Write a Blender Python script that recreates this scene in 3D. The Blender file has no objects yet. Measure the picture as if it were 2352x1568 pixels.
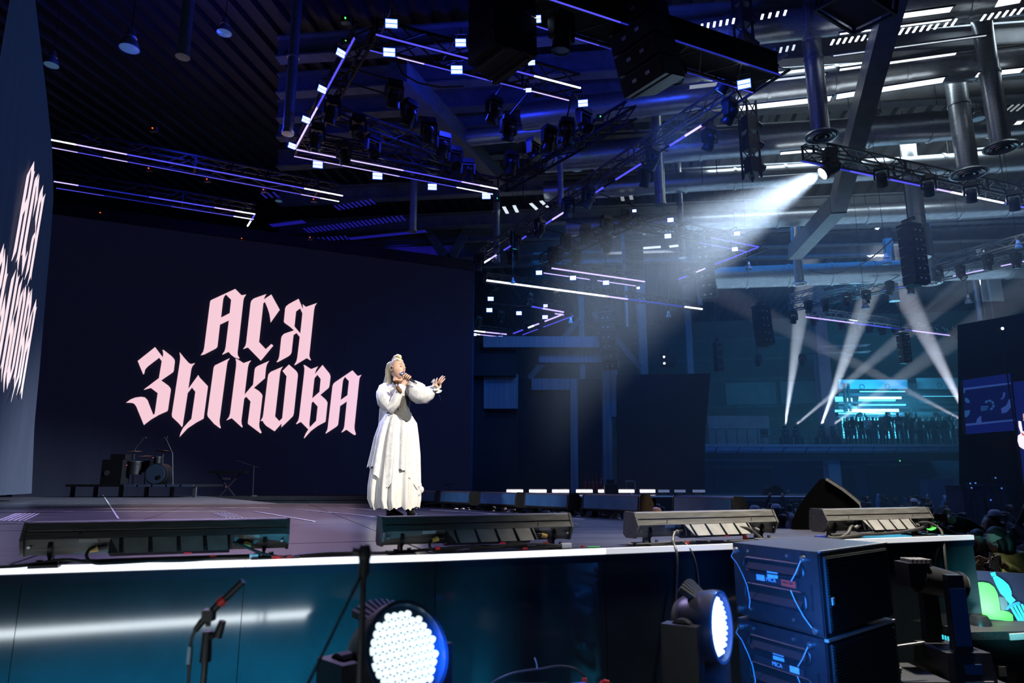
import bpy, bmesh, math, random
import numpy as np
from mathutils import Vector, Matrix, Euler
from mathutils.geometry import tessellate_polygon
random.seed(7)
PI = math.pi
C = bpy.context.scene.collection
SC = bpy.context.scene

# ---------------------------------------------------------------- camera
F = 1568.0
TH = math.atan((1108 - 784) / F)
CAMZ = 2.20
STAGE = 1.82                      # stage deck height
TZ = 9.87                         # rigging height
CAM = Vector((0, 0, CAMZ))
cd = bpy.data.cameras.new('camera')
cam = bpy.data.objects.new('camera', cd)
C.objects.link(cam)
cam.location = CAM
cam.rotation_euler = (PI / 2 + TH, 0, 0)
cd.sensor_width = 36.0
cd.lens = F / 2352 * 36.0
cd.clip_end = 300
cd.dof.use_dof = True
cd.dof.focus_distance = 7.6
cd.dof.aperture_fstop = 2.4
SC.camera = cam

# ---------------------------------------------------------------- world, exposure
w = bpy.data.worlds.new('world')
SC.world = w
w.use_nodes = True
w.node_tree.nodes['Background'].inputs[0].default_value = (0.004, 0.020, 0.05, 1)
w.node_tree.nodes['Background'].inputs[1].default_value = 0.22
vs = SC.view_settings
SC.display_settings.display_device = 'sRGB'
vs.view_transform = 'Standard'
vs.look = 'None'
vs.exposure = 0.0
vs.gamma = 1.0
vs.use_curve_mapping = False
SC.cycles.max_bounces = 5
SC.cycles.diffuse_bounces = 2
SC.cycles.glossy_bounces = 3
SC.cycles.transmission_bounces = 4
SC.cycles.transparent_max_bounces = 8
SC.cycles.volume_bounces = 0
SC.cycles.use_denoising = True
SC.cycles.sample_clamp_indirect = 3.0
SC.cycles.sample_clamp_direct = 0.0
SC.cycles.caustics_reflective = False
SC.cycles.caustics_refractive = False

def ray(px, py):
    a = (px - 1176) / F
    b = (784 - py) / F
    return Vector((a, math.cos(TH) - b * math.sin(TH), math.sin(TH) + b * math.cos(TH)))
def atY(px, py, Y):
    r = ray(px, py)
    return CAM + r * (Y / r.y)
def atz(px, py, z):
    r = ray(px, py)
    return CAM + r * ((z - CAMZ) / r.z)
def on_line(px, py, A, B):
    """the point of the level line AB seen in the picture column px"""
    r = ray(px, py)
    d = B - A
    t = (A.y * r.x - A.x * r.y) / (d.x * r.y - d.y * r.x)
    return A + d * t

# ---------------------------------------------------------------- lamps
def lamp(name, kind, loc, target=None, energy=100, color=(1, 1, 1), size=0.2, size_y=None, spot=40, blend=0.3, radius=0.1, vis=True):
    l = bpy.data.lights.new(name, kind)
    l.energy = energy
    l.color = color
    if kind == 'AREA':
        l.size = size
        if size_y:
            l.shape = 'RECTANGLE'
            l.size_y = size_y
    elif kind == 'SPOT':
        l.spot_size = math.radians(spot)
        l.spot_blend = blend
        l.shadow_soft_size = radius
    else:
        l.shadow_soft_size = radius
    o = bpy.data.objects.new(name, l)
    C.objects.link(o)
    o.location = loc
    if target is not None:
        o.rotation_euler = (Vector(target) - Vector(loc)).to_track_quat('-Z', 'Y').to_euler()
    return o
# ---------------------------------------------------------------- the rig's lamps, with added fill lamps among them
SPOT_SRC = atY(1903, 386, 15.6)
SING = Vector((-1.22, 7.5, STAGE + 1.0))
# profile spot on the right-hand truss, seen as a beam through the haze
lamp('beam_spot', 'SPOT', SPOT_SRC + Vector((-0.22, -0.01, -0.13)), (-4.0, 16.4, 3.0), 70000, (0.68, 0.82, 1.0), spot=38, blend=0.9, radius=0.12)
# front follow spots (from the lighting tower behind and to the right of the camera)
lamp('follow_spot', 'SPOT', (7.5, -1.0, 8.2), SING, 11000, (1.0, 0.93, 0.82), spot=12, blend=0.25, radius=0.15)
lamp('front_spot', 'SPOT', (2.9, 4.55, 9.8), (2.3, 4.25, STAGE), 10500, (1.0, 0.94, 0.84), spot=34, blend=1.0, radius=0.2)
# blue back light, violet side light on the deck
lamp('back_light', 'SPOT', (-6.5, 12.5, 9.3), SING, 6500, (0.42, 0.55, 1.0), spot=16, blend=0.5, radius=0.15)
lamp('deck_wash_violet', 'SPOT', (-4.5, 11.0, 9.5), (-4.2, 6.5, STAGE), 4600, (0.56, 0.46, 0.95), spot=75, blend=0.9, radius=0.3)
lamp('deck_wash_blue', 'SPOT', (3.5, 13.0, 9.5), (1.0, 7.0, STAGE), 1300, (0.12, 0.3, 1.0), spot=70, blend=0.9, radius=0.3)
# cyan floor wash in the pit
pw = lamp('pit_wash', 'AREA', (-1.9, 1.05, 0.12), (-1.75, 3.1, 0.95), 46, (0.012, 0.38, 0.68), size=2.6, size_y=0.2)
pw.data.spread = math.radians(31)
lamp('hall_fill_blue', 'AREA', (9, 30, 12.6), (9, 31, 0), 500, (0.02, 0.24, 0.85), size=16, size_y=10)  # unseen blue area lamp added to lift the dark hall
lamp('hall_fill_low', 'AREA', (13, 29, 1.9), (15, 40, 2.0), 80, (0.03, 0.16, 1.0), size=10, size_y=1)  # added blue fill for the lower back wall
# blue light of the near wash heads on the loudspeaker stack
lamp('stack_wash', 'SPOT', atY(1615, 1440, 3.0) + Vector((0.12, -0.3, 0.05)), atY(1790, 1420, 3.35), 65, (0.02, 0.22, 1.0), spot=100, blend=0.8, radius=0.12)
# daylight through the roof strips, coloured up-lights, an added roof fill
lamp('roof_daylight', 'AREA', atz(2060, 90, 13.2), atz(2060, 90, 13.2) + Vector((0.5, 2, -6)), 260, (0.80, 0.92, 1.0), size=9, size_y=1.2)
lamp('roof_daylight_far', 'AREA', atz(1950, 330, 13.2), atz(1950, 330, 13.2) + Vector((0.5, 2.5, -6)), 260, (0.78, 0.92, 1.0), size=9, size_y=1.2)
lamp('roof_fill', 'AREA', (13, 24, 8.8), (13, 23, 13.4), 300, (0.45, 0.70, 0.95), size=14, size_y=8)  # unseen area lamp added to brighten the roof at the right
lamp('violet_uplight', 'SPOT', (-5.5, 27.5, 10.2), (-4.5, 31, 12.8), 500, (0.05, 0.03, 1.0), spot=60, blend=0.8)
lamp('blue_roof_lamp', 'POINT', (-1.0, 13.5, 10.4), None, 140, (0.02, 0.04, 1.0), radius=0.3)
lamp('blue_roof_lamp', 'POINT', (3.5, 12.0, 10.4), None, 180, (0.02, 0.07, 1.0), radius=0.3)
lamp('wash_spill', 'SPOT', atY(985, 1500, 2.36), atY(1150, 1560, 3.3), 30, (0.02, 0.18, 1.0), spot=80, blend=1.0, radius=0.1)
lamp('scenery_fill', 'AREA', (2.5, 22.6, 9.2), (3.0, 28, 3.5), 130, (0.02, 0.22, 0.9), size=5, size_y=0.6)  # added fill that turns the dark scenery blue
pw2 = lamp('pit_wash', 'AREA', (0.35, 1.5, 0.12), (0.2, 3.6, 1.0), 26, (0.012, 0.36, 0.70), size=1.6, size_y=0.2)
pw2.data.spread = math.radians(31)
lamp('screen_fill', 'SPOT', (2.5, 15.0, 9.4), (-3.5, 25.0, 5.0), 1800, (0.02, 0.18, 1.0), spot=45, blend=1.0, radius=0.3)  # lamp added to tint the right part of the screen blue
lamp('front_fill', 'SPOT', (-5.5, -1.5, 7.2), SING, 1700, (0.90, 0.94, 1.0), spot=12, blend=0.3, radius=0.2)
lamp('crowd_fill', 'AREA', (10, 15, 8.6), (10.5, 16, 0.5), 170, (0.06, 0.26, 1.0), size=9, size_y=6)  # unseen soft fill added over the dark crowd
lamp('balcony_fill', 'AREA', (17, 30.5, 5.5), (17.5, 35, 3.2), 45, (0.04, 0.42, 0.95), size=9, size_y=0.5)  # added lamp to brighten the balcony panels
lamp('blue_roof_lamp', 'POINT', (-7.5, 14.5, 10.9), None, 90, (0.02, 0.04, 1.0), radius=0.3)  # unseen lamp added to turn the top-left roof blue
lamp('head_fill', 'SPOT', (5.2, 5.2, 4.6), atY(1504, 1169, 7.55), 260, (1.0, 0.62, 0.35), spot=7, blend=0.5, radius=0.05)  # narrow spot added only for the bald man's head
# unseen light bar placed behind the lens so the glossy stage front mirrors a long pale streak
# ---------------------------------------------------------------- materials (all node based)
MATS = {}
def mat(name, col=(0.5, 0.5, 0.5), rough=0.5, metal=0.0, emit=None, strength=0.0, var=0.0, scale=12.0, bump=0.0, alpha=1.0, spec=0.5, stretch=None, sheen=0.0, transl=0.0, sample=False):
    if name in MATS:
        return MATS[name]
    m = bpy.data.materials.new(name)
    m.use_nodes = True
    nt = m.node_tree
    b = nt.nodes['Principled BSDF']
    b.inputs['Base Color'].default_value = (*col, 1)
    b.inputs['Roughness'].default_value = rough
    b.inputs['Metallic'].default_value = metal
    b.inputs['Specular IOR Level'].default_value = spec
    if alpha < 1:
        b.inputs['Alpha'].default_value = alpha
    if emit is not None:
        b.inputs['Emission Color'].default_value = (*emit, 1)
        b.inputs['Emission Strength'].default_value = strength
    if sheen:
        b.inputs['Sheen Weight'].default_value = sheen
    if var > 0 or bump > 0:
        tc = nt.nodes.new('ShaderNodeTexCoord')
        mp = nt.nodes.new('ShaderNodeMapping')
        if stretch:
            mp.inputs['Scale'].default_value = stretch
        nz = nt.nodes.new('ShaderNodeTexNoise')
        nz.inputs['Scale'].default_value = scale
        nz.inputs['Detail'].default_value = 5
        nt.links.new(tc.outputs['Object'], mp.inputs[0])
        nt.links.new(mp.outputs[0], nz.inputs['Vector'])
        if var > 0:
            rp = nt.nodes.new('ShaderNodeValToRGB')
            rp.color_ramp.elements[0].position = 0.3
            rp.color_ramp.elements[1].position = 0.7
            rp.color_ramp.elements[0].color = (*[c * (1 - var) for c in col], 1)
            rp.color_ramp.elements[1].color = (*[min(1, c * (1 + var)) for c in col], 1)
            nt.links.new(nz.outputs['Fac'], rp.inputs[0])
            nt.links.new(rp.outputs[0], b.inputs['Base Color'])
            rr = nt.nodes.new('ShaderNodeMapRange')
            rr.inputs[3].default_value = max(0.02, rough * (1 - 0.3 * var))
            rr.inputs[4].default_value = min(1, rough * (1 + 0.3 * var))
            nt.links.new(nz.outputs['Fac'], rr.inputs[0])
            nt.links.new(rr.outputs[0], b.inputs['Roughness'])
        if bump > 0:
            bp = nt.nodes.new('ShaderNodeBump')
            bp.inputs['Strength'].default_value = bump
            bp.inputs['Distance'].default_value = 0.01
            nt.links.new(nz.outputs['Fac'], bp.inputs['Height'])
            nt.links.new(bp.outputs[0], b.inputs['Normal'])
    if emit is not None and not sample:
        try:
            m.cycles.emission_sampling = 'NONE'
        except Exception:
            pass
    MATS[name] = m
    return m

mat('black_metal', (0.012, 0.012, 0.014), 0.42, 0.0, var=0.3, scale=20)
mat('black_matte', (0.008, 0.008, 0.009), 0.75, 0.0, var=0.3, scale=30)
mat('black_plastic', (0.02, 0.02, 0.022), 0.35, var=0.25, scale=25, bump=0.05)
mat('dark_paint', (0.035, 0.036, 0.04), 0.5, var=0.25, scale=40, bump=0.15)
mat('grey_metal', (0.22, 0.22, 0.23), 0.4, 0.6, var=0.25, scale=15)
mat('grey_plastic', (0.16, 0.155, 0.145), 0.45, var=0.15, scale=18)
mat('batten_shell', (0.12, 0.115, 0.105), 0.42, 0.2, var=0.3, scale=9, stretch=(1, 8, 8), bump=0.05)
mat('cover_grey', (0.24, 0.23, 0.21), 0.5, var=0.2, scale=14)
mat('sticker', (0.42, 0.42, 0.40), 0.6, var=0.1, scale=60)
mat('steel', (0.45, 0.46, 0.48), 0.32, 0.9, var=0.2, scale=14)
mat('aluminium', (0.6, 0.6, 0.62), 0.35, 0.8, var=0.15, scale=30)
mat('duct_steel', (0.42, 0.46, 0.50), 0.34, 0.75, var=0.25, scale=6, stretch=(1, 1, 9), bump=0.12)
mat('beam_paint', (0.16, 0.18, 0.20), 0.6, 0.1, var=0.25, scale=3)
mat('yellow_plastic', (0.75, 0.48, 0.12), 0.45, var=0.1, scale=40)
mat('red_tape', (0.75, 0.03, 0.03), 0.5, var=0.1, scale=60)
mat('green_tape', (0.1, 0.7, 0.06), 0.5, var=0.1, scale=60)
mat('white_tape', (0.75, 0.75, 0.73), 0.5, var=0.1, scale=60)
mat('blue_tape', (0.02, 0.05, 0.5), 0.5, var=0.1, scale=60)
mat('cable', (0.035, 0.033, 0.03), 0.5, var=0.3, scale=50)
mat('lens_glass', (0.02, 0.025, 0.03), 0.06, spec=0.9)
mat('smoked_glass', (0.06, 0.20, 0.45), 0.3, spec=0.6, var=0.15, scale=8)
mat('rubber', (0.015, 0.015, 0.015), 0.8, var=0.2, scale=60)
mat('led_white', (0.1, 0.1, 0.1), 0.3, emit=(0.82, 0.86, 1.0), strength=6.0)
mat('led_lavender', (0.1, 0.1, 0.1), 0.3, emit=(0.45, 0.36, 1.0), strength=2.0)
mat('led_blue', (0.05, 0.05, 0.1), 0.3, emit=(0.10, 0.09, 1.0), strength=1.0)
mat('led_deep', (0.03, 0.03, 0.08), 0.3, emit=(0.02, 0.03, 0.55), strength=0.7)
mat('panel_glow', (0.1, 0.1, 0.1), 0.3, emit=(0.66, 0.80, 1.0), strength=3.0)
mat('panel_halo', (0.02, 0.03, 0.06), 0.3, emit=(0.03, 0.14, 1.0), strength=2.0)  # blue halo round the light bars, painted as a glowing rim
mat('lens_glow', (0.1, 0.1, 0.1), 0.3, emit=(0.80, 0.90, 1.0), strength=10.0)
mat('cyan_glow', (0.02, 0.1, 0.1), 0.3, emit=(0.05, 0.70, 0.85), strength=1.1)
mat('blue_glow', (0.02, 0.05, 0.1), 0.3, emit=(0.08, 0.28, 1.0), strength=0.7)
mat('tiny_red', (0.1, 0, 0), 0.4, emit=(1.0, 0.12, 0.02), strength=2.0)
mat('tiny_green', (0, 0.1, 0), 0.4, emit=(0.10, 1.0, 0.15), strength=2.0)

# ---------------------------------------------------------------- mesh builder
class MB:
    def __init__(s):
        s.v = []; s.f = []; s.mi = []; s.cur = 0
    def add(s, verts, faces, M=None):
        n = len(s.v)
        for p in verts:
            p = Vector(p)
            s.v.append(tuple(M @ p) if M is not None else tuple(p))
        for f in faces:
            s.f.append(tuple(i + n for i in f)); s.mi.append(s.cur)
        return s
    def box(s, c, d, M=None, top=None):
        """c centre, d full size; top = (kx, ky) shrinks the top face"""
        x, y, z = d[0] / 2, d[1] / 2, d[2] / 2
        kx, ky = top if top else (1, 1)
        vs_ = [(-x, -y, -z), (x, -y, -z), (x, y, -z), (-x, y, -z), (-x * kx, -y * ky, z), (x * kx, -y * ky, z), (x * kx, y * ky, z), (-x * kx, y * ky, z)]
        vs_ = [(a + c[0], b + c[1], e + c[2]) for a, b, e in vs_]
        return s.add(vs_, [(3, 2, 1, 0), (4, 5, 6, 7), (0, 1, 5, 4), (1, 2, 6, 5), (2, 3, 7, 6), (3, 0, 4, 7)], M)
    def bar(s, p0, p1, w, h, M=None, up=(0, 0, 1)):
        p0, p1 = Vector(p0), Vector(p1)
        d = p1 - p0
        if d.length < 1e-6:
            return s
        x = d.normalized(); u = Vector(up)
        if abs(x.dot(u)) > 0.99:
            u = Vector((0, 1, 0))
        y = u.cross(x).normalized(); z = x.cross(y)
        vs_ = []
        for p in (p0, p1):
            for a, b in ((-1, -1), (1, -1), (1, 1), (-1, 1)):
                vs_.append(p + y * (a * w / 2) + z * (b * h / 2))
        return s.add(vs_, [(3, 2, 1, 0), (4, 5, 6, 7), (0, 1, 5, 4), (1, 2, 6, 5), (2, 3, 7, 6), (3, 0, 4, 7)], M)
    def cyl(s, p0, p1, r0, r1=None, n=10, M=None, caps=True):
        r1 = r0 if r1 is None else r1
        p0, p1 = Vector(p0), Vector(p1)
        d = p1 - p0
        if d.length < 1e-7:
            return s
        q = d.to_track_quat('Z', 'Y')
        vs_ = []
        for p, r in ((p0, r0), (p1, r1)):
            for k in range(n):
                a = 2 * PI * k / n
                vs_.append(p + q @ Vector((r * math.cos(a), r * math.sin(a), 0)))
        fs = [(k, (k + 1) % n, n + (k + 1) % n, n + k) for k in range(n)]
        if caps:
            fs += [tuple(reversed(range(n))), tuple(range(n, 2 * n))]
        return s.add(vs_, fs, M)
    def tube(s, pts, r, n=6, M=None, caps=True):
        pts = [Vector(p) for p in pts]
        rs = r if isinstance(r, (list, tuple)) else [r] * len(pts)
        vs_ = []; prev = None
        for i, p in enumerate(pts):
            t = (pts[min(i + 1, len(pts) - 1)] - pts[max(i - 1, 0)])
            if t.length < 1e-9:
                t = Vector((0, 0, 1))
            t.normalize()
            if prev is None:
                u = Vector((0, 0, 1)) if abs(t.z) < 0.9 else Vector((1, 0, 0))
                prev = (u - t * u.dot(t)).normalized()
            else:
                prev = (prev - t * prev.dot(t))
                prev = prev.normalized() if prev.length > 1e-6 else Vector((1, 0, 0))
            b = t.cross(prev)
            for k in range(n):
                a = 2 * PI * k / n
                vs_.append(p + (prev * math.cos(a) + b * math.sin(a)) * rs[i])
        fs = []
        for i in range(len(pts) - 1):
            for k in range(n):
                fs.append((i * n + k, i * n + (k + 1) % n, (i + 1) * n + (k + 1) % n, (i + 1) * n + k))
        if caps:
            fs += [tuple(reversed(range(n))), tuple(range((len(pts) - 1) * n, len(pts) * n))]
        return s.add(vs_, fs, M)
    def loft(s, rings, M=None, closed=True, caps=True):
        """rings: lists of equal length"""
        n = len(rings[0]); vs_ = [p for r in rings for p in r]; fs = []
        m = n if closed else n - 1
        for i in range(len(rings) - 1):
            for k in range(m):
                fs.append((i * n + k, i * n + (k + 1) % n, (i + 1) * n + (k + 1) % n, (i + 1) * n + k))
        if caps and closed:
            fs += [tuple(reversed(range(n))), tuple(range((len(rings) - 1) * n, len(rings) * n))]
        return s.add(vs_, fs, M)
    def lathe(s, prof, n=16, M=None):
        """prof: (radius, z) pairs, about the z axis"""
        rings = [[(max(r, 1e-4) * math.cos(2 * PI * k / n), max(r, 1e-4) * math.sin(2 * PI * k / n), z) for k in range(n)] for r, z in prof]
        return s.loft(rings, M)
    def prism(s, poly, lo, hi, axis='x', M=None):
        """poly of 2-D points swept along an axis: x -> (y,z), y -> (x,z), z -> (x,y)"""
        def P(a, b, t):
            return (t, a, b) if axis == 'x' else ((a, t, b) if axis == 'y' else (a, b, t))
        return s.loft([[P(a, b, lo) for a, b in poly], [P(a, b, hi) for a, b in poly]], M)
    def flat(s, outer, holes=(), M=None, fn=None):
        """a flat polygon with holes; fn maps (x, y) to a point"""
        loops = [[Vector((x, y, 0)) for x, y in outer]] + [[Vector((x, y, 0)) for x, y in h] for h in holes]
        tris = tessellate_polygon(loops)
        pts = [p for l in loops for p in l]
        vs_ = [fn(p.x, p.y) for p in pts] if fn else pts
        return s.add(vs_, [tuple(t) for t in tris], M)
    def slab(s, outer, holes, fn, depth):
        """flat polygon with thickness: fn(x, y, t) with t = 0 front, 1 back"""
        loops = [[Vector((x, y, 0)) for x, y in outer]] + [[Vector((x, y, 0)) for x, y in h] for h in holes]
        tris = [tuple(t) for t in tessellate_polygon(loops)]
        pts = [p for l in loops for p in l]; n = len(pts)
        vs_ = [fn(p.x, p.y, 0) for p in pts] + [fn(p.x, p.y, depth) for p in pts]
        fs = list(tris) + [tuple(i + n for i in reversed(t)) for t in tris]
        k = 0
        for l in loops:
            m = len(l)
            for i in range(m):
                a, b = k + i, k + (i + 1) % m
                fs.append((a, b, b + n, a + n))
            k += m
        return s.add(vs_, fs)
    def mesh(s, name, mats, smooth=False):
        me = bpy.data.meshes.new(name)
        me.from_pydata(s.v, [], s.f)
        if not isinstance(mats, (list, tuple)):
            mats = [mats]
        for m in mats:
            me.materials.append(MATS[m] if isinstance(m, str) else m)
        if len(mats) > 1:
            me.polygons.foreach_set('material_index', [min(i, len(mats) - 1) for i in s.mi])
        bm = bmesh.new(); bm.from_mesh(me)
        bmesh.ops.recalc_face_normals(bm, faces=bm.faces)
        bm.to_mesh(me); bm.free()
        if smooth:
            me.polygons.foreach_set('use_smooth', [True] * len(me.polygons))
            if smooth != 'all':
                try:
                    me.set_sharp_from_angle(angle=math.radians(smooth if isinstance(smooth, (int, float)) and smooth > 1 else 38))
                except Exception:
                    pass
        me.update()
        return me

# ---------------------------------------------------------------- scene graph
def tag(o, label=None, cat=None, group=None, kind=None):
    if label: o['label'] = label
    if cat: o['category'] = cat
    if group: o['group'] = group
    if kind: o['kind'] = kind
    return o
def empty(name, loc=(0, 0, 0), rot=(0, 0, 0), label=None, cat=None, group=None, scale=None):
    o = bpy.data.objects.new(name, None)
    o.empty_display_size = 0.1
    C.objects.link(o)
    o.location = loc; o.rotation_euler = rot
    if scale is not None:
        o.scale = scale
    return tag(o, label, cat, group)
def put(name, me, parent=None, M=None, label=None, cat=None, group=None, kind=None):
    o = bpy.data.objects.new(name, me)
    C.objects.link(o)
    if parent is not None:
        o.parent = parent
    if M is not None:
        o.matrix_local = M
    return tag(o, label, cat, group, kind)
def part(name, mb, mats, parent=None, smooth=False, **k):
    return put(name, mb.mesh(name, mats, smooth), parent, **k)
class Proto:
    """a thing built once in its own frame; spawn() gives each copy objects of its own that share the meshes"""
    def __init__(s):
        s.parts = []
    def add(s, name, mb, mats, smooth=False, of=None, M=None, label=None):
        me = mb.mesh(name, mats, smooth) if isinstance(mb, MB) else mb
        s.parts.append((name, me, of, M, label))
        return len(s.parts) - 1
    def again(s, i, M, of=None):
        name, me, o_, _, label = s.parts[i]
        s.parts.append((name, me, of if of is not None else o_, M, label))
        return len(s.parts) - 1
    def spawn(s, name, loc, rot=(0, 0, 0), label=None, cat=None, group=None, scale=None, skip=()):
        r = empty(name, loc, rot, label, cat, group, scale)
        made = []
        for i, (n, me, of, M, lab) in enumerate(s.parts):
            if i in skip:
                made.append(None); continue
            made.append(put(n, me, made[of] if of is not None and made[of] else r, M, lab))
        r['_n'] = len(made)
        del r['_n']
        s.last = made
        return r
def T(x, y, z):
    return Matrix.Translation((x, y, z))
def R(a, ax):
    return Matrix.Rotation(a, 4, ax)
def aim(d, up='Y'):
    """euler turning local -Y... towards d: local +Y axis points along d, Z stays up"""
    return Vector(d).to_track_quat('Y', 'Z').to_euler()
ORD = ['first', 'second', 'third', 'fourth', 'fifth', 'sixth', 'seventh', 'eighth', 'ninth', 'tenth', 'eleventh', 'twelfth', 'thirteenth', 'fourteenth', 'fifteenth', 'sixteenth', 'seventeenth', 'eighteenth', 'nineteenth', 'twentieth', 'twenty-first', 'twenty-second']
def sag(p0, p1, drop, n=10):
    p0, p1 = Vector(p0), Vector(p1)
    return [p0.lerp(p1, i / n) - Vector((0, 0, drop * 4 * (i / n) * (1 - i / n))) for i in range(n + 1)]
# ---------------------------------------------------------------- ground
mat('floor_dark', (0.02, 0.021, 0.024), 0.45, var=0.4, scale=1.5, bump=0.05)
me = MB().box((4, 24, -0.05), (70, 70, 0.1)).mesh('floor', 'floor_dark')
put('floor', me, kind='structure')

# ---------------------------------------------------------------- the stage deck
mat('deck', (0.052, 0.05, 0.062), 0.30, var=0.5, scale=2.2, stretch=(0.35, 4.0, 1), bump=0.06, spec=0.6)
mat('deck_edge', (0.02, 0.02, 0.02), 0.5)
mat('fascia', (0.020, 0.030, 0.036), 0.075, var=0.15, scale=5, spec=0.7)
mat('fascia_trim', (0.003, 0.010, 0.026), 0.55, spec=0.2)
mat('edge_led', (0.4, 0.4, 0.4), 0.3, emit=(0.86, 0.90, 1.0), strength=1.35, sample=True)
mat('edge_trim_glow', (0.5, 0.5, 0.5), 0.35, emit=(0.86, 0.88, 0.95), strength=0.62)  # light on the right-hand metal trim, painted as a glow
mat('deck_pale', (0.42, 0.42, 0.45), 0.5, var=0.3, scale=8)
E0 = atz(0, 1303, STAGE); E1 = atz(1000, 1274, STAGE); E2 = atz(2228, 1229, STAGE)
E00 = E0 + (E0 - E1) * 0.9
def SP(px, py): return atz(px, py, STAGE)
poly = [E00, E1, E2, SP(2180, 1228), SP(1790, 1213), SP(1345, 1187), SP(985, 1164), SP(955, 1157.5), SP(640, 1155.5), SP(450, 1137.5), SP(90, 1137.5), SP(-260, 1138)]
poly2 = [(p.x, p.y) for p in poly]
def clip(pg, a, b, c):
    """keep a x + b y <= c"""
    out = []
    for i in range(len(pg)):
        p, q = pg[i], pg[(i + 1) % len(pg)]
        dp, dq = a * p[0] + b * p[1] - c, a * q[0] + b * q[1] - c
        if dp <= 0: out.append(p)
        if (dp < 0) != (dq < 0) and abs(dp - dq) > 1e-12:
            t = dp / (dp - dq)
            out.append((p[0] + (q[0] - p[0]) * t, p[1] + (q[1] - p[1]) * t))
    return out
stage = empty('stage', (0, 6, 0), label='raised glossy dark stage deck with a white lit front edge, singer standing on it', cat='stage')
def in_stage(o):
    o.matrix_parent_inverse = Matrix.Translation((0, -6, 0)); return o
sd = (E2 - E1).normalized()
sdx, sdy = sd.x, sd.y
nrm = Vector((-sdy, sdx, 0))
org = Vector((E1.x, E1.y, 0))
GAP = 0.006
for i in range(-7, 5):
    for j in range(0, 10):
        x0, x1, y0, y1 = i * 2.0 + (0.0 if j % 2 else 0.0), i * 2.0 + 2.0, j * 2.0 - 1.0, j * 2.0 + 1.0
        pg = poly2
        def c(ax, lim, sgn):
            a, b = sgn * ax.x, sgn * ax.y
            return clip(pg, a, b, sgn * (lim + org.x * ax.x + org.y * ax.y) if False else sgn * lim + a * org.x + b * org.y)
        pg = c(sd, x0 + GAP, -1); pg = c(sd, x1 - GAP, 1)
        pg = c(nrm, y0 + GAP, -1); pg = c(nrm, y1 - GAP, 1)
        if len(pg) < 3: continue
        ar = abs(sum(pg[k][0] * pg[(k + 1) % len(pg)][1] - pg[(k + 1) % len(pg)][0] * pg[k][1] for k in range(len(pg)))) / 2
        if ar < 0.03: continue
        mb = MB()
        dz = random.uniform(-0.0015, 0.0015)
        mb.slab(pg, [], lambda x, y, t: (x, y, STAGE + dz - t), 0.06)
        in_stage(part('deck_panel', mb, 'deck', stage))
# frame under the panels, so the seams are dark
mb = MB(); mb.slab(poly2, [], lambda x, y, t: (x, y, STAGE - 0.065 - t), 0.12)
in_stage(part('deck_frame', mb, 'deck_edge', stage))
# the white lit edge, in lengths
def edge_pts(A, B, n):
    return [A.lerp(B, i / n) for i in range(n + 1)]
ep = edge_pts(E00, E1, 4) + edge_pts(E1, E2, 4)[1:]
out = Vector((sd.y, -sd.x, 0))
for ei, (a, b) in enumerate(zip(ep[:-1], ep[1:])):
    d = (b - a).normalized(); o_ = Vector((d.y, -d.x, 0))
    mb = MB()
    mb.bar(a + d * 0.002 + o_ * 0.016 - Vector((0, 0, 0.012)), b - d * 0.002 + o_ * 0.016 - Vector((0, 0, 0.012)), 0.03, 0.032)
    in_stage(part('edge_strip', mb, 'edge_led' if ei < 5 else 'edge_trim_glow', stage, label='bright white edge strip'))
mb = MB()
for a, b in zip(ep[:-1], ep[1:]):
    d = (b - a).normalized(); o_ = Vector((d.y, -d.x, 0))
    mb.bar(a + o_ * 0.010 - Vector((0, 0, 0.052)), b + o_ * 0.010 - Vector((0, 0, 0.052)), 0.03, 0.04)
in_stage(part('edge_trim', mb, 'fascia_trim', stage))
# fascia panels
for a, b in zip(ep[:-1], ep[1:]):
    d = (b - a).normalized(); o_ = Vector((d.y, -d.x, 0))
    mb = MB()
    a2 = a + d * 0.0015; b2 = b - d * 0.0015
    mb.bar(Vector((a2.x, a2.y, STAGE / 2 - 0.03)), Vector((b2.x, b2.y, STAGE / 2 - 0.03)), 0.03, STAGE - 0.08)
    in_stage(part('fascia_panel', mb, 'fascia', stage, label='glossy blue-green front panel'))
# side skirt along the far edges
mb = MB()
for a, b in zip(poly[2:-1], poly[3:]):
    mb.bar(Vector((a.x, a.y, STAGE / 2 - 0.05)), Vector((b.x, b.y, STAGE / 2 - 0.05)), 0.03, STAGE - 0.1)
in_stage(part('skirt', mb, 'black_matte', stage))
# pale lines and hatching on the deck
def deck_line(pts, wd, label='pale line'):
    mb = MB()
    for a, b in zip(pts[:-1], pts[1:]):
        a = SP(*a); b = SP(*b)
        mb.bar(Vector((a.x, a.y, STAGE + 0.004)), Vector((b.x, b.y, STAGE + 0.004)), wd, 0.004)
    return in_stage(part('deck_marking', mb, 'deck_pale', stage, label=label))
for k in range(6):
    deck_line([(-6 + k * 12, 1197), (40 + k * 10, 1179)], 0.03 - 0.003 * k, 'pale hatching stroke')
deck_line([(-150, 1157), (700, 1158)], 0.035)
deck_line([(-150, 1169), (620, 1166)], 0.03)
deck_line([(-150, 1177), (520, 1174)], 0.025)
deck_line([(-100, 1205), (52, 1203)], 0.02)
deck_line([(236, 1136), (272, 1192)], 0.02)
deck_line([(585, 1175), (722, 1198)], 0.03)
deck_line([(680, 1170), (862, 1187)], 0.03)
deck_line([(780, 1166), (860, 1172)], 0.03)
for k in range(5):
    deck_line([(488 + k * 9, 1178), (520 + k * 9, 1189)], 0.012, 'pale hatching stroke')
deck_line([(990, 1171), (1340, 1193)], 0.03)
deck_line([(1020, 1184), (1330, 1204)], 0.02)

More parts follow.
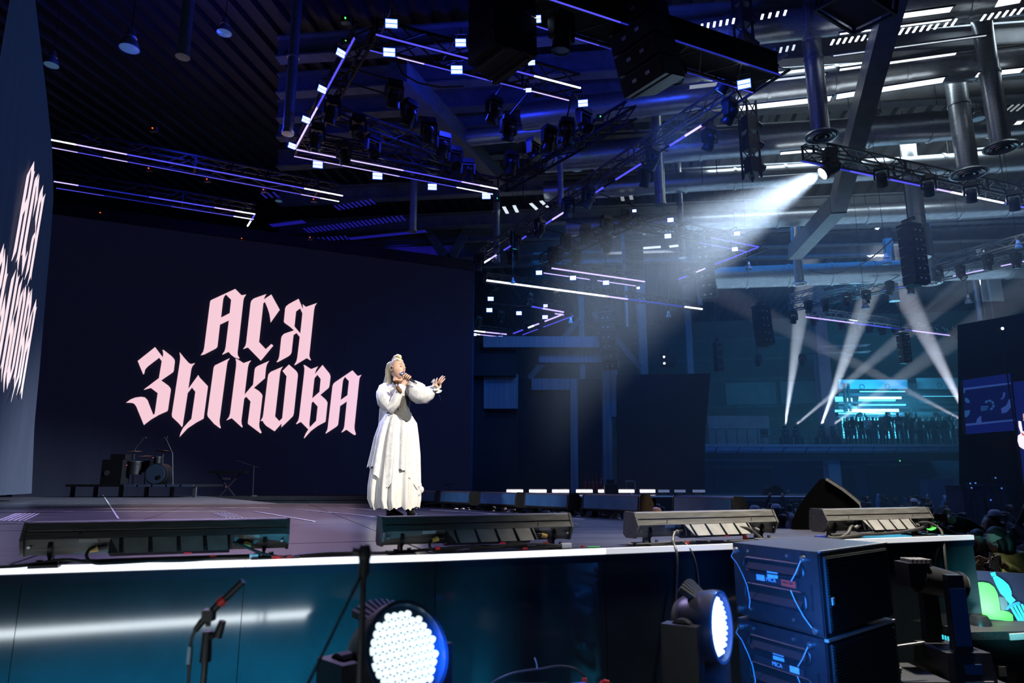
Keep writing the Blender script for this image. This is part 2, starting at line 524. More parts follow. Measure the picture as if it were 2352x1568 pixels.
# back stage: lower dark platform behind, riser line, far wing
mat('platform', (0.006, 0.006, 0.008), 0.6, var=0.3, scale=4, spec=0.2)
pb = empty('back_platform', (-5, 20.5, 0), label='low black platform between the stage deck and the big screen', cat='platform')
PZ = STAGE - 0.02
mb = MB()
mb.slab([(-9.2, 19.9), (-1.6, 21.6), (-1.75, 25.2), (-9.6, 21.8)], [], lambda x, y, t: (x, y, PZ - t), 0.10)
o = part('platform_top', mb, 'platform', pb); o.matrix_parent_inverse = T(5, -20.5, 0)
mb = MB()
mb.bar((-9.2, 19.93, PZ / 2 - .06), (-1.6, 21.63, PZ / 2 - .06), 0.06, PZ - .12)
o = part('riser', mb, 'platform', pb); o.matrix_parent_inverse = T(5, -20.5, 0)

W0 = SP(1045, 1137); W1 = SP(1845, 1137.5)
W0 = Vector((-1.4, 21.2, STAGE)); W1 = Vector((9.2, 21.5, STAGE))
fw = empty('far_stage_wing', (4, 23, 0), label='far wing of the stage with a row of white light strips along its front', cat='stage')
mb = MB(); mb.slab([(W0.x, W0.y), (W1.x, W1.y), (W1.x + 1.5, W1.y + 3), (W0.x, W0.y + 5)], [], lambda x, y, t: (x, y, STAGE - t), 0.1)
o = part('wing_deck', mb, 'deck', fw); o.matrix_parent_inverse = T(-4, -23, 0)
mb = MB(); mb.bar(Vector((W0.x, W0.y, STAGE / 2 - 0.08)), Vector((W1.x, W1.y, STAGE / 2 - 0.08)), 0.05, STAGE - 0.16)
o = part('wing_skirt', mb, 'black_matte', fw); o.matrix_parent_inverse = T(-4, -23, 0)
mat('wing_trim', (0.3, 0.36, 0.5), 0.35, emit=(0.10, 0.2, 0.55), strength=0.35)
mb = MB(); mb.bar(W0 + Vector((0, -0.05, -0.03)), W1 + Vector((0, -0.05, -0.03)), 0.04, 0.03)
o = part('wing_trim', mb, 'wing_trim', fw); o.matrix_parent_inverse = T(-4, -23, 0)
# the light strips standing on it
mat('strip_pink', (0.2, 0.2, 0.2), 0.3, emit=(0.95, 0.85, 1.0), strength=5.0)
mat('strip_dim', (0.1, 0.1, 0.12), 0.3, emit=(0.3, 0.4, 0.75), strength=0.35)
for k, (a, b, m) in enumerate([(1164, 1201, 'strip_pink'), (1216, 1255, 'strip_pink'), (1269, 1307, 'strip_pink'), (1324, 1361, 'strip_pink'), (1375, 1388, 'strip_pink'), (1422, 1457, 'strip_pink'), (1471, 1505, 'strip_pink'), (1513, 1538, 'strip_dim'), (1550, 1575, 'strip_dim'), (1592, 1620, 'strip_dim')]):
    pa = atY(a, 1127.5, 22.2); pb_ = atY(b, 1127.5, 22.2)
    r = empty('floor_light_bar', ((pa.x + pb_.x) / 2, 22.25, STAGE), label='%s %s light bar from the big screen along the far wing' % (ORD[k], 'glowing white' if m == 'strip_pink' else 'dim blue'), cat='light bar', group='light bars along the far stage wing')
    L = pb_.x - pa.x
    h = pa.z - STAGE
    part('bar_body', MB().box((0, 0.06, h), (L + 0.04, 0.08, 0.16)), 'black_metal', r)
    part('light_strip', MB().box((0, 0.0, h), (L, 0.06, 0.085)), m, r)
    mb = MB(); mb.box((-L * 0.4, 0.05, (h - 0.08) / 2), (0.05, 0.1, h - 0.08 + 0.02)); mb.box((L * 0.4, 0.05, (h - 0.08) / 2), (0.05, 0.1, h - 0.08 + 0.02))
    part('feet', mb, 'black_metal', r)
# unseen light bar, placed where the glossy stage front mirrors it as one long pale streak
fnr = Vector((sd.y, -sd.x, 0))
def mirror_pt(px, py, back, fnr=fnr):
    r = ray(px, py); t = (E1 + fnr * 0.025 - CAM).dot(fnr) / r.dot(fnr); h = CAM + r * t
    v = r - fnr * (2 * r.dot(fnr)); v.normalize()
    return h + v * (back / abs(v.dot(fnr)))
def light_bar(ma, mb_, energy, wd, col):
    mc = (ma + mb_) / 2; mdv = mb_ - ma
    l = bpy.data.lights.new('streak_light_bar', 'AREA'); l.shape = 'RECTANGLE'; l.size = mdv.length; l.size_y = wd; l.energy = energy; l.color = col
    lo = bpy.data.objects.new('streak_light_bar', l); C.objects.link(lo)
    xa = mdv.normalized(); za = (fnr - xa * fnr.dot(xa)).normalized(); ya = za.cross(xa)
    lo.matrix_world = Matrix(((xa.x, ya.x, za.x, mc.x), (xa.y, ya.y, za.y, mc.y), (xa.z, ya.z, za.z, mc.z), (0, 0, 0, 1)))
d0 = (E1 - E00).normalized(); fn0 = Vector((d0.y, -d0.x, 0))
light_bar(mirror_pt(-260, 1475, 3.4, fn0), mirror_pt(830, 1402, 3.4, fn0), 17, 0.06, (0.85, 0.95, 1.0))
# ---------------------------------------------------------------- big screen with the lettering
def crop(ox, oy, s):
    return lambda pts: [(ox + x / s, oy + y / s) for x, y in pts]
k1 = crop(450, 650, 7.84); k2 = crop(280, 780, 6.5333); k3 = crop(460, 800, 7.4667); k4 = crop(640, 820, 7.8409)
LET = []
LET.append((k1([(84,1300),(130,1235),(148,1170),(255,335),(272,306),(708,104),(815,212),(832,218),(906,203),(868,262),(855,310),(750,1250),(755,1300),(786,1352),(775,1362),(700,1340),(640,1295),(587,1238),(480,1288),(474,1280),(515,1225),(533,1160),(593,672),(433,748),(390,1130),(378,1160),(350,1183),(150,1285)]), [k1([(541,205),(634,300),(608,540),(452,620),(492,290),(510,240)])]))
LET.append((k1([(848,1188),(890,1130),(905,1070),(985,360),(1000,315),(1045,275),(1268,196),(1240,245),(1224,292),(1358,204),(1510,480),(1345,712),(1338,640),(1325,560),(1290,450),(1245,342),(1215,358),(1137,1060),(1257,1188),(1358,1095),(1394,1125),(1170,1397),(937,1158)]), []))
LET.append((k1([(1450,1420),(1485,1370),(1502,1310),(1537,985),(1550,950),(1590,910),(1766,850),(1700,790),(1595,715),(1583,690),(1607,455),(1625,415),(1680,372),(1850,282),(1926,465),(1928,440),(1922,378),(1980,428),(2180,358),(2145,410),(2128,480),(2042,1300),(2050,1340),(2073,1388),(2062,1390),(1995,1350),(1780,1480),(1772,1472),(1810,1405),(1825,1340),(1870,970),(1812,898),(1758,932),(1723,1245),(1708,1280),(1670,1315),(1480,1420)]), [k1([(1876,455),(1918,543),(1880,905),(1775,780),(1804,510)])]))
LET.append((k2([(60,945),(130,895),(200,867),(290,855),(345,865),(385,905),(470,1125),(492,1110),(537,800),(435,723),(330,752),(335,742),(555,575),(598,322),(560,270),(390,400),(350,445),(333,515),(318,518),(237,318),(498,110),(615,265),(620,200),(608,152),(625,152),(750,250),(785,290),(796,325),(778,468),(765,490),(590,610),(700,690),(728,725),(735,755),(692,1050),(682,1072),(560,1125),(440,1195),(330,1280),(215,1000),(190,965),(160,948),(110,945)]), []))
LET.append((k2([(865,185),(930,265),(1000,345),(1035,365),(1098,350),(1060,395),(1042,440),(997,735),(1147,528),(1165,565),(1290,695),(1290,715),(1227,1180),(1215,1190),(1120,1240),(985,1330),(865,1460),(880,1400),(915,1325),(1000,1230),(1043,1185),(1102,780),(1052,718),(988,800),(912,1290),(900,1310),(860,1260),(755,1160),(748,1125),(870,330),(875,260)]), []))
LET.append((k3([(508,165),(470,225),(458,280),(330,1240),(335,1300),(353,1360),(340,1370),(240,1295),(130,1170),(120,1130),(230,325),(250,290)]), []))
LET.append((k3([(605,175),(640,185),(742,250),(872,205),(835,260),(818,320),(760,790),(905,620),(933,360),(945,330),(985,300),(1182,212),(1145,270),(1128,330),(1110,510),(920,675),(1000,725),(1055,780),(1067,815),(1010,1300),(1015,1360),(1053,1440),(1035,1457),(820,1295),(815,1270),(862,908),(787,825),(753,862),(705,1240),(710,1290),(727,1345),(715,1355),(540,1195),(445,1235),(495,1170),(512,1110),(615,300),(617,240)]), []))
LET.append((k3([(1032,1245),(1070,1180),(1080,1130),(1160,480),(1170,440),(1210,400),(1418,310),(1385,360),(1370,410),(1283,1165),(1355,1245),(1405,1195),(1480,475),(1410,385),(1520,275),(1640,380),(1668,420),(1675,460),(1605,1110),(1590,1160),(1545,1205),(1390,1355),(1395,1285),(1275,1420),(1130,1325),(1090,1280),(1070,1240)]), []))
LET.append((k4([(448,138),(475,145),(585,215),(712,165),(675,225),(652,305),(790,140),(920,300),(935,350),(915,520),(900,555),(752,678),(850,765),(875,805),(880,830),(847,1150),(840,1165),(700,1240),(580,1330),(462,1462),(455,1450),(490,1370),(535,1300),(400,1165),(320,1207),(315,1198),(355,1135),(370,1065),(463,260),(465,200)]), [k4([(697,317),(757,392),(735,625),(605,740),(645,382)]), k4([(620,797),(703,888),(675,1145),(560,1262),(553,1200),(595,822)])]))
LET.append((k4([(843,1370),(875,1310),(885,1260),(970,520),(985,480),(1015,450),(1330,237),(1415,330),(1430,337),(1492,318),(1460,370),(1450,430),(1365,1250),(1370,1310),(1392,1388),(1375,1403),(1350,1395),(1220,1305),(1140,1355),(1130,1350),(1170,1290),(1183,1240),(1228,797),(1108,880),(1073,1200),(1062,1230),(1035,1255),(855,1373)]), [k4([(1195,355),(1265,432),(1238,685),(1118,768),(1157,430),(1170,395)])]))

# the screen plane: bottom corners seen at x = 72 and x = 1080
SA = atY(30, 1120, 20.5); SB = atY(1081, 1120, 25.9)
SA.z = SB.z = STAGE - 0.1
sdir = (SB - SA); SLEN = sdir.length; sdir.normalize()
snor = Vector((sdir.y, -sdir.x, 0))          # towards the camera
def on_screen(px, py, off=0.0):
    r = ray(px, py)
    t = (SA + snor * off - CAM).dot(snor) / r.dot(snor)
    p = CAM + r * t
    return (p - SA).dot(sdir), p.z
def scr(u, z, off=0.0):
    return SA + sdir * u + snor * off + Vector((0, 0, z - SA.z))
zt_l = on_screen(125, 492)[1]; zt_r = on_screen(1087, 622)[1]
print('screen top', zt_l, zt_r, SLEN)
mat('screen_cloth', (0.014, 0.015, 0.022), 0.9, emit=(0.010, 0.012, 0.040), strength=0.25, spec=0.1, var=0.1, scale=1.2, stretch=(6, 1, 0.3))
# a faintly rippled cloth
NX, NZ = 60, 24
bs = empty('projection_screen', SA, label='huge dark blue projection screen with pink gothic Cyrillic lettering', cat='screen')
mb = MB(); vsx = []
for j in range(NZ + 1):
    for i in range(NX + 1):
        u = SLEN * i / NX
        zt = zt_l + (zt_r - zt_l) * i / NX
        z = SA.z + (zt - SA.z) * j / NZ
        rip = 0.012 * math.sin(i * 0.9 + 0.3 * j) + 0.02 * math.exp(-j * 0.4) * math.sin(i * 2.1)
        vsx.append(scr(u, z, rip) - SA)
mb.add(vsx, [(j * (NX + 1) + i, j * (NX + 1) + i + 1, (j + 1) * (NX + 1) + i + 1, (j + 1) * (NX + 1) + i) for j in range(NZ) for i in range(NX)])
cloth = part('screen_cloth', mb, 'screen_cloth', bs, smooth='all')
mat('letter_pink', (0.3, 0.25, 0.27), 0.8, emit=(0.93, 0.60, 0.68), strength=1.0, var=0.0, sample=True)
LUV = []
for outer, holes in LET:
    o2 = [on_screen(x, y, 0.06) for x, y in outer]
    h2 = [[on_screen(x, y, 0.06) for x, y in h] for h in holes]
    LUV.append((o2, h2))
    mb = MB(); mb.flat(o2, h2, fn=lambda u, z: scr(u, z, 0.06) - SA)
    part('letter', mb, 'letter_pink', bs, label='pink gothic letter')
# dark frame above the screen
mb = MB(); mb.bar(scr(-0.3, zt_l + 0.2, -0.1) - SA, scr(SLEN, zt_r + 0.2, -0.1) - SA, 0.4, 0.4)
part('top_pipe', mb, 'black_metal', bs)
mb = MB(); mb.bar(scr(SLEN + 0.03, SA.z, 0) - SA, scr(SLEN + 0.03, zt_r, 0) - SA, 0.06, 0.06)
mat('screen_hem', (0.02, 0.05, 0.12), 0.7)
part('side_hem', mb, 'screen_hem', bs)

# ---------------------------------------------------------------- side screen on the left, same lettering seen at a steep slant
A_ = atY(-90, 1120, 11.0); A_.z = STAGE + 0.02          # near end (outside the picture)
B_ = atY(112, 1120, 17.0); B_.z = STAGE + 0.02          # far end
dd = (B_ - A_); LS = dd.length; dd.normalize(); nn = Vector((dd.y, -dd.x, 0))
mat('side_cloth', (0.025, 0.026, 0.035), 0.9, spec=0.1, emit=(0.008, 0.020, 0.062), strength=0.55, var=0.1, scale=1.0, stretch=(3, 3, 0.4))
def side_uz(px, py):
    r = ray(px, py); t = (A_ - CAM).dot(nn) / r.dot(nn); p = CAM + r * t
    return (p - A_).dot(dd), p.z
edge_px = [(71, 1133), (77, 973), (89, 844), (103, 672), (113, 560), (121, 450), (117, 333), (105, 215), (82, 20), (70, -80)]
edge = [side_uz(*p) for p in edge_px]
def edge_u(z):
    for (u0, z0), (u1, z1) in zip(edge[:-1], edge[1:]):
        if z0 <= z <= z1:
            return u0 + (u1 - u0) * (z - z0) / (z1 - z0)
    return edge[0][0] if z < edge[0][1] else edge[-1][0]
ss = empty('side_projection_screen', A_, label='steeply slanted side screen at the edge of the stage with stretched pink lettering', cat='screen')
mb = MB(); vv = []
nz, nx = 40, 30
ztop = edge[-1][1]
for j in range(nz + 1):
    z = edge[0][1] + (ztop - edge[0][1]) * j / nz
    eu = edge_u(z)
    for i in range(nx + 1):
        u = -1.5 + (eu + 1.5) * i / nx
        off = 0.02 * math.sin(i * 1.7 + j * 0.05)
        vv.append(dd * u + nn * off + Vector((0, 0, z - A_.z)))
mb.add(vv, [(j * (nx + 1) + i, j * (nx + 1) + i + 1, (j + 1) * (nx + 1) + i + 1, (j + 1) * (nx + 1) + i) for j in range(nz) for i in range(nx)])
part('screen_cloth', mb, 'side_cloth', ss, smooth='all')
mat('letter_white_pink', (0.3, 0.27, 0.28), 0.8, emit=(1.0, 0.80, 0.84), strength=1.0, sample=True)
# same letters, fitted by two reference points: top of the first A and foot of the last A
u_a, z_a = side_uz(70, 368); u_b, z_b = side_uz(76, 927)
u_c, z_c = side_uz(93, 470)          # right tip of the last letter of the top row
ua0, za0 = on_screen(540, 663, 0.06); ub0, zb0 = on_screen(817, 996, 0.06); uc0, zc0 = on_screen(728, 695, 0.06)
ku = (u_c - u_a) / (uc0 - ua0); kz = (z_a - z_b) / (za0 - zb0)
# shear keeps the heavy italic slant on the slanted sheet
kzx = ((z_c - z_a) - kz * (zc0 - za0)) / (uc0 - ua0)
print('side fit', ku, kz, kzx)
for o2, h2 in LUV:
    def sm(u, z):
        U = u_a + ku * (u - ua0) + 0.04 * (z - za0)
        Z = z_a + kz * (z - za0)
        return dd * U + nn * 0.06 + Vector((0, 0, Z - A_.z))
    mb = MB(); mb.flat(o2, h2, fn=sm)
    part('letter', mb, 'letter_white_pink', ss, label='pale pink gothic letter')

# ---------------------------------------------------------------- the scenery towers to the right of the big screen
mat('scenic_dark', (0.010, 0.013, 0.02), 0.8, var=0.2, scale=0.6)
mat('scenic_pale', (0.16, 0.24, 0.30), 0.8, var=0.25, scale=1.5, stretch=(8, 8, 0.15))
def block(name, x0, y0, x1, y1, Y, dep, m, label, cat, skew=0.0):
    """an upright box whose front face spans the picture rectangle at distance Y"""
    a = atY(x0, y0, Y); b = atY(x1, y0, Y); c_ = atY(x1, y1, Y); d_ = atY(x0, y1, Y)
    zb = max(0.0, d_.z) if y1 < 1125 else 0.0
    org_ = Vector(((a.x + b.x) / 2, Y + dep / 2, zb))
    mb = MB()
    pts = [(d_.x, Y, zb), (c_.x, Y, zb), (b.x, Y, b.z), (a.x, Y, a.z)]
    v_ = [Vector(p) - org_ for p in pts] + [Vector((p[0], p[1] + dep, p[2])) - org_ for p in pts]
    mb.add(v_, [(0, 1, 2, 3), (7, 6, 5, 4), (0, 4, 5, 1), (1, 5, 6, 2), (2, 6, 7, 3), (3, 7, 4, 0)])
    o = part(name, mb, m); o.location = org_
    return tag(o, label, cat)
block('scenery_flat', 1085, 790, 1186, 862, 27.0, 0.8, 'scenic_dark', 'black box hanging at the top edge right beside the big screen', 'panel')
block('scenic_drape', 1111, 859, 1190, 938, 27.4, 0.3, 'scenic_pale', 'pale blue short drape hanging under the black box beside the big screen', 'drape')
block('scenery_flat', 1085, 862, 1113, 1134, 27.5, 0.8, 'scenic_dark', 'narrow black panel right against the edge of the big screen', 'panel')
block('scenery_flat', 1113, 938, 1188, 1134, 27.8, 0.6, 'scenic_dark', 'black panel standing below the short pale drape', 'panel')
block('scenery_flat', 1190, 870, 1384, 1134, 28.2, 0.6, 'scenic_dark', 'wide dark scenery wall between two pale columns', 'panel')
block('scenic_lintel', 1221, 869, 1313, 895, 28.0, 0.4, 'scenic_pale', 'pale horizontal band across the top of the dark scenery wall', 'beam')
block('scenic_column', 1310, 869, 1327, 1134, 27.9, 0.5, 'scenic_pale', 'slim pale column in the middle of the dark scenery', 'column')
block('scenic_column', 1384, 800, 1405, 1134, 27.6, 0.6, 'scenic_pale', 'tall pale column beside the widest black drape', 'column')
block('scenic_drape', 1405, 790, 1418, 957, 27.5, 0.3, 'scenic_pale', 'short pale strip hanging beside the tall pale column', 'drape')
block('scenic_beam', 1238, 797, 1384, 832, 27.2, 0.5, 'scenic_pale', 'pale ribbed beam hanging in front of the dark scenery', 'beam')
block('scenic_beam', 1110, 772, 1380, 797, 26.6, 0.5, 'scenic_pale', 'long pale beam above the ribbed beam', 'beam')
a = atY(1418, 858, 25.5)
# the wide black drape, its right side leaning in at the foot
Yd = 25.5
q = [atY(1418, 1134, Yd), atY(1612, 1134, Yd), atY(1619, 1000, Yd), atY(1632, 857, Yd), atY(1418, 860, Yd)]
q[0].z = 0; q[1].z = 0
org_ = Vector((q[0].x + 1.5, Yd, 0))
mb = MB(); mb.slab([(p.x - org_.x, p.z) for p in q], [], lambda x, z, t: (x, 0.05 * math.sin(x * 3) + t, z), 0.25)
o = part('black_drape', mb, 'scenic_dark'); o.location = org_; tag(o, 'widest black drape closing the far wing, bare hall wall behind it', 'drape')
# ---------------------------------------------------------------- the hall, turned 11 degrees to the lens
HA = math.radians(-11)
hu = Vector((math.cos(HA), math.sin(HA), 0)); hv = Vector((-math.sin(HA), math.cos(HA), 0))
H0 = Vector((0, 0, 0))
HM = Matrix.Rotation(HA, 4, 'Z')
def hall(u, v, z): return hu * u + hv * v + Vector((0, 0, z))
def uv(p): return p.dot(hu), p.dot(hv)
mat('wall_grey', (0.14, 0.145, 0.14), 0.75, var=0.15, scale=0.8)
mat('wall_dark', (0.05, 0.055, 0.07), 0.8, var=0.2, scale=0.8)
mat('deck_sheet', (0.032, 0.036, 0.045), 0.5, 0.3, var=0.2, scale=1.0)
mat('slab_pale', (0.30, 0.33, 0.36), 0.7, var=0.15, scale=2)
mat('joint_dark', (0.02, 0.02, 0.025), 0.8)
CEIL = 13.4
# trapezoid roof sheet, ridges running away from the lens
mb = MB(); v_ = []; fs = []
pitch = 0.5; n = 0; u = -34.0; prof = []
while u < 52:
    prof += [(u, 0), (u + 0.18, 0), (u + 0.25, 0.13), (u + 0.43, 0.13)]
    u += pitch
for (uu, dz) in prof:
    v_.append(hall(uu, 6, CEIL + dz)); v_.append(hall(uu, 49.2, CEIL + dz))
for i in range(len(prof) - 1):
    fs.append((2 * i, 2 * i + 1, 2 * i + 3, 2 * i + 2))
mb.add(v_, fs)
part('ceiling', mb, 'deck_sheet', kind='structure')
# far wall with its pieces, left wall far off
VW = 49.0
wl = part('wall_back', MB().box((9, VW + 0.2, 6.7), (86, 0.4, 13.4), HM), 'wall_grey', kind='structure')
part('wall_right', MB().box((44, 28, 6.7), (0.4, 44, 13.4), HM), 'wall_dark', kind='structure')
part('wall_left', MB().box((-30, 28, 6.7), (0.4, 44, 13.4), HM), 'wall_dark', kind='structure')
# cladding rails along the far wall
for k, z in enumerate((4.9, 6.4, 7.3, 9.2, 10.6, 12.0)):
    part('wall_rail', MB().box((9, VW - 0.05, z), (84, 0.12, 0.22), HM), 'beam_paint', wl)
for k in range(14):
    part('wall_panel', MB().box((-18 + k * 3.6, VW - 0.02, 8.2), (3.3, 0.1, 1.5), HM), 'slab_pale' if k % 3 else 'wall_grey', wl)
# steel columns along the far wall
def column(px, py0, py1, Y, wpx, label):
    a = atY(px, py0, Y); w_ = wpx * Y / F
    o = empty('steel_column', (a.x, Y, 0), label=label, cat='column')
    h = min(a.z, CEIL)
    for s in (-1, 1):
        part('flange', MB().box((0, s * w_ * 0.45, h / 2), (w_, w_ * 0.1, h)), 'slab_pale', o)
    part('web', MB().box((0, 0, h / 2), (w_ * 0.1, w_ * 0.8, h)), 'slab_pale', o)
    part('base_plate', MB().box((0, 0, 0.02), (w_ * 1.3, w_ * 1.3, 0.04)), 'slab_pale', o)
    return o
column(1866, 600, 1110, 36.2, 27, 'pale steel column rising through the balcony beside the light beams')
column(1470, 640, 1110, 33.5, 18, 'pale steel column behind the hanging loudspeakers over the black drape')
column(1330, 480, 1110, 36, 12, 'thin steel column behind the long lattice truss')
column(2262, 560, 745, 27, 30, 'pale steel column above the dark side tower')
column(1560, 380, 900, 38, 14, 'thin steel column behind the beam of the profile spot')
mat('brace_paint', (0.14, 0.155, 0.17), 0.5, var=0.2, scale=4)
# sloping braces between columns
def brace(x0, y0, x1, y1, Y, wd, label, Y2=None):
    p, q = atY(x0, y0, Y), atY(x1, y1, Y2 or Y)
    m_ = (p + q) / 2
    o = part('steel_brace', MB().bar(p - m_, q - m_, wd, wd * 1.2), 'brace_paint'); o.location = m_
    return tag(o, label, 'brace')
brace(1115, 455, 1035, 595, 28, 0.3, 'slanted brace under the triangle truss near the screen corner')
brace(985, 535, 1030, 600, 28, 0.3, 'short brace meeting the slanted brace above the screen top')
brace(1330, 735, 1215, 870, 32, 0.22, 'thin tan brace above the pale ribbed beam')
brace(1362, 718, 1470, 845, 32, 0.22, 'thin brace leaning onto the steel column by the black drape')
brace(915, 165, 1145, 410, 14, 0.42, 'broad flat brace crossing inside the blue triangle truss', 22)
brace(2060, -40, 1925, 470, 11.5, 0.42, 'broad steel strut slanting down past the bright profile spot', 19)
brace(1925, 470, 1825, 580, 19, 0.45, 'lower bent end of the broad steel strut', 24)
# ducts under the roof, along the hall
def duct(px0, py0, px1, py1, z, dia, label):
    p, q = atz(px0, py0, z), atz(px1, py1, z)
    d = q - p; L = d.length
    o = empty('air_duct', (p + q) / 2, (0, 0, math.atan2(d.y, d.x)), label, 'duct', 'round ducts under the hall roof')
    n = max(2, int(L / 1.5)); ln = L / n
    sec = MB().cyl((-ln / 2 + 0.01, 0, 0), (ln / 2 - 0.01, 0, 0), dia / 2, n=16)
    me = sec.mesh('duct_section', 'duct_steel', True)
    ring = MB().cyl((-0.04, 0, 0), (0.04, 0, 0), dia / 2 + 0.03, n=16).mesh('joint_ring', 'duct_steel', True)
    for k in range(n):
        x = -L / 2 + ln * (k + 0.5)
        s = put('duct_section', me, o, T(x, 0, 0))
        put('joint_ring', ring, o, T(x + ln / 2, 0, 0))
    return o
duct(1200, 268, 2420, 128, 12.2, 0.75, 'round duct running just under the brightest roof light')
duct(1250, 366, 2420, 268, 12.2, 0.85, 'thick shiny duct passing behind the top of the bright profile spot')
duct(1250, 440, 2420, 362, 12.2, 0.70, 'round duct just above the right lattice truss with the glowing strip')
duct(1500, 92, 2420, -10, 12.3, 0.7, 'round duct nearest the lens under the white roof lights')
duct(1050, 318, 1330, 292, 12.0, 0.5, 'short duct with a cyan glint behind the hanging loudspeakers')
duct(1300, 523, 2420, 470, 11.6, 0.7, 'round duct behind the white haze beam')
duct(1620, 640, 2420, 610, 10.5, 0.9, 'lowest round duct along the far side of the hall')
# roof beams
def beam(px0, py0, px1, py1, z, h, label):
    p, q = atz(px0, py0, z), atz(px1, py1, z); m_ = (p + q) / 2
    o = empty('roof_beam', m_, label=label, cat='beam', group='steel beams under the hall roof')
    a, b = p - m_, q - m_
    part('web', MB().bar(a, b, 0.05, h), 'beam_paint', o)
    part('lower_flange', MB().bar(a - Vector((0, 0, h / 2)), b - Vector((0, 0, h / 2)), 0.35, 0.05), 'beam_paint', o)
    part('upper_flange', MB().bar(a + Vector((0, 0, h / 2)), b + Vector((0, 0, h / 2)), 0.35, 0.05), 'beam_paint', o)
names = ['closest to the lens', 'behind the nearest duct', 'over the dark truss corner', 'over the brightest roof light', 'above the thick shiny duct', 'behind the thick shiny duct', 'behind the bright profile spot', 'over the haze beam', 'over the balcony', 'nearest the far wall']
for k, y in enumerate((20, 110, 175, 225, 300, 392, 470, 510, 552, 580)):
    beam(640, y + 95 * (1 - k * 0.07), 2440, y - 35 * (1 - k * 0.05), 12.75, 0.55, 'dark steel roof beam ' + names[k])
# rails crossing lower: the conduits seen in front of the ducts
def pipe(px0, py0, Y0, px1, py1, Y1, r, label, m='beam_paint'):
    p, q = atY(px0, py0, Y0), atY(px1, py1, Y1); m_ = (p + q) / 2
    o = part('conduit_pipe', MB().cyl(p - m_, q - m_, r, n=8), m, smooth=True); o.location = m_
    return tag(o, label, 'pipe')
pipe(1560, 212, 17, 2400, 98, 14, 0.06, 'thin straight pipe crossing in front of the two vertical ducts')
pipe(1720, 532, 27, 2400, 486, 23, 0.12, 'pale pipe at the foot of the broad steel strut')
pipe(1700, 648, 33, 2240, 610, 31, 0.06, 'thin pale pipe behind the second right truss')
pipe(1270, 265, 17, 1560, 250, 17, 0.06, 'thin pipe above the cyan glint duct')
# ---------------------------------------------------------------- glowing strips hung under the ducts in place of daylight between beams
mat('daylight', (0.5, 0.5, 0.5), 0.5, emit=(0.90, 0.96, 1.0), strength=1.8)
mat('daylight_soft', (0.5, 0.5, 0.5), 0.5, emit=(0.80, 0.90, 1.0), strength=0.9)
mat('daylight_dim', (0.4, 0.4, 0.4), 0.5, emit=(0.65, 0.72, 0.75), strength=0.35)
mat('violet_sheet_glow', (0.1, 0.1, 0.3), 0.5, emit=(0.02, 0.015, 0.5), strength=0.4)  # violet light on the roof sheet, painted as glowing bars
wn = [0]
def glow_strip(px0, py0, px1, py1, th, m='daylight', teeth=0.0, z=11.6):
    """a glowing strip for roof daylight between two picture points; teeth > 0: bars for daylight through the flutes of the roof sheet"""
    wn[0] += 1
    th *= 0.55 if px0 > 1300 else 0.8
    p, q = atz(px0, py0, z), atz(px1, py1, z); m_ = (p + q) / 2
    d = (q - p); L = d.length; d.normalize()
    o = empty('roof_glow_%d' % wn[0], m_); o['kind'] = 'structure'
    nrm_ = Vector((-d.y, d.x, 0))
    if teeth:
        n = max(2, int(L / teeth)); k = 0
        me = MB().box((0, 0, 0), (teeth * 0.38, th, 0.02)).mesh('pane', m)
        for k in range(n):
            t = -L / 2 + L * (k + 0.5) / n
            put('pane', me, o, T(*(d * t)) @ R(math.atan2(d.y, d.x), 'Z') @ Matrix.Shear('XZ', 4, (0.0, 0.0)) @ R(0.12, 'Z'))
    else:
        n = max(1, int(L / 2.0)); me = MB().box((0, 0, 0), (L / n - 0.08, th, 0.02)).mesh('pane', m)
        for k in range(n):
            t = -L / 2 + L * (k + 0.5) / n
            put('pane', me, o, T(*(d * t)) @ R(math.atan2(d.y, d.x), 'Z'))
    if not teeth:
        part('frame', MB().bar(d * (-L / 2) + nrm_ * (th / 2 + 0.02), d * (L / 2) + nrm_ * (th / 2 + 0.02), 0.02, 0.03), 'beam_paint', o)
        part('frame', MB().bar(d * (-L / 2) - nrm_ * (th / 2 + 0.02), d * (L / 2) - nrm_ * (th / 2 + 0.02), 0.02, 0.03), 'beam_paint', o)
glow_strip(1562, 70, 1692, 47, 0.30, teeth=0.12)
glow_strip(1742, 40, 1812, 28, 0.28, teeth=0.12)
glow_strip(1560, 148, 1625, 138, 0.30, 'daylight_soft', teeth=0.12)
glow_strip(1700, 132, 1830, 108, 0.34, 'daylight_soft', teeth=0.12)
glow_strip(1905, 98, 2005, 84, 0.34, teeth=0.12)
glow_strip(2030, 78, 2160, 58, 0.40, teeth=0.12)
glow_strip(2165, 56, 2200, 50, 0.40, teeth=0.12)
glow_strip(2010, 44, 2190, 20, 0.30)
glow_strip(1925, 78, 2190, 44, 0.10)
glow_strip(2285, 8, 2352, -4, 0.42)
glow_strip(2250, 42, 2352, 24, 0.35, teeth=0.12)
glow_strip(1910, 128, 2270, 80, 0.07, 'daylight_soft')
glow_strip(1925, 160, 2200, 122, 0.16)
glow_strip(1700, 192, 1900, 170, 0.16, 'daylight_soft')
glow_strip(1918, 222, 2172, 182, 0.42)
glow_strip(1682, 250, 1912, 225, 0.42)
glow_strip(1580, 200, 1650, 192, 0.3, 'daylight_dim')
glow_strip(2240, 172, 2352, 160, 0.35, 'daylight')
glow_strip(1790, 352, 1925, 340, 0.28)
glow_strip(2200, 345, 2352, 330, 0.22, 'daylight_soft')
glow_strip(2330, 282, 2352, 280, 0.35, 'daylight')
glow_strip(1740, 405, 1880, 396, 0.1, 'daylight_dim')
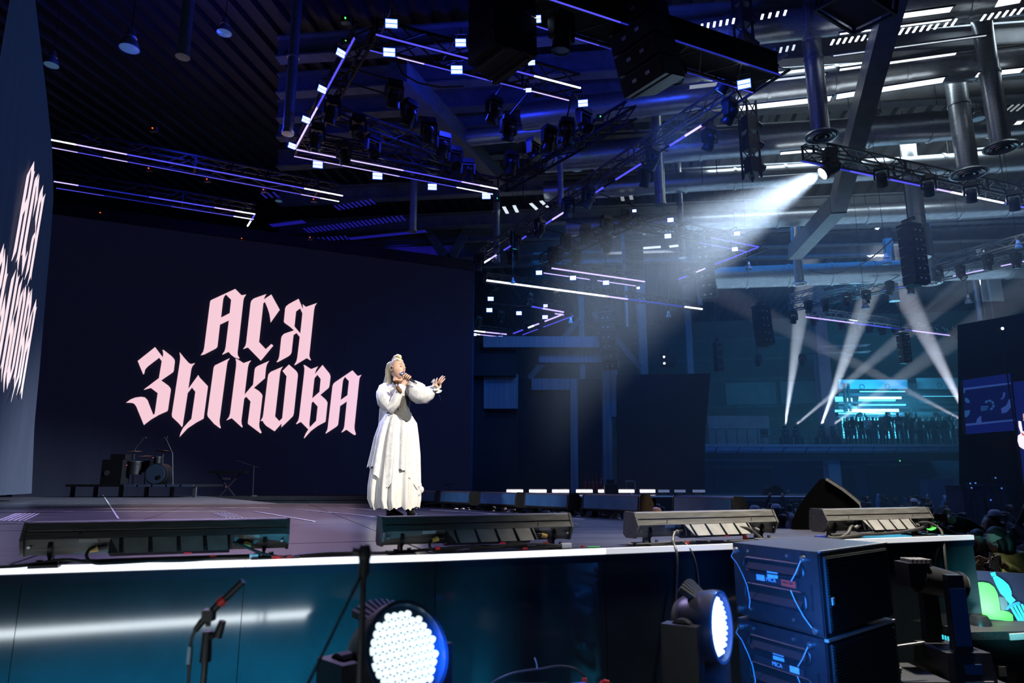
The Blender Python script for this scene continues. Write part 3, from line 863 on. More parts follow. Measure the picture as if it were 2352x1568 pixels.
glow_strip(2310, 250, 2352, 246, 0.6, 'daylight_dim', teeth=0.12)
glow_strip(1150, 484, 1196, 478, 0.75, 'daylight_soft', teeth=0.3)
glow_strip(1215, 477, 1262, 466, 0.75, 'daylight_soft', teeth=0.3)
glow_strip(1420, 458, 1460, 452, 0.6, 'daylight_dim', teeth=0.3)
glow_strip(1466, 570, 1520, 566, 0.5, 'daylight_soft', z=11.5)
glow_strip(1535, 566, 1560, 563, 0.5, 'daylight_soft', z=11.5)
glow_strip(1470, 530, 1495, 526, 1.6, 'daylight_dim', teeth=0.3, z=11.5)
glow_strip(1385, 540, 1405, 535, 1.6, 'daylight_dim', teeth=0.3, z=11.5)
glow_strip(770, 478, 860, 462, 0.5, 'violet_sheet_glow', teeth=0.17)
glow_strip(700, 530, 930, 500, 0.6, 'violet_sheet_glow', teeth=0.17)
glow_strip(620, 518, 700, 508, 0.35, 'violet_sheet_glow')
glow_strip(700, 552, 800, 545, 0.5, 'violet_sheet_glow', teeth=0.17)
glow_strip(800, 548, 980, 530, 0.3, 'violet_sheet_glow')
glow_strip(600, 450, 640, 446, 0.5, 'violet_sheet_glow', teeth=0.17)
# daylight falling in from those strips
# ---------------------------------------------------------------- upright ducts with round diffusers
def riser(px, py0, py1, wpx, dia, label, diff=True):
    Y = min(37.0, dia * F / wpx, atz(px, py1, 9.7).y); dia = wpx * Y / F
    b = atY(px, py1, Y)
    o = empty('upright_duct', (b.x, b.y, b.z), label=label, cat='duct', group='upright ducts hanging from the roof')
    top = 13.42 - b.z
    n = max(1, int(top / 1.4)); h = top / n
    me = MB().cyl((0, 0, 0.01), (0, 0, h - 0.01), dia / 2, n=18).mesh('duct_section', 'duct_steel', True)
    ring = MB().cyl((0, 0, -0.03), (0, 0, 0.03), dia / 2 + 0.02, n=18).mesh('joint_ring', 'duct_steel', True)
    for k in range(n):
        put('duct_section', me, o, T(0, 0, k * h)); put('joint_ring', ring, o, T(0, 0, k * h))
    if diff:
        part('diffuser', MB().lathe([(dia * 0.5, 0.1), (dia * 0.85, 0.02), (dia * 0.9, -0.02), (dia * 0.8, -0.03), (dia * 0.78, 0.0)], 20), 'duct_steel', o, smooth=True)
        mb = MB()
        for r_ in (0.2, 0.45, 0.65):
            mb.lathe([(dia * r_, -0.03), (dia * (r_ + 0.08), -0.05), (dia * (r_ + 0.1), -0.02)], 18)
        part('diffuser_rings', mb, 'steel', o, smooth=True)
    return o
riser(1886, 0, 312, 46, 0.62, 'broad upright duct left of the broad steel strut')
riser(2225, 0, 398, 48, 0.60, 'tall upright duct ending above the glowing right truss')
riser(2300, 0, 338, 46, 0.60, 'upright duct near the corner with a cyan lit diffuser')
riser(1837, 200, 652, 21, 0.45, 'slim upright duct in the haze behind the profile spot')
riser(2117, 300, 590, 38, 0.50, 'bright upright duct behind the right lattice truss', False)
riser(1517, 90, 468, 26, 0.50, 'upright duct behind the long lattice truss', False)
riser(1568, 380, 590, 16, 0.40, 'slim upright duct to the side of the blue line array', False)
riser(2055, 530, 690, 22, 0.45, 'upright duct behind the single hanging speaker column', False)
riser(2140, 500, 650, 26, 0.45, 'upright duct with a cyan edge right of the speaker column')
riser(2255, 540, 735, 20, 0.40, 'upright duct over the dark side tower', False)
riser(661, 0, 305, 26, 0.50, 'dim upright duct left of the blue triangle truss', False)
riser(948, 240, 530, 18, 0.50, 'dim upright duct inside the blue triangle truss', False)
riser(420, -60, 128, 30, 0.50, 'dim upright duct between two pendant lamps', False)
riser(1140, 300, 600, 16, 0.45, 'dim upright duct above the corner of the screen', False)
riser(1288, 330, 470, 14, 0.4, 'thin upright duct behind a pendant lamp', False)
riser(1608, 640, 700, 10, 0.3, 'short bright duct behind the curved line array', False)
riser(1440, 690, 750, 8, 0.25, 'short thin duct over the pale tall column', False)
# ---------------------------------------------------------------- high bay lamps
hb = Proto()
hb.add('stem', MB().cyl((0, 0, 0.55), (0, 0, 1.4), 0.012, n=6), 'black_metal')
hb.add('ballast_housing', MB().lathe([(0.0, 0.56), (0.07, 0.55), (0.10, 0.48), (0.12, 0.34), (0.15, 0.30), (0.09, 0.26)], 16), 'aluminium', True)
mat('reflector', (0.35, 0.42, 0.5), 0.3, 0.3, var=0.2, scale=12)
hb.add('reflector', MB().lathe([(0.06, 0.28), (0.13, 0.26), (0.20, 0.14), (0.235, 0.02), (0.24, 0.0), (0.225, 0.0), (0.19, 0.12), (0.12, 0.22)], 20), 'reflector', True)
mat('bay_glass', (0.25, 0.35, 0.45), 0.15, emit=(0.10, 0.25, 0.4), strength=0.25)
hb.add('glass', MB().lathe([(0.0, -0.02), (0.12, -0.015), (0.22, 0.005), (0.22, 0.012), (0.0, 0.012)], 20), 'bay_glass', True)
mat('bay_glow', (0.5, 0.5, 0.5), 0.2, emit=(0.9, 0.95, 1.0), strength=1.2)
for k, (px, py, wd, lab) in enumerate([
        (118, 150, 36, 'dim bell lamp right beside the top of the slanted side screen'),
        (297, 112, 50, 'bell lamp with a bright glint, dark roof around it'),
        (515, 76, 38, 'dim blue bell lamp left of the blue triangle truss'),
        (1325, 390, 26, 'pale bell lamp above the middle of the long lattice truss'),
        (2247, 274, 30, 'cyan bell lamp between the two tall upright ducts'),
        (2037, 605, 22, 'cyan bell lamp left of the single speaker column'),
        (2226, 695, 18, 'pale bell lamp over the dark side tower'),
        (1988, 708, 19, 'brightly lit bell lamp under the second right truss'),
        (1720, 618, 16, 'dim bell lamp in the haze under the profile spot'),
        (1536, 728, 13, 'tiny bell lamp behind the curved line array'),
        (1311, 742, 12, 'tiny bell lamp under the white lit far truss'),
        (2340, 570, 18, 'cyan bell lamp at the end of the second right truss'),
        (1178, 650, 12, 'tiny bell lamp just over the white lit far truss'),
        (640, 462, 18, 'violet tinted bell lamp behind the end of the blue lit truss')]):
    p = atz(px, py, 11.9 if py < 480 else 9.0 if py < 560 else 7.6)
    sc_ = wd * p.y / F / 0.48
    o = hb.spawn('pendant_lamp', p, (0.0, 0.0, 0), lab, 'lamp', 'bell shaped hall lamps', (sc_, sc_, sc_))
    part('hanger', MB().cyl((0, 0, 1.38), (0, 0, (13.38 - p.z) / sc_), 0.012, n=5), 'black_metal', o)
# ---------------------------------------------------------------- trusses with LED edges
def pick(profile, t):
    m = profile[0][1]
    for tt, mm in profile:
        if t >= tt: m = mm
    return m
WB = [(0, 'led_lavender'), (0.06, 'led_blue')]
mat('truss_grey', (0.16, 0.17, 0.19), 0.35, 0.5, var=0.2, scale=20)
TR = []
def truss(a, b, label, prof=None, prof2=None, z=TZ, w=0.30, h=0.30, lattice=True, solid=False, up=0.0, strip=0.022, side=1, m='black_metal', zb=None, seg=0.5):
    """truss whose lower near edge runs between the picture points a and b at height z; prof colours the near strip, prof2 the far one"""
    A = atz(a[0], a[1], z); B = atz(b[0], b[1], z if zb is None else zb)
    d = B - A; L = d.length
    yaw = math.atan2(d.y, d.x)
    # keep local +Y pointing away from the lens
    o = empty('lighting_truss', A, (0, 0, yaw), label, 'truss')
    yv = Vector((-math.sin(yaw), math.cos(yaw), 0))
    s = 1 if yv.dot(A.lerp(B, .5) - CAM) > 0 else -1
    c = [(0, 0), (s * w, 0), (0, h), (s * w, h)]
    off_ = yv * (s * w / 2); TR.append((A + off_, B + off_))
    if lattice:
        for (y, zz) in c:
            part('chord', MB().bar((0, y, zz + up), (L, y, zz + up), 0.045, 0.045), m, o)
        mb = MB(); st = 0.45; n = max(2, int(L / st)); st = L / n
        for k in range(n):
            x0, x1 = k * st, (k + 1) * st
            f = k % 2
            for (y, z0, y2, z1) in ((0, 0, 0, h), (s * w, 0, s * w, h), (0, h, s * w, h), (0, 0, s * w, 0)):
                if f: mb.bar((x0, y, z0 + up), (x1, y2, z1 + up), 0.022, 0.022)
                else: mb.bar((x0, y2, z1 + up), (x1, y, z0 + up), 0.022, 0.022)
        part('bracing', mb, m, o)
        for k in range(0, int(L / 3) + 1):
            x = min(L - 0.02, k * 3.0 + 0.02)
            mb = MB()
            for (y, zz), (y2, z2) in (((0, 0), (s * w, 0)), ((s * w, 0), (s * w, h)), ((s * w, h), (0, h)), ((0, h), (0, 0))):
                mb.bar((x, y, zz + up), (x, y2, z2 + up), 0.05, 0.03)
            part('end_frame', mb, m, o)
    if solid:
        part('cover', MB().box((L / 2, s * w / 2, h / 2 + 0.02), (L, w * 0.96, h * 0.9)), 'black_matte', o)
    for prof_, y in ((prof, -0.03 * s), (prof2, s * (w + 0.03))):
        if not prof_: continue
        n = max(1, int(L / seg)); ln = L / n
        ms = [x for x in ('led_white', 'led_lavender', 'led_blue', 'led_deep', 'black_metal')]
        mb = MB()
        for k in range(n):
            mn = pick(prof_, (k + 0.5) / n)
            if mn is None: continue
            mb.cur = ms.index(mn)
            mb.box((ln * (k + 0.5), y, -0.02), (ln - 0.006, strip, strip))
        part('led_strip', mb, ms, o)
    return o
truss((115, 320), (787, 449), 'longest blue lit truss across the dark roof on the side of the slanted screen', [(0, 'led_white'), (.04, 'led_lavender'), (.22, 'led_blue'), (.55, 'led_blue'), (.82, 'led_lavender'), (.88, 'led_white')], [(0, 'led_lavender'), (.1, 'led_blue'), (.13, 'led_lavender'), (.22, 'led_blue'), (.85, 'led_lavender'), (.9, 'led_white')], w=0.36)
truss((124, 416), (586, 491), 'shorter blue lit truss just above the top of the big screen', [(0, 'led_white'), (.05, 'led_lavender'), (.15, 'led_deep'), (.4, 'led_blue'), (.82, 'led_lavender'), (.87, 'led_white')], [(0, 'led_white'), (.05, 'led_blue'), (.2, 'led_deep'), (.6, 'led_blue'), (.87, 'led_white')], w=0.38)
truss((587, 493), (571, 518), 'stub of blue lit truss bending down at the end of the shorter blue truss', [(0, 'led_blue'), (.5, 'led_white')], None, lattice=False, strip=0.03)
truss((680, 343), (1143, 433), 'lit truss along the lower side of the blue triangle', [(0, 'led_lavender'), (.45, 'led_lavender'), (.55, 'led_blue'), (.8, 'led_lavender'), (.86, 'led_white')], [(0, 'led_lavender'), (.4, 'led_lavender'), (.55, 'led_blue'), (.84, 'led_white')], w=0.30)
truss((681, 340), (818, 86), 'lit truss along the slanting side of the blue triangle', [(0, 'led_lavender'), (.18, 'led_lavender'), (.3, 'black_metal'), (.36, 'led_lavender'), (.42, 'led_blue'), (.52, 'black_metal'), (.58, 'led_blue'), (.75, 'led_blue')], None, w=0.3, strip=0.03)
truss((862, 79), (1332, 202), 'lit truss along the top of the blue triangle, behind the hanging speakers', [(0, 'led_blue'), (.4, 'led_blue'), (.7, 'led_lavender'), (.75, 'led_white')], [(0, 'led_blue'), (.1, 'led_lavender'), (.2, 'led_blue'), (.72, 'led_lavender'), (.8, 'led_lavender')], w=0.42)
truss((1235, -10), (1790, 172), 'wide dark truss ending in a point over the brightest blue panel', [(0, 'led_blue'), (.30, 'led_deep')], [(0, 'led_blue'), (.30, 'led_deep'), (.9, 'led_blue')], solid=True, w=0.62, h=0.45, strip=0.02)
truss((1143, 433), (1440, 262), 'dark truss climbing from the triangle corner to the leaning speaker array, hung with lamps', [(0, 'black_metal'), (.2, 'led_lavender'), (.23, 'black_metal'), (.4, 'led_lavender'), (.43, 'black_metal'), (.62, 'led_lavender'), (.65, 'black_metal')], None, w=0.3)
truss((1098, 612), (1790, 176), 'long lattice truss running from the screen corner up to the pointed truss', [(0, 'led_lavender'), (.03, 'led_white'), (.06, 'black_metal'), (.09, 'led_lavender'), (.12, 'black_metal'), (.15, 'led_blue'), (.19, 'black_metal'), (.22, 'led_blue'), (.27, 'black_metal'), (.3, 'led_blue'), (.37, 'led_lavender'), (.45, 'black_metal'), (.52, 'led_blue'), (.57, 'black_metal'), (.63, 'led_blue'), (.68, 'black_metal'), (.76, 'led_blue'), (.80, 'led_lavender'), (.86, 'black_metal')], None, up=0.25, w=0.32, h=0.36, strip=0.035, m='truss_grey')
truss((1117, 643), (1612, 709), 'far straight truss with one bright white strip beside the screen edge', [(0, 'led_white'), (.25, 'led_white'), (.27, 'black_metal'), (.29, 'led_white'), (.31, 'black_metal'), (.35, 'led_white'), (.52, 'led_lavender'), (.62, 'led_deep'), (.92, 'led_white')], None, w=0.3, strip=0.05)
truss((1266, 615), (1480, 646), 'far violet lit truss behind the blue line array', [(0, 'led_lavender'), (.95, 'led_white')], [(0, 'led_lavender')], w=0.55, strip=0.04)
truss((1447, 508), (1741, 566), 'truss of the small far triangle with a blue lit point', [(0, 'black_metal'), (.62, 'led_blue')], [(0, 'black_metal'), (.62, 'led_blue')], w=0.45, strip=0.035, m='dark_paint')
truss((1560, 640), (1741, 567), 'short blue dotted truss closing the small far triangle', [(0, 'led_blue'), (.15, 'black_metal'), (.3, 'led_lavender'), (.42, 'black_metal'), (.55, 'led_blue'), (.7, 'black_metal'), (.78, 'led_blue')], None, w=0.4, strip=0.035)
truss((1240, 604), (1447, 508), 'dark far truss hung with lamps, climbing to the top of the blue line array', None, None, w=0.4, m='dark_paint')
truss((1220, 703), (1294, 716), 'upper bar of the smallest far triangle', [(0, 'led_blue'), (.5, 'led_lavender')], None, w=0.3, strip=0.05)
truss((1274, 719), (1294, 722), 'tip of the smallest far triangle', [(0, 'led_lavender')], None, lattice=False, strip=0.05)
truss((1180, 765), (1294, 721), 'slanting dotted bar of the smallest far triangle', [(0, 'led_blue'), (.2, 'black_metal'), (.3, 'led_white'), (.4, 'black_metal'), (.48, 'led_lavender'), (.55, 'black_metal'), (.65, 'led_lavender')], [(0, 'led_blue'), (.3, 'black_metal'), (.4, 'led_blue')], w=0.5, strip=0.05)
truss((1088, 759), (1163, 767), 'lowest far bar with two white violet strips at the screen edge', [(0, 'led_white'), (.5, 'led_lavender')], [(0, 'led_white'), (.4, 'led_lavender')], w=0.6, strip=0.05)
truss((1868, 352), (2420, 470), 'right lattice truss carrying the bright profile spot', None, [(0, 'led_deep'), (.2, 'led_blue'), (.45, 'led_lavender'), (.58, 'led_white'), (.80, 'led_blue')], w=0.34, h=0.34, strip=0.045)
truss((1812, 712), (2420, 585), 'second right truss, long and blue tinted, hung with many lamps', [(0, 'black_metal'), (.42, 'led_deep'), (.55, 'led_blue'), (.62, 'black_metal'), (.66, 'led_lavender'), (.78, 'black_metal'), (.82, 'led_lavender')], None, w=0.34, h=0.34, strip=0.03, m='truss_grey')
truss((1815, 690), (2420, 540), 'upper lattice bar above the second right truss', None, None, z=TZ + 0.5, w=0.3, h=0.3, m='truss_grey')
truss((1866, 722), (2202, 766), 'third right truss with a violet strip, row of tilted lamps below', None, [(0, 'led_lavender'), (.22, 'led_lavender'), (.3, 'led_blue'), (.55, 'led_deep'), (.68, 'led_lavender')], w=0.34, h=0.34, strip=0.07, m='steel')
truss((1880, 810), (2000, 806), 'short pale lattice truss over the balcony beams', None, None, z=8.8, w=0.35, h=0.35, m='steel')
truss((735, 335), (1080, 402), 'dark unlit truss inside the blue triangle, parallel to its lower side', None, None, z=TZ + 0.0, w=0.3)
truss((768, 268), (1060, 375), 'dark unlit truss crossing the blue triangle from the slanting side', None, None, z=TZ + 0.02, w=0.3)
# dark drop truss with motors
def tower(px, py0, py1, Y, wd, label):
    p = atY(px, py1, Y); q = atY(px, py0, Y)
    h = q.z - p.z
    o = empty('hanging_tower', p, (0, 0, 0.4), label, 'truss')
    for a in (-1, 1):
        for b in (-1, 1):
            part('chord', MB().bar((a * wd / 2, b * wd / 2, 0), (a * wd / 2, b * wd / 2, h), 0.04, 0.04), 'black_metal', o)
    mb = MB(); n = int(h / 0.4)
    for k in range(n):
        z0, z1 = k * h / n, (k + 1) * h / n
        s = 1 if k % 2 else -1
        for b in (-1, 1):
            mb.bar((-s * wd / 2, b * wd / 2, z0), (s * wd / 2, b * wd / 2, z1), 0.02, 0.02)
            mb.bar((b * wd / 2, -s * wd / 2, z0), (b * wd / 2, s * wd / 2, z1), 0.02, 0.02)
    part('bracing', mb, 'black_metal', o)
    for k, f in enumerate((0.15, 0.45, 0.7)):
        part('hoist_motor', MB().box((0.02, -0.03, h * f), (wd * 1.1, wd * 0.9, wd * 1.3)).cyl((wd * .5, -0.1, h * f), (wd * .95, -0.1, h * f - 0.05), wd * 0.33, n=10), 'black_metal', o)
tower(1728, 235, 410, 15.5, 0.30, 'dark lattice drop with hoist motors under the corner of the pointed truss')
tower(1712, -60, 130, 13.0, 0.26, 'dark lattice drop at the top edge above the pointed truss')
# hanging box frame at the top edge
p = atY(1965, 10, 11)
fr = empty('box_truss', p, (0.15, 0.1, 0.5), 'black box frame hanging at the top edge before the white roof lights', 'frame')
part('frame_cover', MB().box((0, 0, 0.05), (0.98, 0.75, 0.3)), 'black_matte', fr)
for a in (-1, 1):
    part('frame_bar', MB().bar((-.55, a * .42, -.15), (.55, a * .42, -.15), .05, .05), 'black_metal', fr)
    part('frame_bar', MB().bar((a * .55, -.42, -.15), (a * .55, .42, -.15), .05, .05), 'black_metal', fr)
    for b in (-1, 1):
        part('frame_post', MB().bar((a * .55, b * .42, -.15), (a * .55, b * .42, .5), .05, .05), 'black_metal', fr)
# thin chains and cables from the roof
mat('chain', (0.03, 0.03, 0.035), 0.5)
chains = []
for k, (px, y0, y1, Y) in enumerate([(1580, 40, 330, 18), (1612, 60, 420, 20), (1645, 120, 400, 20), (1770, 250, 380, 24), (1948, 0, 250, 17), (2025, 20, 320, 19), (2075, 60, 300, 19), (2022, 145, 260, 15), (2085, 200, 480, 22), (2150, 100, 240, 17), (1990, 260, 500, 24), (2160, 330, 470, 22), (1775, 300, 395, 24), (1690, 320, 560, 30), (1470, 300, 480, 26), (1410, 300, 420, 24), (1200, 410, 470, 20), (1330, 300, 360, 20), (2310, 380, 460, 18), (2190, 500, 690, 30), (1980, 560, 700, 30), (1740, 330, 600, 30)]):
    a = atY(px, y0, Y); b = atY(px + 2, y1, Y)
    o = part('hoist_chain', MB().cyl((0, 0, 0), (0, 0, max(0.5, 13.3 - b.z)), 0.014, n=5), 'chain'); o.location = b
    chains.append((px, o))

for k, (px, o) in enumerate(sorted(chains, key=lambda c: c[0])):
    tag(o, 'thin dark chain hanging from the roof, %s counted from the big screen' % ORD[k], 'chain', 'hoist chains from the roof')
def tie(o, top, reach=3.0):
    """a thin arm from a lamp to the truss that carries it, or a rod to the roof"""
    best = None
    for A, B in TR:
        d = B - A; t = max(0.01, min(.99, (top - A).dot(d) / d.length_squared)); q = A + d * t
        e = (q - top).length
        if best is None or e < best[0]: best = (e, q)
    q = best[1] + Vector((0, 0, .01)) if best and best[0] < reach else Vector((top.x, top.y, 13.42))
    if best and best[0] < .12: return
    Mi = Matrix.LocRotScale(o.location, o.rotation_euler, o.scale).inverted()
    part('mounting_arm', MB().cyl(Mi @ top, Mi @ q, .018 / o.scale[0], n=5), 'black_metal', o)
# ---------------------------------------------------------------- panel lights: two bright bars in a black housing
pl = Proto()
pl.add('housing', MB().box((0, 0.045, 0), (0.29, 0.07, 0.205)).box((0, 0.10, 0), (0.16, 0.05, 0.12)), 'black_metal')
pl.add('rim', MB().box((0, 0.008, 0), (0.28, 0.008, 0.195)), 'panel_halo')
pl.add('light_bar', MB().box((0, 0, 0.047), (0.255, 0.012, 0.070)), 'panel_glow')
pl.add('light_bar', MB().box((0, 0, -0.047), (0.255, 0.012, 0.070)), 'panel_glow')
mb = MB()
for s in (-1, 1): mb.bar((s * 0.16, 0.05, 0), (s * 0.16, 0.10, 0.22), 0.012, 0.04)
mb.bar((-0.165, 0.10, 0.22), (0.165, 0.10, 0.22), 0.04, 0.012); mb.cyl((0, 0.1, 0.22), (0, 0.1, 0.34), 0.02)
pl.add('bracket', mb, 'black_metal')
for i, (px, py, wd, lab, side) in enumerate([
    (899, 54, 32, 'uppermost of two panels at the near end of the triangle top truss', 0),
    (894, 120, 31, 'lower of two panels at the near end of the triangle top truss', 0),
    (1058, 98, 28, 'upper panel touching the side of the upright hanging speaker array', 0),
    (1049, 160, 30, 'lower panel close to the side of the upright hanging speaker array', 0),
    (1231, 44, 27, 'panel glowing beyond the top of the upright hanging speaker array', 0),
    (1221, 144, 18, 'panel peeking out beyond the upright speaker array, on the truss strips', 0),
    (1214, 207, 15, 'panel peeking out under the strips beyond the upright speaker array', 0),
    (1339, 237, 25, 'panel just under the foot of the leaning speaker array', 0),
    (1499, 128, 22, 'panel between the leaning speaker array and the pointed truss', 0),
    (1709, 193, 33, 'brightest blue panel under the point of the wide dark truss', 0),
    (783, 122, 26, 'uppermost edge-on panel along the slanting side of the triangle', 1),
    (740, 205, 24, 'second edge-on panel from the top along the slanting side of the triangle', 1),
    (703, 275, 22, 'third edge-on panel from the top along the slanting side of the triangle', 1),
    (671, 335, 20, 'edge-on panel at the lower corner of the triangle', 1),
    (730, 378, 24, 'first panel below the lower truss of the triangle, from the corner', 0),
    (867, 404, 24, 'second panel below the lower truss of the triangle, from the corner', 0),
    (993, 429, 22, 'third panel below the lower truss of the triangle, from the corner', 0),
    (1117, 450, 21, 'fourth panel below the lower truss of the triangle, nearest the lattice', 0),
    (1540, 505, 15, 'upper panel beside the top of the blue line array', 0),
    (1534, 542, 16, 'lower panel beside the top of the blue line array', 0),
    (1693, 536, 14, 'upper panel at the blue point of the small far triangle', 0),
    (1688, 572, 14, 'lower panel at the blue point of the small far triangle', 0),
    (1457, 484, 10, 'small panel on top of the blue line array', 0),
    (1238, 626, 15, 'first panel below the far violet truss, from the big screen', 0),
    (1316, 638, 15, 'second panel below the far violet truss, from the big screen', 0),
    (1392, 649, 15, 'third panel below the far violet truss, right before the blue line array', 0),
    (1466, 661, 8, 'half hidden panel at the foot of the blue line array', 0),
    (1127, 686, 14, 'upper panel close to the screen edge under the white lit far truss', 0),
    (1124, 712, 14, 'lower panel close to the screen edge under the white lit far truss', 0),
    (1192, 719, 13, 'panel in the middle of the smallest far triangle', 0),
    (1253, 702, 10, 'panel on the upper bar of the smallest far triangle', 0),
    (1252, 728, 13, 'panel by the tip of the smallest far triangle', 0),
    (1090, 768, 9, 'lowest panel at the very edge of the screen', 0),
    (1150, 775, 11, 'lowest panel under the far bar beside the screen', 0)]):
    p = atz(px, py, TZ - 0.25)
    sc_ = (wd if not side else wd * 1.0) * p.y / F / 0.28
    d = (CAM - p)
    if side: d = Vector((d.x * 0.2 + 5.5, d.y * 0.45, d.z * 0.5))
    else: d = Vector((d.x * 0.9 - 0.8, d.y, d.z * 0.75))
    rot = (-d).to_track_quat('Y', 'Z').to_euler()
    o = pl.spawn('panel_light', p, rot, 'glowing panel light, ' + lab, 'light', 'glowing panel lights under the trusses', (sc_, sc_, sc_))
    tie(o, Matrix.LocRotScale(o.location, o.rotation_euler, o.scale) @ Vector((0, .1, .33)))

# ---------------------------------------------------------------- moving heads
def head_proto(tilt, lens, face='lens_glass', big=1.0, n_cells=0):
    P = Proto()
    P.add('base', MB().box((0, 0, -0.07), (0.30, 0.24, 0.12), top=(0.9, 0.9)).box((0, 0, 0.0), (0.12, 0.06, 0.05)), 'black_plastic')
    mb = MB()
    for s in (-1, 1):
        mb.box((s * 0.155, 0, -0.27), (0.045, 0.12, 0.26), top=(1, 1.25))
    mb.box((0, 0, -0.145), (0.35, 0.15, 0.05))
    P.add('yoke', mb, 'black_plastic')
    HMx = T(0, 0, -0.36) @ R(tilt, 'X')
    prof = [(0.0, 0.17), (0.075, 0.165), (0.105, 0.13), (0.115, 0.04), (0.12, -0.04), (0.125, -0.13), (0.135, -0.15), (0.13, -0.19), (0.118, -0.195), (0.115, -0.17)]
    h = P.add('head', MB().lathe(prof, 16), 'black_plastic', True, M=HMx)
    P.add('lens', MB().lathe([(0.0, -0.182), (0.06, -0.186), (0.116, -0.176), (0.116, -0.165), (0.0, -0.165)], 16), lens, True, of=h)
    mb = MB()
    for k in range(6):
        mb.lathe([(0.118, 0.10 - k * 0.03), (0.126, 0.095 - k * 0.03), (0.126, 0.088 - k * 0.03), (0.118, 0.083 - k * 0.03)], 16)
    P.add('cooling_fins', mb, 'black_metal', of=h)
    return P
HP = {'dark': head_proto(0.5, 'lens_glass'), 'dark2': head_proto(-0.6, 'lens_glass'), 'down': head_proto(0.12, 'smoked_glass'), 'key': head_proto(1.0, 'lens_glow'), 'cyan': head_proto(0.30, 'cyan_glow'), 'blue': head_proto(0.75, 'blue_glow'), 'white': head_proto(0.3, 'lens_glow')}
def hang(px, py, kind, label, z=TZ, yaw=0.0, sc=1.0, Y=None):
    p = atz(px, py, z - 0.33 * sc) if Y is None else atY(px, py, Y)
    p = p + Vector((0, 0, 0.33 * sc))
    if Y is None:
        best = None
        for A, B in TR:
            d = B - A; t = max(0, min(1, (p - A).dot(d) / d.length_squared)); q = A + d * t
            e = ((q - p).xy).length
            if abs(A.z - p.z) < 0.6 and (best is None or e < best[0]): best = (e, q)
        if best and best[0] < 0.45: p = Vector((best[1].x, best[1].y, p.z))
    o = HP[kind].spawn('moving_head', p, (0, 0, yaw), label, 'spotlight', 'moving heads on the trusses', (sc, sc, sc))
    tie(o, Vector(p))
    return o
# heads inside / along the blue triangle
for k, (px, py, kd, ya) in enumerate([(775, 262, 'dark', 0.6), (822, 298, 'dark2', 0.3), (745, 322, 'dark', 0.5), (790, 355, 'dark', -0.4), (865, 335, 'dark2', 0.8), (905, 222, 'dark', 0.4), (940, 265, 'dark', 0.9), (985, 305, 'dark', 0.2), (1018, 338, 'dark', 0.5), (1045, 368, 'dark2', 0.4), (1075, 395, 'dark', 0.1)]):
    hang(px, py, kd, 'black moving head inside the blue triangle truss, %s of those hanging there' % ORD[k], yaw=ya)
for k, (px, py, kd, ya) in enumerate([(1175, 378, 'dark', 0.4), (1225, 350, 'dark2', 0.9), (1262, 322, 'dark', 0.5), (1302, 305, 'dark', 0.2), (1342, 282, 'dark2', 0.7), (1135, 258, 'dark', 0.7), (1168, 300, 'dark', 0.4)]):
    hang(px, py, kd, 'black moving head on the truss climbing to the leaning array, %s from the corner' % ORD[k], yaw=ya)
hang(1290, 82, 'down', 'large black moving head between the two big hanging speaker arrays', Y=9.8, yaw=0.6, sc=1.2)
hang(1553, 158, 'down', 'large black moving head under the pointed truss beside the bright panel', Y=11.6, yaw=0.5, sc=1.15)
hang(1665, 188, 'blue', 'moving head with a spotted blue lens close to the brightest panel', Y=12.6, yaw=0.9, sc=1.05)
hang(1678, 262, 'blue', 'moving head with a blue lens at the top end of the long lattice truss', Y=12.9, yaw=0.7)
for k, (px, py, kd, ya) in enumerate([(1598, 312, 'dark', 0.5), (1500, 368, 'blue', 0.6), (1455, 402, 'dark', 0.3), (1352, 458, 'blue', 0.6), (1305, 480, 'dark', 0.2), (1240, 528, 'blue', 0.9), (1185, 556, 'cyan', 0.7), (1150, 588, 'dark', 0.4), (1100, 606, 'cyan', 0.6)]):
    hang(px, py, kd, 'moving head under the long lattice truss, %s from its top end' % ORD[k + 1], yaw=ya)
for k, (px, py, kd, ya) in enumerate([(1270, 590, 'dark', 0.4), (1300, 560, 'dark2', 0.5), (1340, 598, 'cyan', 0.6), (1345, 540, 'dark', 0.3), (1392, 520, 'dark', 0.5), (1415, 570, 'dark2', 0.1)]):
    hang(px, py, kd, 'small moving head on the far dark truss near the blue line array, %s one' % ORD[k], yaw=ya)
for k, (px, py, kd) in enumerate([(1150, 730, 'cyan'), (1098, 742, 'cyan'), (1215, 690, 'dark'), (1352, 660, 'dark'), (1270, 690, 'dark')]):
    hang(px, py, kd, 'tiny moving head among the smallest far trusses, %s one' % ORD[k], yaw=0.5 + 0.2 * k)
# profile spot with its visible lens
ps = hang(1908, 383, 'key', 'profile spot throwing the big white beam from the right truss', Y=15.6, yaw=1.49, sc=1.35)
for k, (px, py, kd) in enumerate([(2025, 408, 'blue'), (2133, 430, 'blue'), (2231, 446, 'dark'), (2330, 465, 'dark')]):
    hang(px, py, kd, 'black moving head under the right lattice truss, %s from the bright spot' % ORD[k], yaw=-0.5, Y=15.9 + k * 0.45)
for k, (px, py, kd, ya) in enumerate([(1812, 735, 'dark', 0), (1857, 707, 'down', 0.4), (1896, 704, 'down', 0.6), (1945, 690, 'dark', 0.2), (1990, 684, 'down', 0.3), (2045, 664, 'dark', 0.5), (2092, 662, 'down', 0.4), (2155, 632, 'dark', 0.2), (2207, 630, 'dark2', 0.4), (2335, 602, 'down', 0.3), (2270, 605, 'cyan', 0.3)]):
    hang(px, py, kd, 'black moving head under the second right truss, %s from the far end' % ORD[k], yaw=ya)
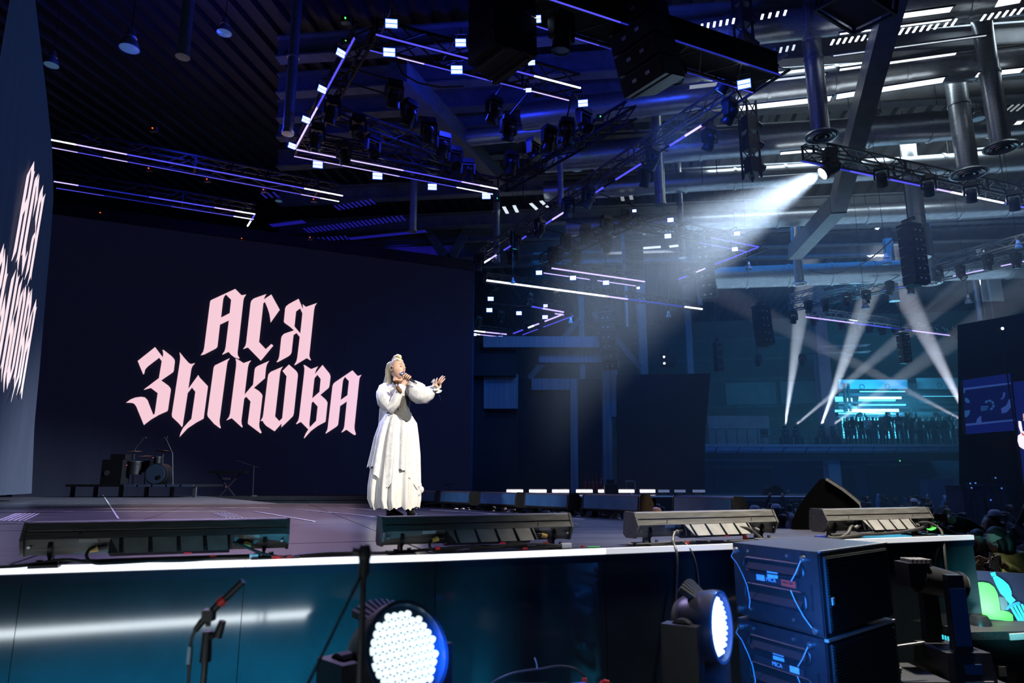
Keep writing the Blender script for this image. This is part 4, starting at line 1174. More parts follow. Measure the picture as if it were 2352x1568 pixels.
for k, (px, py, kd, ya) in enumerate([(1869, 735, 'cyan', -0.3), (1934, 745, 'cyan', -0.4), (1964, 749, 'dark', -0.5), (1997, 753, 'down', 0.2), (2026, 757, 'dark', -0.6), (2058, 760, 'down', 0.1), (2088, 764, 'down', 0.5), (2116, 768, 'down', 0.4), (2143, 771, 'down', 0.6), (2173, 772, 'down', 0.2)]):
    hang(px, py, kd, 'tilted moving head on the third right truss, %s from the steel column' % ORD[k], yaw=ya, z=TZ + 0.35, sc=1.15)

# ---------------------------------------------------------------- hanging loudspeaker arrays
def line_array(px, py, Y, n, W, Hc, D, yaw, curve, label, m='black_metal', dots='sticker', lean=0.0, foot=False):
    """n cabinets below the point (px, py); curve = extra tilt per cabinet (radians)"""
    top = atY(px, py, Y)
    o = empty('speaker_array', top, (0, 0, yaw), label, 'speaker', 'hanging loudspeaker arrays')
    mb = MB()
    mb.prism([(-W / 2, -D / 2), (W / 2, -D / 2), (W * 0.36, D / 2), (-W * 0.36, D / 2)], 0.01, Hc * 0.96, 'z')
    cab = mb.mesh('cabinet', m)
    mb = MB()
    for k in range(5):
        mb.box((0, -D / 2 - 0.006, Hc * (0.15 + 0.17 * k)), (W * 0.94, 0.012, Hc * 0.10))
    gr = mb.mesh('grille', 'black_matte')
    mb = MB()
    mb.box((0, -D / 2 - 0.014, Hc * 0.5), (W * 0.10, 0.012, Hc * 0.16))
    st = mb.mesh('sticker', dots)
    mb = MB()
    mb.box((0, -D * 0.2, Hc * 0.02), (W * .98, D * 0.12, 0.03))
    rg = mb.mesh('rigging_plate', 'dark_paint')
    part('flying_frame', MB().bar((-W * .45, 0, 0.06), (W * .45, 0, 0.06), D * 0.9, 0.08).box((0, 0, .25), (0.08, D * 0.8, 0.10)).cyl((0, 0, .3), (0, 0, max(.4, 13.2 - top.z)), 0.02, n=5), 'black_metal', o)
    pos = Vector((0, 0, 0)); ang = lean
    for k in range(n):
        pos = pos + Vector((0, math.sin(ang) * Hc, -math.cos(ang) * Hc))
        Mx = T(*pos) @ R(ang, 'X')
        c_ = put('cabinet', cab, o, Mx)
        put('grille', gr, c_); put('sticker', st, c_, T(W * .16, 0, 0)); put('sticker', st, c_, T(-W * .16, 0, 0)); put('rigging_plate', rg, c_)
        ang += curve
    if foot:
        part('foot_bracket', MB().bar((-W * .45, -D * .3, pos.z - .05), (W * .45, -D * .3, pos.z - .05), .06, .06).bar((-W * .45, D * .3, pos.z - .05), (W * .45, D * .3, pos.z - .05), .06, .06), 'dark_paint', o)
    return o
mat('array_blue', (0.10, 0.16, 0.20), 0.55, var=0.2, scale=8)
line_array(1148, -75, 10.0, 5, 1.0, 0.36, 0.75, 2.25, 0.0, 'big black upright speaker array at the top edge between glowing panels', foot=True)
line_array(1455, -70, 10.4, 6, 0.95, 0.36, 0.70, -0.95, 0.05, 'big black leaning speaker array beside the pointed truss', lean=0.10, dots='aluminium')
line_array(1446, 484, 26, 7, 0.80, 0.44, 0.55, 0.25, 0.0, 'blue lit upright speaker array in the middle distance', m='array_blue', dots='black_metal')
line_array(1612, 520, 26, 8, 0.75, 0.36, 0.5, -0.45, 0.09, 'curved grey blue speaker array under the haze beam', m='array_blue', lean=-0.02)
line_array(1395, 722, 26, 6, 0.62, 0.36, 0.5, -0.5, 0.08, 'dark curved speaker array over the pale ribbed beam', lean=0.0)
line_array(2088, 524, 19.0, 6, 0.56, 0.29, 0.5, 0.35, 0.0, 'single black speaker column below the right lattice truss')
line_array(1746, 708, 30, 5, 0.70, 0.35, 0.55, 0.35, -0.04, 'dark speaker array hanging at the far end of the second right truss')
line_array(2072, 770, 30, 4, 0.42, 0.32, 0.4, 0.2, 0.0, 'small speaker array under the third right truss')
line_array(1647, 792, 34, 3, 0.36, 0.45, 0.4, 0.2, 0.0, 'small speaker column on the bare wall over the wide black drape')
# projector-like black box with two white glints over the drape
p = atY(1535, 827, 33)
o = empty('wall_speaker', p, label='black box with two white glints hanging over the wide black drape', cat='speaker')
part('cabinet', MB().box((0, 0, 0), (0.62, 0.5, 0.62)), 'black_metal', o)
for z in (-.2, .12): part('glint_lamp', MB().cyl((-.26, -.27, z), (-.26, -.24, z), 0.045, n=8), 'lens_glow', o)
part('bracket', MB().bar((0, 0, .3), (0, 0, .7), .05, .05), 'black_metal', o)
# hanging cable from the speaker column to the steel column
o = part('hanging_cable', MB().tube([p_ - atY(1935, 590, 24) for p_ in sag(atY(1828, 603, 28), atY(2050, 550, 19.2), 0.75, 16)], 0.022, 6), 'cable', smooth=True)
o.location = atY(1935, 590, 24); tag(o, 'black cable sagging from the single speaker column to the slim duct', 'cable')
for k, pts in enumerate([[(905, 130), (925, 170), (960, 190), (1010, 200), (1065, 198)], [(1420, 270), (1440, 290), (1470, 303), (1510, 300)]]):
    P_ = [atY(x, y, 12 + k) for x, y in pts]
    o = part('hanging_cable', MB().tube([p_ - P_[0] for p_ in P_], 0.018, 5), 'cable', smooth=True); o.location = P_[0]
    tag(o, ['dark cable looping to the upright hanging array from a panel', 'dark cable looping below the leaning hanging array'][k], 'cable')
# tiny standby lights on dark gear over the screen
for k, (px, py, m) in enumerate([(350, 294, 'tiny_red'), (341, 386, 'tiny_red'), (475, 411, 'tiny_red'), (605, 435, 'tiny_red'), (720, 457, 'tiny_red'), (555, 547, 'tiny_red'), (230, 488, 'tiny_red'), (793, 41, 'tiny_green'), (794, 94, 'tiny_green'), (924, 132, 'tiny_green'), (1142, 455, 'tiny_green'), (1237, 211, 'tiny_green'), (1379, 267, 'tiny_green'), (1306, 324, 'tiny_green'), (1233, 380, 'tiny_green'), (712, 545, 'tiny_red')]):
    p = atz(px, py, TZ + 0.1)
    dn = dict(tiny_red=0, tiny_green=0) if k == 0 else dn; dn[m] += 1
    o = empty('dimmer_box', p, label='small black box with a tiny %s light in the dark rigging, %s of its colour' % ('red' if m == 'tiny_red' else 'green', ORD[dn[m] - 1]), cat='box', group='tiny standby lights in the rigging, %s' % ('red' if m == 'tiny_red' else 'green'))
    part('case', MB().box((0, 0.06, 0), (0.16, 0.1, 0.12)), 'black_metal', o)
    part('indicator', MB().box((0, 0, 0), (0.022, 0.02, 0.022)), m, o)
# ---------------------------------------------------------------- LED battens on the deck (local x = length, -y = back of the housing)
def batten_proto(front_lit=False, yellow=True):
    P = Proto()
    L = 1.0
    prof = [(-.075, .125), (-.060, .150), (-.057, .156), (-.044, .156), (-.044, .164), (-.054, .164), (-.036, .198), (-.030, .202), (.060, .202), (.072, .192), (.085, .07), (.06, .05), (-.03, .05), (-.045, .125)]
    P.add('housing', MB().prism(prof, -L / 2 + .012, L / 2 - .012), 'batten_shell')
    ep = [(-.080, .122), (-.062, .158), (-.040, .204), (.066, .207), (.078, .19), (.092, .065), (.062, .044), (-.036, .044)]
    i = P.add('end_plate', MB().prism(ep, -L / 2, -L / 2 + .012), 'batten_shell')
    P.add('end_plate', MB().prism(ep, L / 2 - .012, L / 2), 'batten_shell')
    P.add('front_glass', MB().prism([(.088, .075), (.076, .185), (.080, .187), (.092, .077)], -L / 2 + .03, L / 2 - .03), 'smoked_glass')
    for s in (-1, 1):
        P.add('screw', MB().cyl((s * .47, -.05, .09), (s * .47, -.062, .088), .006, n=8), 'steel')
        P.add('screw', MB().cyl((s * .30, -.0655, .148), (s * .30, -.070, .150), .003, n=6), 'black_metal')
    core = P.add('power_box', MB().prism([(-.035, .125), (-.075, .118), (-.088, .055), (-.03, .035), (.02, .05)], -.19, .26), 'black_plastic')
    # six cover plates between dark slots, the outer ones slanted
    xs = [-.195, -.150, -.045, .060, .160, .255, .275]
    for k in range(6):
        x0, x1 = xs[k] + .007, xs[k + 1] - .007
        s0 = .035 if k == 0 else 0.008; s1 = .008
        z1, z0 = .124, .056; y1, y0 = -.074, -.122
        mb = MB()
        mb.add([(x0, y1, z1), (x1, y1, z1), (x1 + s1, y0, z0), (x0 + s0 + .005, y0, z0), (x0, y1 + .012, z1), (x1, y1 + .012, z1), (x1 + s1, y0 + .012, z0), (x0 + s0 + .005, y0 + .012, z0)],
               [(0, 1, 2, 3), (7, 6, 5, 4), (0, 4, 5, 1), (1, 5, 6, 2), (2, 6, 7, 3), (3, 7, 4, 0)])
        P.add('cover_plate', mb, 'cover_grey', of=core)
    for x in (-.27, .345):
        P.add('label_sticker', MB().box((x, -.0465, .113), (.066, .003, .017), R(0, 'X')), 'sticker')
    for s, x in ((-1, -.40), (1, .40)):
        mb = MB()
        mb.cyl((x - .008, -.01, .08), (x + .008, -.01, .08), .045, n=16)
        mb.prism([(-.028, .08), (.028, .08), (.04, .012), (-.04, .012)], x - .005, x + .005)
        b = P.add('bracket', mb, 'black_metal', True)
        P.add('knob', MB().cyl((x + .009, -.01, .08), (x + .03, -.01, .08), .014, n=8).bar((x + .02, -.03, .08), (x + .02, .01, .08), .012, .012), 'steel', of=b)
        P.add('foot', MB().box((x, -.02, .006), (.10, .22, .012)), 'black_metal')
        P.add('clamp_bolt', MB().cyl((x + .03, -.06, .012), (x + .03, -.06, .035), .010, n=8), 'steel')
        P.add('clamp_bolt', MB().cyl((x - .03, -.05, .012), (x - .03, -.05, .03), .012, n=6), 'steel')
    for s, x in ((-1, -.20), (1, .285)):
        c = P.add('connector', MB().cyl((x, -.06, .085), (x + s * .035, -.065, .078), .014, n=10), 'black_plastic', True)
        P.add('connector_collar', MB().cyl((x + s * .032, -.064, .079), (x + s * .062, -.068, .070), .0165, .013, n=12), 'yellow_plastic' if yellow else 'grey_plastic', True, of=c)
    P.add('status_light', MB().box((.10, -.078, .042), (.03, .004, .008)), 'tiny_dim_red' if yellow else 'tiny_dim_red')
    return P
mat('tiny_dim_red', (0.1, 0.01, 0.01), 0.4, emit=(0.35, 0.02, 0.04), strength=0.5)
BY = batten_proto(True, True); BG = batten_proto(True, False)
yawE = math.atan2(sd.y, sd.x)
def edge_line(off):
    return E1 + nrm * off, E2 + nrm * off
def on_edge(px, py, off):
    A, B = edge_line(off)
    return on_line(px, py, A, B)
batten_at = []
for k, (xl, xr, P, yw, off, lab) in enumerate([
        (58, 664, BY, 0.00, 0.17, 'dark light batten lying nearest the lens on the deck edge, yellow connectors'),
        (876, 1304, BY, 0.06, 0.17, 'light batten on the deck edge in front of the singer\'s boots'),
        (1448, 1774, BG, 0.06, 0.17, 'light batten on the deck edge with two cables hanging down beside the loudspeaker stack'),
        (1880, 2130, BG, 0.04, 0.17, 'light batten on the deck edge before the big stage monitor')]):
    a = on_edge(xl, 1225, off); b = on_edge(xr, 1215, off)
    m_ = (a + b) / 2; L = (b - a).length
    yaw = yawE + yw
    # length that still spans the two picture columns after the extra turn
    r = P.spawn('light_batten', (m_.x, m_.y, STAGE), (0, 0, yaw), lab, 'light', 'light battens along the near deck edge', (L * (1 + yw * 0.5), 1.0, 0.98))
    batten_at.append((m_, L, yaw))
# blue connector cap at the end of the nearest batten
a = on_edge(42, 1238, 0.2); a.z = STAGE + .09
mat('cyan_plastic', (0.05, 0.35, 0.5), 0.4)
# far row on the opposite deck edge, showing their glass fronts
FA, FB = SP(985, 1163), SP(1795, 1212)
fd = (FB - FA).normalized(); fn_ = Vector((-fd.y, fd.x, 0))
if fn_.y < 0: fn_ = -fn_
yawF = math.atan2(fd.y, fd.x)
for k, (xl, xr) in enumerate([(965, 1012), (1024, 1093), (1116, 1201), (1220, 1322), (1354, 1487), (1562, 1702)]):
    A, B = FA + fn_ * 0.02, FB + fn_ * 0.02
    a = on_line(xl, 1165, A, B); b = on_line(xr, 1170, A, B)
    m_ = (a + b) / 2; L = (b - a).length
    m_ = m_ - Vector((0, 0, 0))
    BG.spawn('light_batten', (m_.x, m_.y, STAGE), (0, 0, yawF + PI), 'light batten with blue grey glass, %s along the far deck edge behind the singer' % ORD[k], 'light', 'light battens along the far deck edge', (min(L, 1.25), 1.3, 1.25))

# ---------------------------------------------------------------- stage monitor wedge (side towards the lens)
mat('wedge_paint', (0.0025, 0.0025, 0.003), 0.9, spec=0.08, var=0.3, scale=60, bump=0.2)
mat('wedge_edge', (0.35, 0.34, 0.32), 0.5, var=0.2, scale=40)
YW = 5.75
wp = [(1815, 1213), (1817, 1196), (1828, 1168), (1850, 1135), (1880, 1100), (1887, 1096), (1897, 1096), (1935, 1120), (1964, 1143), (1973, 1152), (1976, 1165), (1976, 1214)]
def round_poly(pts): return pts
base = atY(1895, 1213, YW); base.z = STAGE
w2 = []
for x, y in wp:
    p = atY(x, y, YW); w2.append((p.x - base.x, p.z - STAGE))
zmin = min(z for _, z in w2); w2 = [(x * .91, z - zmin) for x, z in w2]
mon = empty('stage_monitor', base, (0, 0, -0.43), 'big black stage monitor wedge with a pale rounded front edge near the deck corner', 'speaker')
part('cabinet_side', MB().prism(w2, 0, 0.03, 'y'), 'wedge_paint', mon)
w3 = [(x * .985 + .002, z * .985) for x, z in w2]
part('cabinet', MB().prism(w3, 0.03, 0.50, 'y'), 'wedge_paint', mon)
part('cabinet_side', MB().prism(w2, 0.50, 0.53, 'y'), 'wedge_paint', mon)
fr_ = w2[5:]
mb = MB()
for (x0, z0), (x1, z1) in zip(fr_[1:-1], fr_[2:]):
    mb.bar((x0, -0.004, z0), (x1, -0.004, z1), 0.012, 0.022)
part('front_edge', mb, 'wedge_edge', mon)
mb = MB()
for (x0, z0), (x1, z1) in zip(fr_[1:4], fr_[2:5]):
    mb.bar((x0 + .01, 0.265, z0 + .008), (x1 + .01, 0.265, z1 + .008), 0.46, 0.012)
part('grille', mb, 'dark_paint', mon)
part('handle', MB().box((-.02, -0.004, .16), (.12, .01, .035)), 'black_metal', mon)

# ---------------------------------------------------------------- cables and small things along the near edge
def cable(pts, r, label, m='cable', group=None):
    P_ = [Vector(p) for p in pts]
    # smooth with a Catmull-Rom pass
    Q = []
    for i in range(len(P_) - 1):
        p0, p1, p2, p3 = P_[max(i - 1, 0)], P_[i], P_[i + 1], P_[min(i + 2, len(P_) - 1)]
        for t in (0, .25, .5, .75):
            Q.append(0.5 * ((2 * p1) + (p2 - p0) * t + (2 * p0 - 5 * p1 + 4 * p2 - p3) * t * t + (3 * p1 - p0 - 3 * p2 + p3) * t ** 3))
    Q.append(P_[-1])
    o = part('cable', MB().tube([q - P_[0] for q in Q], r, 7), m, smooth=True)
    o.location = P_[0]
    return tag(o, label, 'cable', group)
def ED(px, off, dz=0.0, py=1250):
    p = on_edge(px, py, off); p.z = STAGE + dz; return p
cable([ED(-30, .06, .012), ED(60, .07, .012), ED(150, .09, .03), ED(210, .06, .02), ED(300, .08, .016), ED(420, .05, .012), ED(520, .07, .015), ED(640, .06, .01), ED(760, .09, .01), ED(835, .10, .01)], .008, 'long black cable lying along the deck edge under the nearest batten')
cable([ED(222, .1, .085), ED(205, .07, .07), ED(203, .05, .04), ED(222, .04, .015), ED(260, .045, .012), ED(330, .05, .014), ED(440, .06, .02)], .007, 'cable looping from the left yellow connector of the nearest batten')
cable([ED(535, .09, .088), ED(560, .07, .07), ED(600, .06, .035), ED(650, .045, .012), ED(690, .04, .01)], .007, 'cable running from the other yellow connector towards the red tape')
cable([ED(90, .1, .02), ED(130, .16, .015), ED(200, .2, .012), ED(330, .2, .012), ED(460, .2, .012), ED(600, .18, .012)], .007, 'thin cable behind the feet of the nearest batten')
cable([ED(660, .06, .012), ED(740, .08, .02), ED(810, .07, .02), ED(880, .05, .015), ED(960, .06, .02), ED(1050, .05, .03), ED(1120, .07, .03), ED(1200, .06, .02), ED(1290, .05, .015)], .008, 'tangled cable along the deck edge below the second batten')
cable([ED(1003, .1, .088), ED(990, .08, .07), ED(987, .05, .04), ED(1000, .045, .015), ED(1040, .05, .02), ED(1085, .05, .035), ED(1140, .045, .02), ED(1180, .06, .045), ED(1210, .07, .03), ED(1160, .08, .02), ED(1080, .07, .015)], .007, 'cable looping from the yellow connector of the second batten')
cable([ED(1020, .06, .012), ED(1060, .04, .01), ED(1130, .05, .03), ED(1230, .055, .035), ED(1290, .05, .02)], .006, 'grey cable with red tape below the second batten')
cable([ED(1560, .1, .09), ED(1550, .06, .07), ED(1546, .03, .03), ED(1550, -.03, .0), on_edge(1556, 1300, -.06) - Vector((0, 0, .06)), on_edge(1552, 1330, -.06) - Vector((0, 0, .24)), on_edge(1545, 1340, -.07) - Vector((0, 0, .42))], .008, 'black cable hanging over the stage edge under the third batten')
cable([ED(1560, .06, .02), ED(1575, .0, .012), on_edge(1592, 1270, -.05) - Vector((0, 0, .05)), on_edge(1602, 1300, -.06) - Vector((0, 0, .17)), on_edge(1604, 1340, -.07) - Vector((0, 0, .34))], .005, 'thin reddish cable hanging over the stage edge under the third batten')
cable([ED(1700, .1, .095), ED(1722, .08, .085), ED(1740, .05, .05), ED(1755, .02, .012), ED(1762, -.03, -.01)], .009, 'black cable curving from the third batten over the stage edge')
cable([ED(1440, .08, .012), ED(1500, .06, .012), ED(1570, .05, .02), ED(1640, .07, .012), ED(1720, .05, .012), ED(1790, .06, .02)], .007, 'cable lying behind the rim under the third batten')
cable([ED(1965, .1, .085), ED(1958, .08, .075), ED(1950, .05, .04), ED(1935, .03, .015), ED(1925, .05, .012), ED(1912, .07, .02), ED(1905, .04, .015), ED(1925, .02, .012), ED(1960, .04, .02), ED(2010, .06, .035), ED(2060, .05, .03), ED(2110, .06, .05), ED(2125, .09, .06)], .011, 'grey cable looped on the deck edge below the fourth batten')
cable([ED(1910, .04, .03), ED(1960, .05, .03), ED(2030, .05, .028), ED(2090, .06, .04), ED(2118, .07, .055)], .011, 'second grey cable bundled with the looped one below the fourth batten')
cable([ED(2110, .12, .09), ED(2140, .1, .09), ED(2162, .05, .05), ED(2168, .0, .0), on_edge(2172, 1290, -.05) - Vector((0, 0, .15)), on_edge(2172, 1300, -.06) - Vector((0, 0, .4)), on_edge(2170, 1320, -.08) - Vector((0, 0, .62))], .009, 'black cable running from the fourth batten down to the black moving head')
def tape(px, off, m, label, sz=(.05, .018, .012), yaw=0.0, dz=.012):
    o = part('tape_piece', MB().box((0, 0, 0), sz), m); o.location = ED(px, off, dz); o.rotation_euler = (0, 0, yawE + yaw)
    return tag(o, label, 'tape')
tape(640, .05, 'red_tape', 'red tape wrapped on a cable by the deck rim, past the nearest batten', (.06, .02, .016))
tape(668, .043, 'red_tape', 'red cable tip next to the longer red tape on the rim', (.03, .014, .012))
tape(492, .09, 'red_tape', 'red tape on the cable under the nearest batten', (.03, .018, .014), dz=.02)
tape(585, .06, 'white_tape', 'white tag on the cable by the nearest batten', (.04, .02, .02), dz=.02)
tape(1005, .05, 'red_tape', 'red tape by the cable loop of the second batten', (.025, .02, .016), dz=.03)
tape(1254, .07, 'red_tape', 'red tape under the right foot of the second batten', (.03, .018, .014), dz=.035)
tape(1205, .045, 'red_tape', 'small red tape on the rim below the second batten', (.03, .016, .012))
tape(1300, .05, 'white_tape', 'white plug on the cable past the end of the second batten', (.06, .028, .026), dz=.02)
tape(1338, .05, 'red_tape', 'tiny red tape between second and third battens', (.015, .015, .012))
tape(1363, .09, 'green_tape', 'bright green tape mark on the deck between second and third battens', (.08, .02, .004), dz=.003)
tape(1578, .04, 'red_tape', 'red tape on the thin cable under the third batten', (.025, .014, .012))
tape(1712, .08, 'red_tape', 'red tape at the end of the third batten', (.02, .02, .03), dz=.03)
tape(1745, .03, 'aluminium', 'bright metal clamp on the rim past the third batten', (.05, .04, .03), dz=.012)
tape(1885, .06, 'blue_tape', 'blue cable connector before the fourth batten', (.07, .03, .025), dz=.014)

# ---------------------------------------------------------------- big wash heads in the pit
mat('wash_body', (0.018, 0.02, 0.026), 0.38, var=0.2, scale=20)
mat('wash_face', (0.35, 0.55, 0.8), 0.3, emit=(0.30, 0.72, 1.0), strength=0.95)
mat('wash_cell', (0.5, 0.6, 0.7), 0.2, emit=(0.80, 0.97, 1.0), strength=1.12)
mat('wash_rim', (0.02, 0.05, 0.10), 0.25)
def wash(loc, nrm_, R_, label, yaw, arm_h, strength_mats=('wash_face', 'wash_cell')):
    o = empty('wash_light', (loc.x, loc.y, loc.z), (0, 0, 0), label, 'spotlight')
    q = Vector(nrm_).to_track_quat('Z', 'Y').to_matrix().to_4x4()
    prof = [(0.0, -R_ * 1.35), (R_ * .45, -R_ * 1.33), (R_ * .75, -R_ * 1.2), (R_ * .98, -R_ * .85), (R_ * 1.08, -R_ * .45), (R_ * 1.12, -.02), (R_ * 1.14, .0), (R_ * 1.13, .03), (R_ * 1.04, .032), (R_ * 1.02, .005), (R_ * 1.0, .0)]
    h = part('head', MB().lathe(prof, 40), 'wash_body', o, smooth=True); h.matrix_local = q
    mb = MB()
    rm = part('rim', MB().lathe([(R_ * 1.02, .004), (R_ * 1.03, .036), (R_ * 1.12, .036), (R_ * 1.135, .01)], 40), 'wash_rim', h, smooth=True)
    f = part('lens_plate', MB().lathe([(0, .004), (R_ * 1.02, .004), (R_ * 1.02, -.005), (0, -.005)], 40), strength_mats[0], h)
    # honeycomb of lens cells
    cr = R_ * 0.098
    cell = MB().lathe([(0.0, .024), (cr * .55, .021), (cr * .93, .010), (cr, .005), (cr, .003), (0, .003)], 12).mesh('lens_cell', strength_mats[1], True)
    st = R_ * 0.188
    for a in range(-5, 6):
        for b in range(-5, 6):
            if abs(a + b) > 5 or (abs(a) == 5 and b in (0, 5, -5)) or (abs(b) == 5 and a in (0, 5, -5)) or (abs(a + b) == 5 and a * b == 0): continue
            x = st * (a + b / 2); y = st * b * math.sqrt(3) / 2
            put('lens_cell', cell, h, T(x, y, 0))
    # fins on the back of the head
    mb = MB()
    for k in range(9):
        an = PI / 2 + (k - 4) * 0.12
        c = Vector((math.cos(an) * R_ * 1.02, math.sin(an) * R_ * 1.02, -R_ * .62))
        mb.bar(c, c + Vector((math.cos(an) * .022, math.sin(an) * .022, 0.02)), .012, .10)
    part('cooling_fins', mb, 'dark_paint', h)
    # yoke
    side = Vector((nrm_[1], -nrm_[0], 0)).normalized()
    for s in (-1, 1):
        piv = Vector(nrm_).normalized() * (-R_ * .62)
        c = piv + side * (s * R_ * 1.28)
        mb = MB()
        mb.bar(c + Vector((0, 0, .03)), c - Vector((0, 0, arm_h)), .15, .075, up=side)
        mb.cyl(piv + side * (s * R_ * 1.05), piv + side * (s * R_ * 1.34), .05, n=16)
        part('yoke_arm', mb, 'wash_body', o)
    part('base', MB().box((piv.x, piv.y, piv.z - arm_h - .05), (.42, .42, .14), R(yaw, 'Z'), top=(.9, .9)), 'wash_body', o)
    z0 = loc.z - arm_h - .12 + piv.z
    part('stand_case', MB().box((piv.x, piv.y, piv.z - arm_h - .12 - z0 / 2), (.5, .5, z0), R(yaw, 'Z')), 'black_matte', o)
    return o
w1 = atY(925, 1500, 2.38)
wash(w1, (0.66, -0.66, 0.36), .142, 'large wash light nearest the lens with a glowing white cell front', 0.5, .30)
w2_ = atY(1640, 1438, 3.05)
wash(w2_, (0.83, -0.56, 0.04), .128, 'large wash light seen edge-on beside the loudspeaker stack, cells glowing', 0.3, .30)

# ---------------------------------------------------------------- black profile moving head at the stage corner
mat('profile_body', (0.014, 0.014, 0.015), 0.4, var=0.25, scale=16)
pm = atY(2160, 1420, 4.15)
mh = empty('moving_head', (pm.x, pm.y, 0.0), label='black profile moving head turned sideways beside the cyan banner', cat='spotlight')
hz = atY(2160, 1325, 4.15).z
hd = part('head', MB().cyl((-.10, 0, 0), (.11, 0, -.05), .085, .075, n=20).cyl((.11, 0, -.05), (.135, 0, -.056), .085, n=20).box((-.13, 0, .02), (.12, .15, .13)), 'profile_body', mh, smooth=True); hd.location = (0, 0, hz)
mb = MB()
for k in range(5): mb.box((-.16 + k * .025, -.01, .085), (.012, .12, .04))
part('cooling_fins', mb, 'cover_grey', hd)
part('front_ring', MB().cyl((.13, 0, -.055), (.142, 0, -.058), .08, n=20), 'grey_plastic', hd, smooth=True)
az = atY(2160, 1430, 4.15).z
for s in (-1, 1):
    part('yoke_arm', MB().box((0.02, s * .13, hz - .17), (.10, .05, .40), top=(.85, 1)), 'profile_body', mh)
part('arm_panel', MB().box((0.02, -.158, hz - .19), (.085, .008, .30)), 'wash_rim', mh)
bz = hz - .37
part('base', MB().box((.04, 0, bz - .08), (.26, .34, .15), top=(.92, .92)), 'profile_body', mh)
part('base_trim', MB().box((.07, -.172, bz - .15), (.15, .01, .012)), 'aluminium', mh)
part('display', MB().box((.05, -.165, bz - .085), (.09, .012, .05)), 'wash_rim', mh)
part('stand_case', MB().box((.02, .02, (bz - .16) / 2), (.42, .4, bz - .16)), 'black_matte', mh)
for k in range(3):
    part('status_light', MB().box((-.065 - k * .014, -.16, hz - .30 + .004 * k), (.006, .006, .022)), 'cyan_glow', mh)

# ---------------------------------------------------------------- loudspeaker stack
mat('stack_paint', (0.022, 0.024, 0.03), 0.42, var=0.2, scale=30, bump=0.1)
mat('stack_grille', (0.012, 0.017, 0.018), 0.55, var=0.2, scale=200)
mat('cyan_sticker', (0.35, 0.6, 0.72), 0.6, var=0.1, scale=60)
mat('red_sticker', (0.85, 0.06, 0.04), 0.6)
mat('ink', (0.02, 0.02, 0.03), 0.7)
cn = atY(1881, 1268, 3.07)
dl = (atY(1684, 1267, 3.57) - cn); dl.z = 0
dr = (atY(2036, 1246, 3.52) - cn); dr.z = 0
LW, RW = dl.length, dr.length
xl_, xr_ = dl.normalized(), dr.normalized()
HB = 0.352
stack_top = cn.z
def cab_pt(a, b, z):           # a along the side face, b along the grille face
    return cn + xl_ * a + xr_ * b + Vector((0, 0, z - cn.z))
nb = 5
names_ = ['topmost', 'second from the top', 'third from the top', 'fourth from the top', 'lowest']
def text_mesh(txt, size):
    cu = bpy.data.curves.new('lettering', 'FONT'); cu.body = txt; cu.size = size; cu.align_x = 'CENTER'; cu.align_y = 'CENTER'; cu.extrude = 0.0006
    ob = bpy.data.objects.new('tmp', cu); C.objects.link(ob)
    bpy.context.view_layer.update()
    me = bpy.data.meshes.new_from_object(ob.evaluated_get(bpy.context.evaluated_depsgraph_get()))
    bpy.data.objects.remove(ob); bpy.data.curves.remove(cu)
    me.name = 'lettering'
    return me
